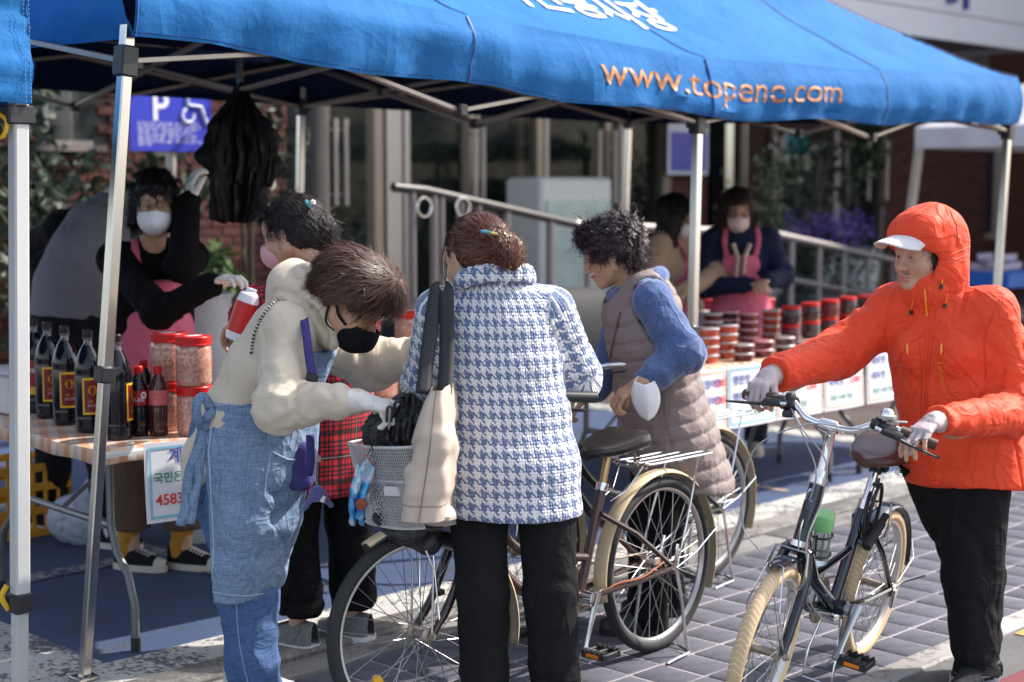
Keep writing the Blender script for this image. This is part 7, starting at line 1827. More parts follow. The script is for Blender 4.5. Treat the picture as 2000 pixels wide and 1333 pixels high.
# ------------------------------------------------------------------ seller in black with raised hand
M_blackknit = fabric('black_knit', (.006, .0055, .006), .95, .1, 300, .3)
canvas = (fabric('black_canvas', (.014, .014, .018)), mat('cream_rubber', (.52, .48, .41), .6, 0, .06, 10)); skw = dict(laces=mat('white_lace', (.6, .58, .55), .8), cap=mat('cream_rubber', (.52, .48, .41), .6))
o = G(285, 1085); o = A(-1.50, 6.52)
BS = stander('person in a black sweater, white mask and pink apron reaching up to the hanging bags', (o[0], o[1]), (.50, -.87), M_blackknit, None, 6.4,
    dict(h=1.66, head=P(300, 395, 6.36), fd=unit(A(.28, -.95, -.10)), up=(.05, 0, 1), armL=(P(356, 520, 6.22), P(370, 395, 6.34)), armR=(P(312, 612, 6.05), P(412, 558, 5.98)), hdL=(unit(A(-.02, .1, .99)), A(.6, .5, 0)),
         glove=M_white_g, curl=(28, 40, 30), trousers=fabric('brown_trousers', (.115, .075, .055)), crop=.10, cuffr=.085, sock=fabric('mustard_sock', (.42, .20, .03)), shoe=canvas, shoekw=skw, apron=M_pink, ahem=.62, eyes=True, stance=.05, footdir=(.93, -.36), topname='sweater'))
L, R = BS.hl, BS.hR
BS.hair('hair', [ell(L(0, -.02, .038), A(.095, .108, .095), R), ell(L(0, -.05, -.045), A(.095, .062, .085), R), ell(L(0, .074, .060), A(.070, .030, .030), R)]+[ell(L(s_*.076, .0, -.045), A(.026, .04, .075), R) for s_ in (-1, 1)], hair_mat('black_hair', (.012, .010, .010), .4), .006, 2600, .05,
    lambda V, N: np.stack([np.sin(V[:, 2]*150), np.cos(V[:, 0]*140), np.sin(V[:, 1]*150)-.8], 1), .007, 35, (1.1, 1.1, 1.1), .0016, 14, .35, .003, lambda v: v.sub(ell(L(0, .125, -.045), A(.076, .070, .080), R), .01))
mask_on(BS, M_whitem, 'mask', 1.08); glasses_on(BS, mat('thin_gold_frame', (.45, .32, .18), .3, .8))
q = [BS.G3(.075, .13, 1.20), BS.G3(0, .165, 1.12), BS.G3(-.07, .14, 1.22)]
M_trim = mat('white_trim', (.62, .58, .60), .8)
# ------------------------------------------------------------------ woman in the plaid shirt
PW = stander('person with black hair clipped up and a red plaid shirt, standing at the table', (-.655, 5.40), (-.80, .60), M_plaid, None, 5.4,
    dict(h=1.60, head=P(568, 452, 5.40), fd=unit(A(-.86, .42, -.22)), up=(-.15, .05, 1), lean=-.06, armL=(P(500, 600, 5.32), P(468, 628, 5.42)), armR=(P(700, 700, 5.62), P(640, 740, 5.78)), trousers=M_velvet, cuffr=.085, crop=.06,
         shoe=(mat('grey_knit_upper', (.16, .16, .16), .9, 0, .6, 160, .4, 300), mat('white_foam_sole', (.62, .62, .62), .6)), shoekw=dict(ht=.085, wd=.048, laces=M_blackp), hem=.545, girth=1.08, fuv=True, stance=.04, topname='plaid_shirt'))
L, R = PW.hl, PW.hR; bun = P(625, 455, 5.38)
PW.hair('hair', [ell(L(0, -.024, .034), A(.086, .100, .092), R), ell(L(0, -.06, -.02), A(.074, .06, .065), R), ell(bun, A(.060, .055, .075)), ell(P(625, 500, 5.38), A(.045, .045, .06)), ell(L(0, .078, .066), A(.062, .026, .028), R)], hair_mat('black_hair', (.012, .01, .01)), .006, 3500, .07,
    lambda V, N: (bun-V)/(np.linalg.norm(bun-V, axis=1, keepdims=True)+1e-6)-A(0, 0, .25)+.3*np.stack([np.sin(V[:, 2]*180), np.cos(V[:, 0]*160), np.sin(V[:, 0]*190)], 1), .006, 40, (1.2, 1.1, 1.25), .0013, 15, .3, .003, lambda v: v.sub(ell(L(0, .122, -.045), A(.095, .074, .098), R), .01))
mask_on(PW, mat('pink_mask', (.62, .36, .40), .75), 'mask', 1.04); glasses_on(PW, mat('blue_frame', (.03, .035, .12), .3))
MB().tube([P(596, 392, 5.31), P(606, 405, 5.31)], .006, 8).build('hair_clip', mat('teal_clip', (.06, .30, .38), .3), PW.t); MB().lathe([(.001, -.011), (.010, -.005), (.010, .005), (.001, .011)], P(611, 396, 5.31), 12).build('clip_pearl', mat('pearl', (.7, .66, .62), .2), PW.t)
b_ = thing('plastic_bottle', 'white plastic bottle with a red label held by the plaid shirt woman', 'bottle', tuple(P(470, 640, 5.35))); ax_ = unit(P(488, 560, 5.22)-P(458, 650, 5.22)); Rb = frame(ax_); c = P(462, 655, 5.22)
MB().lathe([(.001, -.02), (.034, -.015), (.038, 0), (.038, .12), (.032, .145), (.018, .155), (.018, .165), (.001, .165)], c, 22, Rb).build('flask', mat('white_plastic', (.66, .66, .70), .35), b_)
MB().lathe([(.0387, .012), (.0387, .118)], c, 22, Rb, False).build('label', mat('red_label', (.50, .02, .02), .4, 0, .15, 60), b_)
# ------------------------------------------------------------------ man in the grey vest bending over behind the table
def vest_man():
    p = Person('person in a grey vest and black sleeves bending over behind the table', (-2.02, 7.0)); f = unit(A(-.75, .66, 0)); rt = A(f[1], -f[0], 0)
    hip = P(150, 640, 6.95); sh = P(190, 440, 7.05); sh2 = P(125, 455, 7.35); nk = P(160, 440, 7.3); hc = nk+f*.10+A(0, 0, -.10); p.head(hc, headR(unit(f-A(0, 0, 1.6)), f), .007, 1.0, nk)
    elR, wrR = P(95, 520, 7.2), P(60, 590, 7.4); elL, wrL = P(70, 480, 7.6), P(40, 560, 7.7); hl = (hip-rt*.1, hip+rt*.1); kL, aL, kR, aR = P(110, 830, 7.2), P(100, 995, 7.3), P(195, 820, 6.9), P(215, 985, 6.95)
    p.core([seg(hip, (sh+sh2)/2, .13, .13)]+[seg(a, b, .05, .045) for a, b in ((hl[0], kL), (kL, aL), (hl[1], kR), (kR, aR), (sh, elR), (elR, wrR), (sh2, elL), (elL, wrL))], .02)
    p.hand(wrR, unit(wrR-elR), A(0, 0, -1), 1, .006, None, elR*.4+wrR*.6); p.hand(wrL, unit(wrL-elL), A(0, 0, -1), -1, .006, None, elL*.4+wrL*.6); p.finish()
    trousers(p, hl, kL, aL, kR, aR, M_blackcl, (.19, .15), (.12, .09, .08), rt, .010, .006)
    ms = thing; sn = fabric('black_sneaker', (.016, .016, .018)); so = mat('pale_sole', (.5, .5, .48), .6)
    for a, (dx, dy) in ((aL, (.2, -.05)), (aR, (.2, -.02))):
        t = p.shoe(A(a[0]+.16, a[1]-.10, 0), A(a[0]-.10, a[1]+.03, 0), sn, so, .085, .05, M_white_g)
        for k in range(3): q = A(a[0]+.0+.028*k, a[1]-.065-.011*k, 0); MB().box(q+A(0, -.006, .065), (.012, .012, .055), roty(-.35)).build('shoe_stripe', M_whitem, t)
    p.cloth('black_sleeves', [seg(sh, elR, .085, .075), seg(elR, wrR, .075, .055), seg(sh2, elL, .085, .075), seg(elL, wrL, .075, .055), seg(sh, sh2, .10, .10), ell((sh+sh2)/2-f*.0, A(.17, .17, .11))], M_blackknit, .010, .03, lambda V, N: soft(V, N, .007, 8, 3))
    p.cloth('vest', chain([P(140, 625, 6.95), P(152, 560, 6.95), P(168, 500, 7.0), P(190, 450, 7.05), P(205, 420, 7.1)], [.205, .20, .185, .15, .10], rt, [.16, .15, .145, .13, .10]), fabric('grey_vest_cloth', (.19, .18, .205), .8, .06, 300), .009, .03, lambda V, N: soft(V, N, .008, 5, 3), lambda v: (v.cut(P(145, 625, 6.8), (-.10, 0, -1)), v.cut(P(92, 488, 6.9), (-.916, 0, .40))))
    L, R = p.hl, p.hR; p.hair('hair', [ell(L(0, -.02, .03), A(.088, .10, .09), R)], hair_mat('black_hair', (.012, .01, .01)), .008, 500, .04, lambda V, N: -R[:, 2]+0*V, .004, 40); return p
vest_man()
# ------------------------------------------------------------------ two sellers behind the far table
lshoe = (mat('beige_shoe', (.42, .36, .31), .7), mat('beige_sole', (.45, .40, .36), .7)); navy = fabric('navy_cardigan', (.016, .022, .05)); tanj = fabric('tan_jacket', (.42, .29, .20))
M_beigem = mat('beige_mask', (.58, .45, .40), .75)
N1 = stander('person with long dark hair, navy cardigan and pink apron behind the far table', (1.385, 9.45), (-.15, -.98), navy, None, 9.4,
    dict(h=1.64, head=P(1442, 412, 9.42), fd=unit(A(-.10, -.98, -.12)), armL=(P(1530, 540, 9.35), P(1500, 548, 9.18)), armR=(P(1375, 560, 9.35), P(1462, 556, 9.18)), trousers=fabric('dark_slacks', (.03, .03, .035)), shoe=lshoe, apron=M_pink, ahem=.55, eyes=True, topname='cardigan'))
L, R = N1.hl, N1.hR
lh = hair_mat('dark_brown_hair', (.028, .014, .012))
def longhair(p, seed, ln=.26):
    L, R = p.hl, p.hR
    p.hair('hair', [ell(L(0, -.02, .040), A(.104, .115, .105), R), ell(L(0, -.055, -.08), A(.105, .06, .14), R)]+[seg(L(s_*.088, .0, .0), L(s_*.102, .02, -ln*.8), .040, .030) for s_ in (-1, 1)]+[ell(L(0, .07, .072), A(.06, .026, .025), R)], lh, .008, 1200, .11, lambda V, N: -A(0, 0, 1)+.25*np.stack([np.sin(V[:, 2]*60), np.cos(V[:, 2]*50), 0*V[:, 0]], 1), .006, 30, (1.2, 1.1, 1.1), .002, seed, .15, .002, lambda v: v.sub(ell(L(0, .125, -.035), A(.070, .075, .085), R), .01))
longhair(N1, 31); mask_on(N1, M_beigem, 'mask', 1.05, False)
p = N1; MB().tube([p.G3(.05, .17, 1.28), p.G3(.02, .175, 1.20), p.G3(.03, .185, 1.08)], [.035, .03, .028], 8, flat=(1, .4)).tube([p.G3(-.05, .17, 1.28), p.G3(-.02, .175, 1.20), p.G3(-.015, .185, 1.10)], [.035, .03, .028], 8, flat=(1, .4)).build('scarf', mat('cream_scarf', (.55, .46, .36), .9, 0, .25, 30), p.t)
N2_ = stander('person with black hair, tan jacket and white mask behind the far table, seen side on', (.96, 9.55), (.85, -.5), tanj, None, 9.5,
    dict(h=1.60, head=P(1322, 424, 9.5), fd=unit(A(.90, -.35, -.12)), armL=(P(1400, 535, 9.35), P(1345, 565, 9.2)), armR=(P(1270, 560, 9.3), P(1335, 575, 9.2)), trousers=fabric('dark_slacks', (.03, .03, .035)), shoe=lshoe, apron=M_pink, ahem=.55, girth=1.08, topname='jacket'))
lh = hair_mat('black_hair', (.012, .01, .01)); longhair(N2_, 32, .20); mask_on(N2_, M_whitem, 'mask', 1.08, False)
# ================================================================== stall tables and goods
def gingham():
    m, nt, b = newmat('peach_gingham_oilcloth'); sp = NN(nt, 'ShaderNodeSeparateXYZ'); mp = NN(nt, 'ShaderNodeMapping'); mp.inputs['Rotation'].default_value = (0, 0, ANG+.45); lk(nt, NN(nt, 'ShaderNodeTexCoord').outputs['Object'], mp.inputs['Vector']); lk(nt, mp.outputs[0], sp.inputs[0])
    def st(o): return math_(nt, 'LESS_THAN', math_(nt, 'FLOORED_MODULO', o, .06), .03)
    s = math_(nt, 'MULTIPLY', math_(nt, 'ADD', st(sp.outputs[0]), st(sp.outputs[1])), .5)
    lk(nt, ramp(nt, s, [(0, (.66, .62, .58)), (.5, (.66, .44, .31)), (1, (.62, .28, .15))]), b.inputs['Base Color']); b.inputs['Roughness'].default_value = .35; return m
M_ging = gingham(); M_tblw = mat('white_table_plastic', (.60, .59, .57), .45, 0, .05, 6); M_tleg = mat('grey_table_leg', (.16, .16, .165), .4, .5, .1, 8)
M_paper = mat('white_paper', (.70, .70, .73), .55, 0, .03, 3); M_ink = {'b': mat('blue_ink', (.03, .06, .30), .5, 0, 0), 'r': mat('red_ink', (.62, .03, .03), .5, 0, 0), 'g': mat('green_ink', (.03, .22, .14), .5, 0, 0), 'f': mat('pale_blue_ink', (.22, .48, .62), .5, 0, 0), 'o': mat('pale_orange_ink', (.72, .42, .26), .5, 0, 0)}
def table(label, c, u, w_, ln, dp_, z=.725):
    u = unit(A(u[0], u[1], 0)); w_ = unit(A(w_[0], w_[1], 0)); R = np.stack([u, w_, A(0, 0, 1)], 1); c = A(c[0], c[1], 0); t = thing('folding_table', label, 'table', tuple(c)); mid = c+u*ln/2+w_*dp_/2
    MB().box(mid+A(0, 0, z-.025), (ln, dp_, .042), R, .012).build('table_top', M_tblw, t)
    rows = []; n, m = 40, 20
    for i in range(n+1):
        r_ = []
        for k in range(m+1):
            a = -.05+(ln+.10)*i/n; b_ = -.05+(dp_+.10)*k/m; ov = max(-a, a-ln, -b_, b_-dp_, 0); q = c+u*min(max(a, -.008), ln+.008)+w_*min(max(b_, -.008), dp_+.008)
            r_.append(q+A(0, 0, z+.0015+.0015*math.sin(a*9)*math.sin(b_*11)-ov*1.0+(.004*math.sin(a*21+b_*17) if ov else 0)))
        rows.append(r_)
    cl = MB().grid(rows).build('tablecloth', M_ging, None); solid(cl, .001); tag(cl, label.replace('folding table', 'oilcloth').split(' with ')[0]+', peach and white checked cloth', 'tablecloth')
    for e in (.14, ln-.14):
        b = MB(); y0, y1 = .10, dp_-.10
        for y, sg in ((y0, -1), (y1, 1)):
            b.tube([c+u*e+w_*(y-sg*.10)+A(0, 0, z-.05), c+u*e+w_*(y-sg*.10)+A(0, 0, .42), c+u*e+w_*(y-sg*.06)+A(0, 0, .33), c+u*e+w_*(y+sg*.02)+A(0, 0, .26), c+u*e+w_*(y+sg*.06)+A(0, 0, .16), c+u*e+w_*(y+sg*.06)+A(0, 0, .03)], .0145, 10)
        b.tube([c+u*e+w_*(y0+.10)+A(0, 0, .42), c+u*e+w_*(y1-.10)+A(0, 0, .42)], .014, 8); b.tube([c+u*e+w_*(dp_/2)+A(0, 0, .42), c+u*(e+(.35 if e < ln/2 else -.35))+w_*(dp_/2)+A(0, 0, z-.05)], .009, 8)
        lg = b.build('leg', M_tleg, t)
        for y, sg in ((y0, -1), (y1, 1)): MB().tube([c+u*e+w_*(y+sg*.06)+A(0, 0, 0), c+u*e+w_*(y+sg*.06)+A(0, 0, .05)], .0175, 10).build('foot_cap', M_blackp, lg)
    return t, c, u, w_
TZ = .7285
_, c1, u1, w1 = table('near folding table with bottles and jars beside the left tent leg', (-1.385, 5.19), (.74, .67), (-.67, .74), 1.75, 1.16)
q2 = W(5.55, 4.66); table('far folding table with tubs of side dishes and price papers', q2[:2], D2, N2, 1.86, .62)
q3 = W(7.46, 4.68); table('third folding table at the far end past a dark gap', q3[:2], D2, N2, 1.5, .62)
# ---- hanging papers
def paper(label, c, u, nrm, wd, ht, border, lines, name='price_sign', cat='sign', tilt=0.0):
    u = unit(u); nrm = unit(nrm); r = thing(name, label, cat, tuple(c)); up = unit(np.cross(nrm, u)*1.0); up = up if up[2] > 0 else -up
    def S(x, y, d=0): bow = .010*math.sin(math.pi*(x/wd))+.012*((ht-y)/ht if y < ht else 0)**2; return c+u*x+up*(y-ht)+nrm*(bow+d)
    rows = [[S(wd*i/12, ht*k/8) for i in range(13)] for k in range(9)]; solid(MB().grid(rows).build('paper', M_paper, r, False), .0012)
    def strip(x0, x1, y0, y1, m, nm='printed_border'):
        MB().grid([[S(x0+(x1-x0)*i/10, y, .0025) for i in range(11)] for y in (y0, y1)]).build(nm, m, r, False)
    if border:
        e, g = .014, .009
        for a in ((e, wd-e, e, e+g), (e, wd-e, ht-e-g, ht-e), (e, e+g, e, ht-e), (wd-e-g, wd-e, e, ht-e)): strip(*a, M_ink[border])
    for txt, x, y, sz, col in lines: lettering('text_line', txt, sz, M_ink[col], r, lambda v, x=x, y=y: S(x+v[0], y+v[1], .003), True, 'LEFT', .05)
    return r
nf = -w1
k0 = P(275, 874, 5.285); paper('white account notice with a pale blue border taped to the near table', A(k0[0], k0[1], .735)+nf*.02, u1, nf, .36, .275, 'f', [('계좌번호', .088, .222, .058, 'b'), ('국민은행 /', .030, .150, .040, 'g'), ('45830', .035, .075, .052, 'r')], 'account_notice')
ltx = [['오징어젓', '5,000'], ['명란젓', '5,000'], ['창난젓', '5,000'], ['낙지젓', '5,000'], ['새우젓', '5,000']]
for i, (a, b_, bd, lab) in enumerate(((1352, 1418, 'o', 'white price paper partly behind the quilted vest, leftmost on the far table'), (1421, 1513, 'f', 'white price paper with a blue border in the middle of the far table'), (1515, 1606, 'o', 'white price paper with pale orange edge left of the orange sleeve'), (1609, 1686, 'o', 'white price paper under the orange sleeve at the end of the far table'), (1693, 1765, 'o', 'white price paper on the third table beside the orange jacket'))):
    t0, t1 = Fx(a, 4.645), Fx(b_, 4.645); wd = t1-t0; tx = ltx[i]
    paper(lab, W(t0, 4.645, .722), A(D2[0], D2[1], 0), A(-N2[0], -N2[1], 0), wd, .31, bd, [(tx[0], .04, .235, .050, 'b'), (tx[1], wd*.62, .235, .048, 'r'), (tx[0], .04, .15, .050, 'b'), (tx[1], wd*.62, .15, .048, 'r'), ('국산 수제 젓갈', .05, .065, .036, 'g')])
# ---- big dark bottles
M_soy = mat('dark_soy_bottle', (.006, .006, .010), .12, 0, .1, 6, spec=.45, coat=.15); M_cap = mat('black_cap', (.012, .012, .012), .4); M_maroon = mat('maroon_label', (.16, .010, .014), .4, 0, .1, 40); M_ylab = mat('yellow_label', (.72, .42, .02), .4, 0, .06, 30); M_neck = mat('clear_neck', (.09, .09, .10), .06, 0, 0, coat=.5); M_redcap = mat('red_cap', (.55, .012, .012), .35, 0, .04, 10); M_redl = mat('red_bottle_label', (.30, .012, .016), .4, 0, .2, 60); M_wlab = mat('white_label', (.6, .6, .62), .5)
def on_cyl(c, r, az, v, z0):
    a = az+v[0]/r; return A(c[0]+r*math.cos(a), c[1]+r*math.sin(a), z0+v[1])
def patch(nm, c, r, az, w_, z0, z1, m, par, x0=0):
    MB().grid([[on_cyl(c, r, az, (x0-w_/2+w_*i/10, 0), z) for i in range(11)] for z in (z0, z1)]).build(nm, m, par)
def big_bottle(c, label, az, kind=0):
    t = thing('soy_sauce_bottle', label, 'bottle', tuple(c), 0, 'large dark bottles along the table edge'); r = .050
    pr = [(.001, .004), (.038, .0), (.047, .006), (.05, .02), (.048, .03), (.05, .04), (.05, .055), (.0485, .06), (.05, .065), (.05, .205), (.048, .212), (.05, .22), (.0495, .235), (.043, .265), (.030, .295), (.019, .315)]
    MB().lathe(pr, c, 28, caps=False).build('flask', M_soy, t); MB().lathe([(.019, .314), (.015, .322), (.0145, .335), (.019, .337), (.019, .341), (.0145, .343)], c, 20, caps=False).build('neck', M_neck, t)
    MB().lathe([(.0165, .342), (.0175, .345), (.0175, .366), (.015, .369), (.001, .369)], c, 20).build('cap', M_cap, t)
    if kind == 0:
        lb = MB().grid([[on_cyl(c, r+.0008, az, (-.036+.072*i/10, 0), c[2]+z) for i in range(11)] for z in (.068, .200)]).build('label', M_ylab, t)
        patch('label_panel', c, r+.0014, az, .060, c[2]+.076, c[2]+.192, M_maroon, lb)
        V = [on_cyl(c, r+.002, az, (.016*math.cos(k*math.pi/9), .017*math.sin(k*math.pi/9)), c[2]+.155) for k in range(18)]; mesh_np('label_emblem', V, [list(range(18))], M_ylab, lb)
        lettering('label_text', '우리', .015, M_maroon, lb, lambda v: on_cyl(c, r+.0026, az, v, c[2]+.160), True); lettering('label_text', '간장', .017, M_maroon, lb, lambda v: on_cyl(c, r+.0026, az, v, c[2]+.147), True)
        lettering('label_text', '전통', .009, M_ylab, lb, lambda v: on_cyl(c, r+.0022, az, (v[0]-.008, v[1]), c[2]+.115)); lettering('label_text', '양조간장', .010, M_wlab, lb, lambda v: on_cyl(c, r+.0022, az, v, c[2]+.100))
    else:
        lb = MB().grid([[on_cyl(c, r+.0008, az, (-.05+.10*i/10, 0), c[2]+z) for i in range(11)] for z in (.075, .205)]).build('label', M_redl, t); patch('label_panel', c, r+.0014, az, .10, c[2]+.075, c[2]+.105, M_ylab, lb); lettering('label_text', '액젓', .026, M_wlab, lb, lambda v: on_cyl(c, r+.0022, az, v, c[2]+.165), True)
def tz(px, py): q = G(px, py, TZ); q[2] = TZ; return q
for (px, py, lab, kd, da) in ((232, 858, 'large dark bottle right of the left tent leg, label turned away', 0, 1.35), (176, 843, 'large dark bottle with yellow framed label, partly behind the left tent leg', 0, .25), (131, 829, 'large dark bottle with yellow framed label, second left of the tent leg', 0, .25), (97, 816, 'large dark bottle with yellow framed label, third left of the tent leg', 0, .25), (70, 805, 'large dark bottle with a red label beside the white tent post', 1, .1)):
    c = tz(px, py); big_bottle(c, lab, math.atan2(-c[1], -c[0])+da, kd)
def small_bottle(c, label, az, pale=False):
    t = thing('sauce_bottle', label, 'bottle', tuple(c), 0, 'small red capped bottles'); r = .034
    MB().lathe([(.001, .003), (.028, 0), (.033, .008), (.034, .03), (.0325, .036), (.034, .042), (.034, .10), (.0325, .106), (.034, .112), (.034, .155), (.031, .175), (.022, .205), (.0135, .222)], c, 24, caps=False).build('flask', M_soy if not pale else mat('brown_sauce', (.05, .014, .012), .1, 0, .1, 8, coat=.5), t)
    MB().lathe([(.0135, .220), (.0155, .224), (.0155, .246), (.013, .249), (.001, .249)], c, 18).build('cap', M_redcap, t)
    lb = MB().grid([[on_cyl(c, r+.0008, az, (-.045+.09*i/10, 0), c[2]+z) for i in range(11)] for z in (.112, .165)]).build('label', M_redl if not pale else mat('pink_label', (.50, .12, .13), .4, 0, .3, 60), t)
    if not pale:
        V = [on_cyl(c, r+.0016, az, (.014+.011*math.cos(k*math.pi/8), .012*math.sin(k*math.pi/8)), c[2]+.148) for k in range(16)]; mesh_np('label_emblem', V, [list(range(16))], M_wlab, lb); lettering('label_text', '까나리', .020, M_wlab, lb, lambda v: on_cyl(c, r+.0016, az, (v[0]-.010, v[1]), c[2]+.130), True)
for (px, py, lab, pl) in ((273, 851, 'small red capped bottle with a white circle on its label, front of the jars', False), (311, 851, 'small red capped bottle with a faded pink label, nearest the jars', True), (248, 843, 'small red capped bottle half hidden behind the big dark bottle', False), (283, 836, 'small red capped bottle standing behind the front one', False)):
    c = tz(px, py); small_bottle(c, lab, math.atan2(-c[1], -c[0])+.1, pl)
# ---- salted seafood jars
def jar_stuff():
    m, nt, b = newmat('salted_shrimp_in_jar'); co = coords(nt); vo = NN(nt, 'ShaderNodeTexVoronoi'); vo.inputs['Scale'].default_value = 85; lk(nt, co, vo.inputs['Vector'])
    f = math_(nt, 'ADD', math_(nt, 'MULTIPLY', vo.outputs['Distance'], .8), math_(nt, 'MULTIPLY', noise(nt, 60, 5, co), .6)); lk(nt, ramp(nt, f, [(.30, (.34, .12, .08)), (.55, (.45, .20, .145)), (.85, (.56, .33, .26))]), b.inputs['Base Color']); b.inputs['Roughness'].default_value = .2; b.inputs['Coat Weight'].default_value = .6; return m
M_jar = jar_stuff()
def jar(c, label, r=.064, h=.150, m=None, lid=None, group=None, nm='jar', lidlab=True):
    t = thing(nm, label, 'jar', tuple(c), 0, group)
    MB().lathe([(.001, .003), (r*.88, 0), (r*.97, .008), (r, .02), (r*.985, h*.33), (r, h*.36), (r, h*.72), (r*.985, h*.75), (r, h*.80), (r*.96, h*.92), (r*.9, h*.97)], c, 28, caps=False).build('contents', m or M_jar, t)
    b = MB(); n = 40; lo, hi = [], []
    pr = [(r*.985, h*.955), (r*1.02, h*.965), (r*1.02, h*.99), (r*.985, h*1.0), (r*1.0, h*1.15), (r*.96, h*1.17), (.001, h*1.172)]
    b.lathe(pr, c, 36, caps=False); l_ = b.build('lid', lid or M_redcap, t)
    if lidlab: MB().box(c+A(0, 0, h*1.175), (r*.9, r*.5, .001), RD).build('lid_label', M_wlab, l_, False)
for (px, py, k, lab) in ((381, 848, 0, 'red lidded jar of pink salted shrimp, lower right of the stack'), (381, 848, 1, 'red lidded jar of pink salted shrimp, upper right of the stack'), (333, 838, 0, 'red lidded jar of pink salted shrimp, lower left behind the bottles'), (333, 838, 1, 'red lidded jar of pink salted shrimp, upper left of the stack'),
                         (800, 765, 0, 'red lidded jar beside the black plastic bag in the basket'), (800, 765, 1, 'red lidded jar behind the forehead of the bending woman'), (748, 775, 0, 'red lidded jar behind the gloved hand of the bending woman'), (700, 790, 0, 'red lidded jar hidden behind the cream sleeve')):
    c = tz(px, py); jar(c+A(rnd.uniform(-.003, .003), 0, k*.1775), lab)
# ---- tubs and jars on the far table
M_kim = mat('kimchi_red', (.42, .06, .02), .25, 0, .45, 70, coat=.4); M_chilli = mat('dark_chilli_paste', (.11, .012, .014), .25, 0, .4, 50, coat=.4); M_side = mat('dark_side_dish', (.035, .018, .020), .2, 0, .4, 40, coat=.5); M_clr = mat('clear_lid', (.55, .47, .47), .12, 0, .08, 30, coat=.8); M_pinkl = mat('pink_clear_lid', (.62, .30, .33), .15, 0, .1, 20, coat=.7)
ords = ['bottom', 'second', 'third', 'fourth', 'fifth', 'sixth']
def tub(c, label, m, r=.055, h=.036, lid=None):
    t = thing('food_tub', label, 'tub', tuple(c), 0, 'tubs of side dishes on the far table')
    MB().lathe([(.001, .001), (r*.86, 0), (r*.88, .004), (r*.98, h), (r*.9, h+.001)], c, 22, caps=False).build('contents', m, t)
    MB().lathe([(r*1.03, h-.003), (r*1.04, h+.003), (r*.95, h+.008), (.001, h+.007)], c, 22, caps=False).build('lid', lid or M_clr, t)
TT = TZ
def tz2(px, py): return tz(px, py)
for nm, px, py, n, m, lid, where in (('orange kimchi', 1384, 708, 4, M_kim, M_clr, 'stack beside the middle tent leg'), ('orange kimchi', 1420, 700, 4, M_kim, M_clr, 'stack one right of the tent leg'), ('red paste', 1452, 705, 2, M_chilli, M_clr, 'low stack at the front edge'), ('red paste', 1492, 697, 2, M_chilli, M_pinkl, 'low stack mid front edge'), ('dark side dish', 1532, 689, 2, M_side, M_clr, 'low stack right on the front edge'), ('red paste', 1462, 672, 4, M_chilli, M_pinkl, 'tall stack behind the low ones'), ('red paste', 1506, 664, 4, M_kim, M_clr, 'tall stack left of the dark jars'), ('dark side dish', 1425, 668, 4, M_side, M_pinkl, 'tall stack below the red box'), ('red paste', 1392, 672, 4, M_chilli, M_clr, 'tall stack behind the tent leg'), ('dark side dish', 1572, 682, 1, M_side, M_clr, 'front edge near the orange cuff')):
    c = tz2(px, py)
    for k in range(n): tub(c+A(rnd.uniform(-.003, .003), rnd.uniform(-.003, .003), k*.0445), 'tub of %s, %s in the %s' % (nm, ords[k], where), m, lid=lid)
rows_ = (('front', ((1545, 668), (1583, 660), (1620, 652), (1655, 645))), ('back', ((1500, 642), (1540, 634), (1578, 627), (1615, 620), (1650, 613), (1690, 605))))
for rw, ps in rows_:
    for i, (px, py) in enumerate(ps):
        c = tz2(px, py)
        for k in range(2 if rw == 'front' else 1): jar(c+A(rnd.uniform(-.004, .004), 0, k*.105), 'red lidded dark jar, %s, number %s from the left in the %s row' % (('lower', 'upper', 'top')[k], ('first', 'second', 'third', 'fourth', 'fifth', 'sixth')[i], rw), .055, .088, M_side if (i+k) % 3 else M_chilli, M_redcap, 'dark jars on the far table', 'jar', False)
for i, (px, py) in enumerate(((1712, 640), (1745, 634))):
    for k in range(2): jar(tz2(px, py)+A(0, 0, k*.105), 'red lidded jar on the third table, %s of the %s stack' % (ords[k], ('left', 'right')[i]), .055, .088, M_chilli, M_redcap, 'jars on the third table', 'jar', False)
c = tz2(1446, 634)+A(0, .06, 0); bx = thing('red_box', 'red cardboard box before the navy cardigan seller', 'box', tuple(c)); MB().box(c+A(0, 0, .075), (.42, .26, .15), RD, .006).build('box_body', mat('red_card', (.50, .014, .025), .5, 0, .05), bx, False); MB().box(c+A(0, 0, .152), (.43, .27, .02), RD, .004).build('box_lid', mat('red_card', (.5, .014, .02)), bx, False)
c = tz2(1383, 650)+A(0, .05, 0); bx = thing('white_box', 'small white box behind the tent leg next to the red box', 'box', tuple(c)); MB().box(c+A(0, 0, .06), (.13, .12, .12), RD, .005).build('box_body', M_wlab, bx, False); MB().box(c+A(0, 0, .123), (.135, .125, .008), RD).build('box_lid', M_wlab, bx, False)
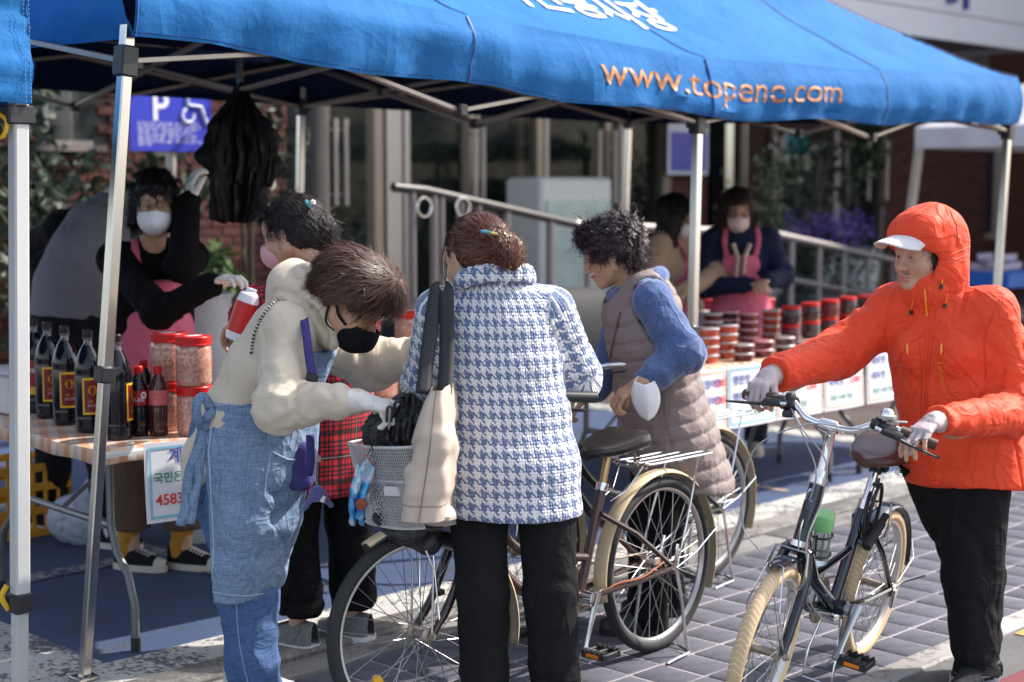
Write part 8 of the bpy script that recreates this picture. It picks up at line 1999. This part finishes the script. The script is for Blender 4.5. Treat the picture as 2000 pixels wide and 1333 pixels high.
# ---- plastic bags
def plastic():
    m, nt, b = newmat('thin_black_plastic'); b.inputs['Base Color'].default_value = (.012, .012, .014, 1); b.inputs['Roughness'].default_value = .28; b.inputs['Specular IOR Level'].default_value = .7
    co = coords(nt); bump(nt, b, math_(nt, 'ADD', noise(nt, 16, 6, co, .7), math_(nt, 'MULTIPLY', noise(nt, 60, 3, co), .3)), .9, .02); return m
M_pl = plastic()
def crumple(name, label, prims, h, amp, par=None, cuts=(), m=None, lump=14, cat='bag', base=None):
    V, Q = run(prims, h, lambda v: [v.cut(*c) for c in cuts]); N = vnorm(V, Q); V = creasenet(V, N, amp, lump*.8, .16, (1, 1, .45), roty(.3)); V = creasenet(V, N, amp*.6, lump*1.5, .2, (1.2, 1.2, .35), roty(-.4), 11.0); V = soft(V, N, amp*.5, lump*.5, 2); V = relax(V, Q, 1, .4)
    t = thing(name, label, cat, tuple(base if base is not None else V.mean(0)*A(1, 1, 0)+A(0, 0, V[:, 2].min()))); mesh_np('film', V, Q, m or M_pl, t); return t
g = CB.S(CB.WB+.005, 0, .76)
def gathered(name, label, cen, m, n=132, rows_=26, amp=.16, ears=(), seed=0.0):
    """thin bag: cen is a list of (centre, radius x, radius y); pleats run along it"""
    t = thing(name, label, 'bag', tuple(cen[0][0])); R_ = []
    cs = bez([c for c, a_, b_ in cen], 8); k = len(cs); ra = np.interp(np.linspace(0, len(cen)-1, k), range(len(cen)), [a_ for c, a_, b_ in cen]); rb = np.interp(np.linspace(0, len(cen)-1, k), range(len(cen)), [b_ for c, a_, b_ in cen])
    for i in range(k):
        r_ = []
        for j in range(n+1):
            q = 2*math.pi*(j % n)/n; h = i/k; w_ = float(fbm([[3*math.cos(q)+seed, 3*math.sin(q), h*1.6]], 1.6, 3)[0]); pl = 1+amp*w_*1.5+amp*.55*math.sin(13*q+3*w_+2*h)+.05*math.sin(29*q+5*w_)
            r_.append(cs[i]+A(ra[i]*math.cos(q)*pl, rb[i]*math.sin(q)*pl, .012*w_))
        R_.append(r_)
    solid(MB().grid(R_).build('film', m, t), .001); return t
t = gathered('plastic_bag', 'open black plastic bag stuffed in the white bicycle basket', [(g+A(.01, 0, .045), .09, .09), (g+A(.01, 0, .075), .115, .11), (P(785, 850, 4.46), .105, .105), (P(790, 815, 4.44), .085, .08), (P(795, 788, 4.43), .040, .04), (P(800, 772, 4.43), .012, .012)], M_pl)
MB().tube(bez([P(755, 825, 4.33), P(757, 797, 4.325), P(766, 799, 4.325), P(764, 825, 4.33)], 5), .004, 6).tube(bez([P(768, 815, 4.36), P(772, 788, 4.345), P(782, 786, 4.35), P(790, 805, 4.37)], 5), .005, 6).build('bag_handle', M_pl, t)
crumple('plastic_bag', 'black plastic bag hanging below the bicycle basket', [ell(P(790, 1032, 4.48), A(.075, .08, .045)), seg(P(738, 1012, 4.46), P(835, 1055, 4.49), .022, .036)], .005, .016, lump=9)
t = thing('snack_packet', 'clear bag with a blue printed packet hanging left of the basket', 'packet', tuple(P(703, 1025, 4.40)))
rows = [[P(716-(18+6*math.sin(3*h))*1.0*(1-.15*h)+ (34-10*h)*(k/10)-16*h, 905+115*h+8*math.sin(k*.8), 4.40+.012*math.sin(k*.9+5*h)) for k in range(11)] for h in np.linspace(0, 1, 14)]
m, nt, b = newmat('blue_printed_film'); co = coords(nt); lk(nt, ramp(nt, noise(nt, 14, 3, co), [(.35, (.02, .10, .38)), (.5, (.06, .35, .62)), (.62, (.60, .68, .74)), (.72, (.10, .38, .62))]), b.inputs['Base Color']); b.inputs['Roughness'].default_value = .15
solid(MB().grid(rows).build('film', m, t), .012); MB().lathe([(.001, 0), (.018, .002), (.016, .006), (.001, .008)], P(706, 985, 4.375), 14, frame(A(0, -1, 0))).build('printed_spot', mat('brown_print', (.22, .06, .03), .3), t)
hz = hang
gathered('plastic_bags', 'bundle of black plastic bags hanging from the tent frame above the sellers', [(hz+A(0, 0, .03), .015, .015), (hz+A(0, 0, -.05), .04, .04), (hz+A(-.02, 0, -.16), .12, .08), (hz+A(-.01, 0, -.30), .135, .09), (hz+A(-.02, 0, -.42), .105, .08), (hz+A(-.02, 0, -.52), .09, .07), (hz+A(-.03, 0, -.60), .075, .06)], mat('matt_black_plastic', (.006, .006, .007), .5, 0, .1, 20, .5, 40, spec=.35), amp=.30, seed=4.0)
gathered('plastic_bags', 'smaller loose black bags hanging right of the big bundle', [(hz+A(.05, .02, -.12), .02, .02), (hz+A(.09, .02, -.20), .05, .05), (hz+A(.10, .02, -.32), .06, .05), (hz+A(.10, .02, -.44), .03, .03)], M_pl, amp=.35, seed=9.0)
# ---- odds and ends on the ground
c = P(6, 1040, 7.2); c[2] = 0; t = thing('crate', 'yellow plastic crate on the ground at the left edge behind the posts', 'crate', tuple(c)); b = MB(); my = mat('yellow_crate', (.62, .27, .02), .45, 0, .08, 8); wx, wy, hh = .50, .36, .34
for z in (.012, .12, .23, hh-.02): b.box(c+RD @ A(0, -wy/2, z), (wx, .016, .035), RD).box(c+RD @ A(0, wy/2, z), (wx, .016, .035), RD).box(c+RD @ A(-wx/2, 0, z), (.016, wy, .035), RD).box(c+RD @ A(wx/2, 0, z), (.016, wy, .035), RD)
for k in range(9):
    for s_ in (-1, 1): b.box(c+RD @ A(-wx/2+wx*k/8, s_*wy/2, hh/2), (.014, .014, hh), RD); b.box(c+RD @ A(s_*wx/2, -wy/2+wy*k/8, hh/2), (.014, .014, hh), RD)
b.box(c+A(0, 0, .01), (wx, wy, .012), RD); b.build('crate_body', my, t, False, 'stuff'); bpy.data.objects['crate_body'].pop('kind', None)
c = P(165, 985, 7.0); c[2] = 0; t = crumple('plastic_sack', 'white plastic sack with blue print under the near table', [ell(c+A(0, 0, .11), A(.17, .12, .12)), seg(c+A(0, 0, .14), c+A(.05, 0, .27), .08, .04)], .009, .012, m=mat('white_blue_plastic', (.36, .40, .48), .35, 0, .1, 6), lump=8)
c = P(384, 655, 7.1); c[2] = 0; t = thing('waste_bin', 'tall white round bin behind the black sleeved seller', 'bin', tuple(c)); MB().lathe([(.001, 0), (.13, 0), (.135, .02), (.16, 1.10), (.17, 1.12), (.16, 1.13), (.15, 1.10)], c, 26, caps=False).build('bin_body', mat('white_bin', (.52, .52, .53), .45), t); MB().torus(c+A(0, 0, 1.12), .162, .012, (0, 0, 1), 28, 6).build('bin_rim', mat('white_bin', (.52, .52, .53)), t)
c = P(22, 700, 6.9); c[2] = TZ; q = c1+u1*.25+w1*1.06; q[2] = TZ; t = thing('foam_box', 'white foam box on the table behind the white tent post', 'box', tuple(q)); Rt = np.stack([u1, w1, A(0, 0, 1)], 1); MB().box(q+A(-.02, .02, .075), (.26, .22, .15), Rt, .008).build('box_body', M_wlab, t); MB().box(q+A(-.02, .02, .163), (.27, .23, .022), Rt, .008).build('box_lid', M_wlab, t)
c = W(Fx(1948, 7.6), 7.6, 0); t = thing('folding_table', 'blue topped table with pale trays far off beneath the white tent', 'table', tuple(c)); MB().box(c+A(0, 0, .70), (.8, .6, .16), RD, .01).build('table_top', mat('blue_cloth', (.02, .13, .50), .6), t)
for sx in (-1, 1):
    for sy in (-1, 1): MB().tube([c+RD @ A(sx*.35, sy*.25, 0), c+RD @ A(sx*.35, sy*.25, .62)], .018, 8).build('leg', M_tleg, t)
for i, (dx, dy, z_, lab) in enumerate(((-.2, 0, .78, 'pale lilac tray, left on the far blue table'), (.15, .05, .78, 'pale lilac tray, right on the far blue table'), (-.02, .02, .87, 'pale lilac tray stacked on the two others'))):
    k_ = thing('tray', lab, 'tray', tuple(c+RD @ A(dx, dy, z_))); MB().box(c+RD @ A(dx, dy, z_+.012), (.32, .26, .02), RD, .006).build('tray_base', mat('lilac_tray', (.42, .38, .52), .5), k_)
    for s_ in (-1, 1): MB().box(c+RD @ A(dx, dy+s_*.13, z_+.05), (.32, .014, .06), RD, .004).build('tray_side', mat('lilac_tray', (.42, .38, .52)), k_)
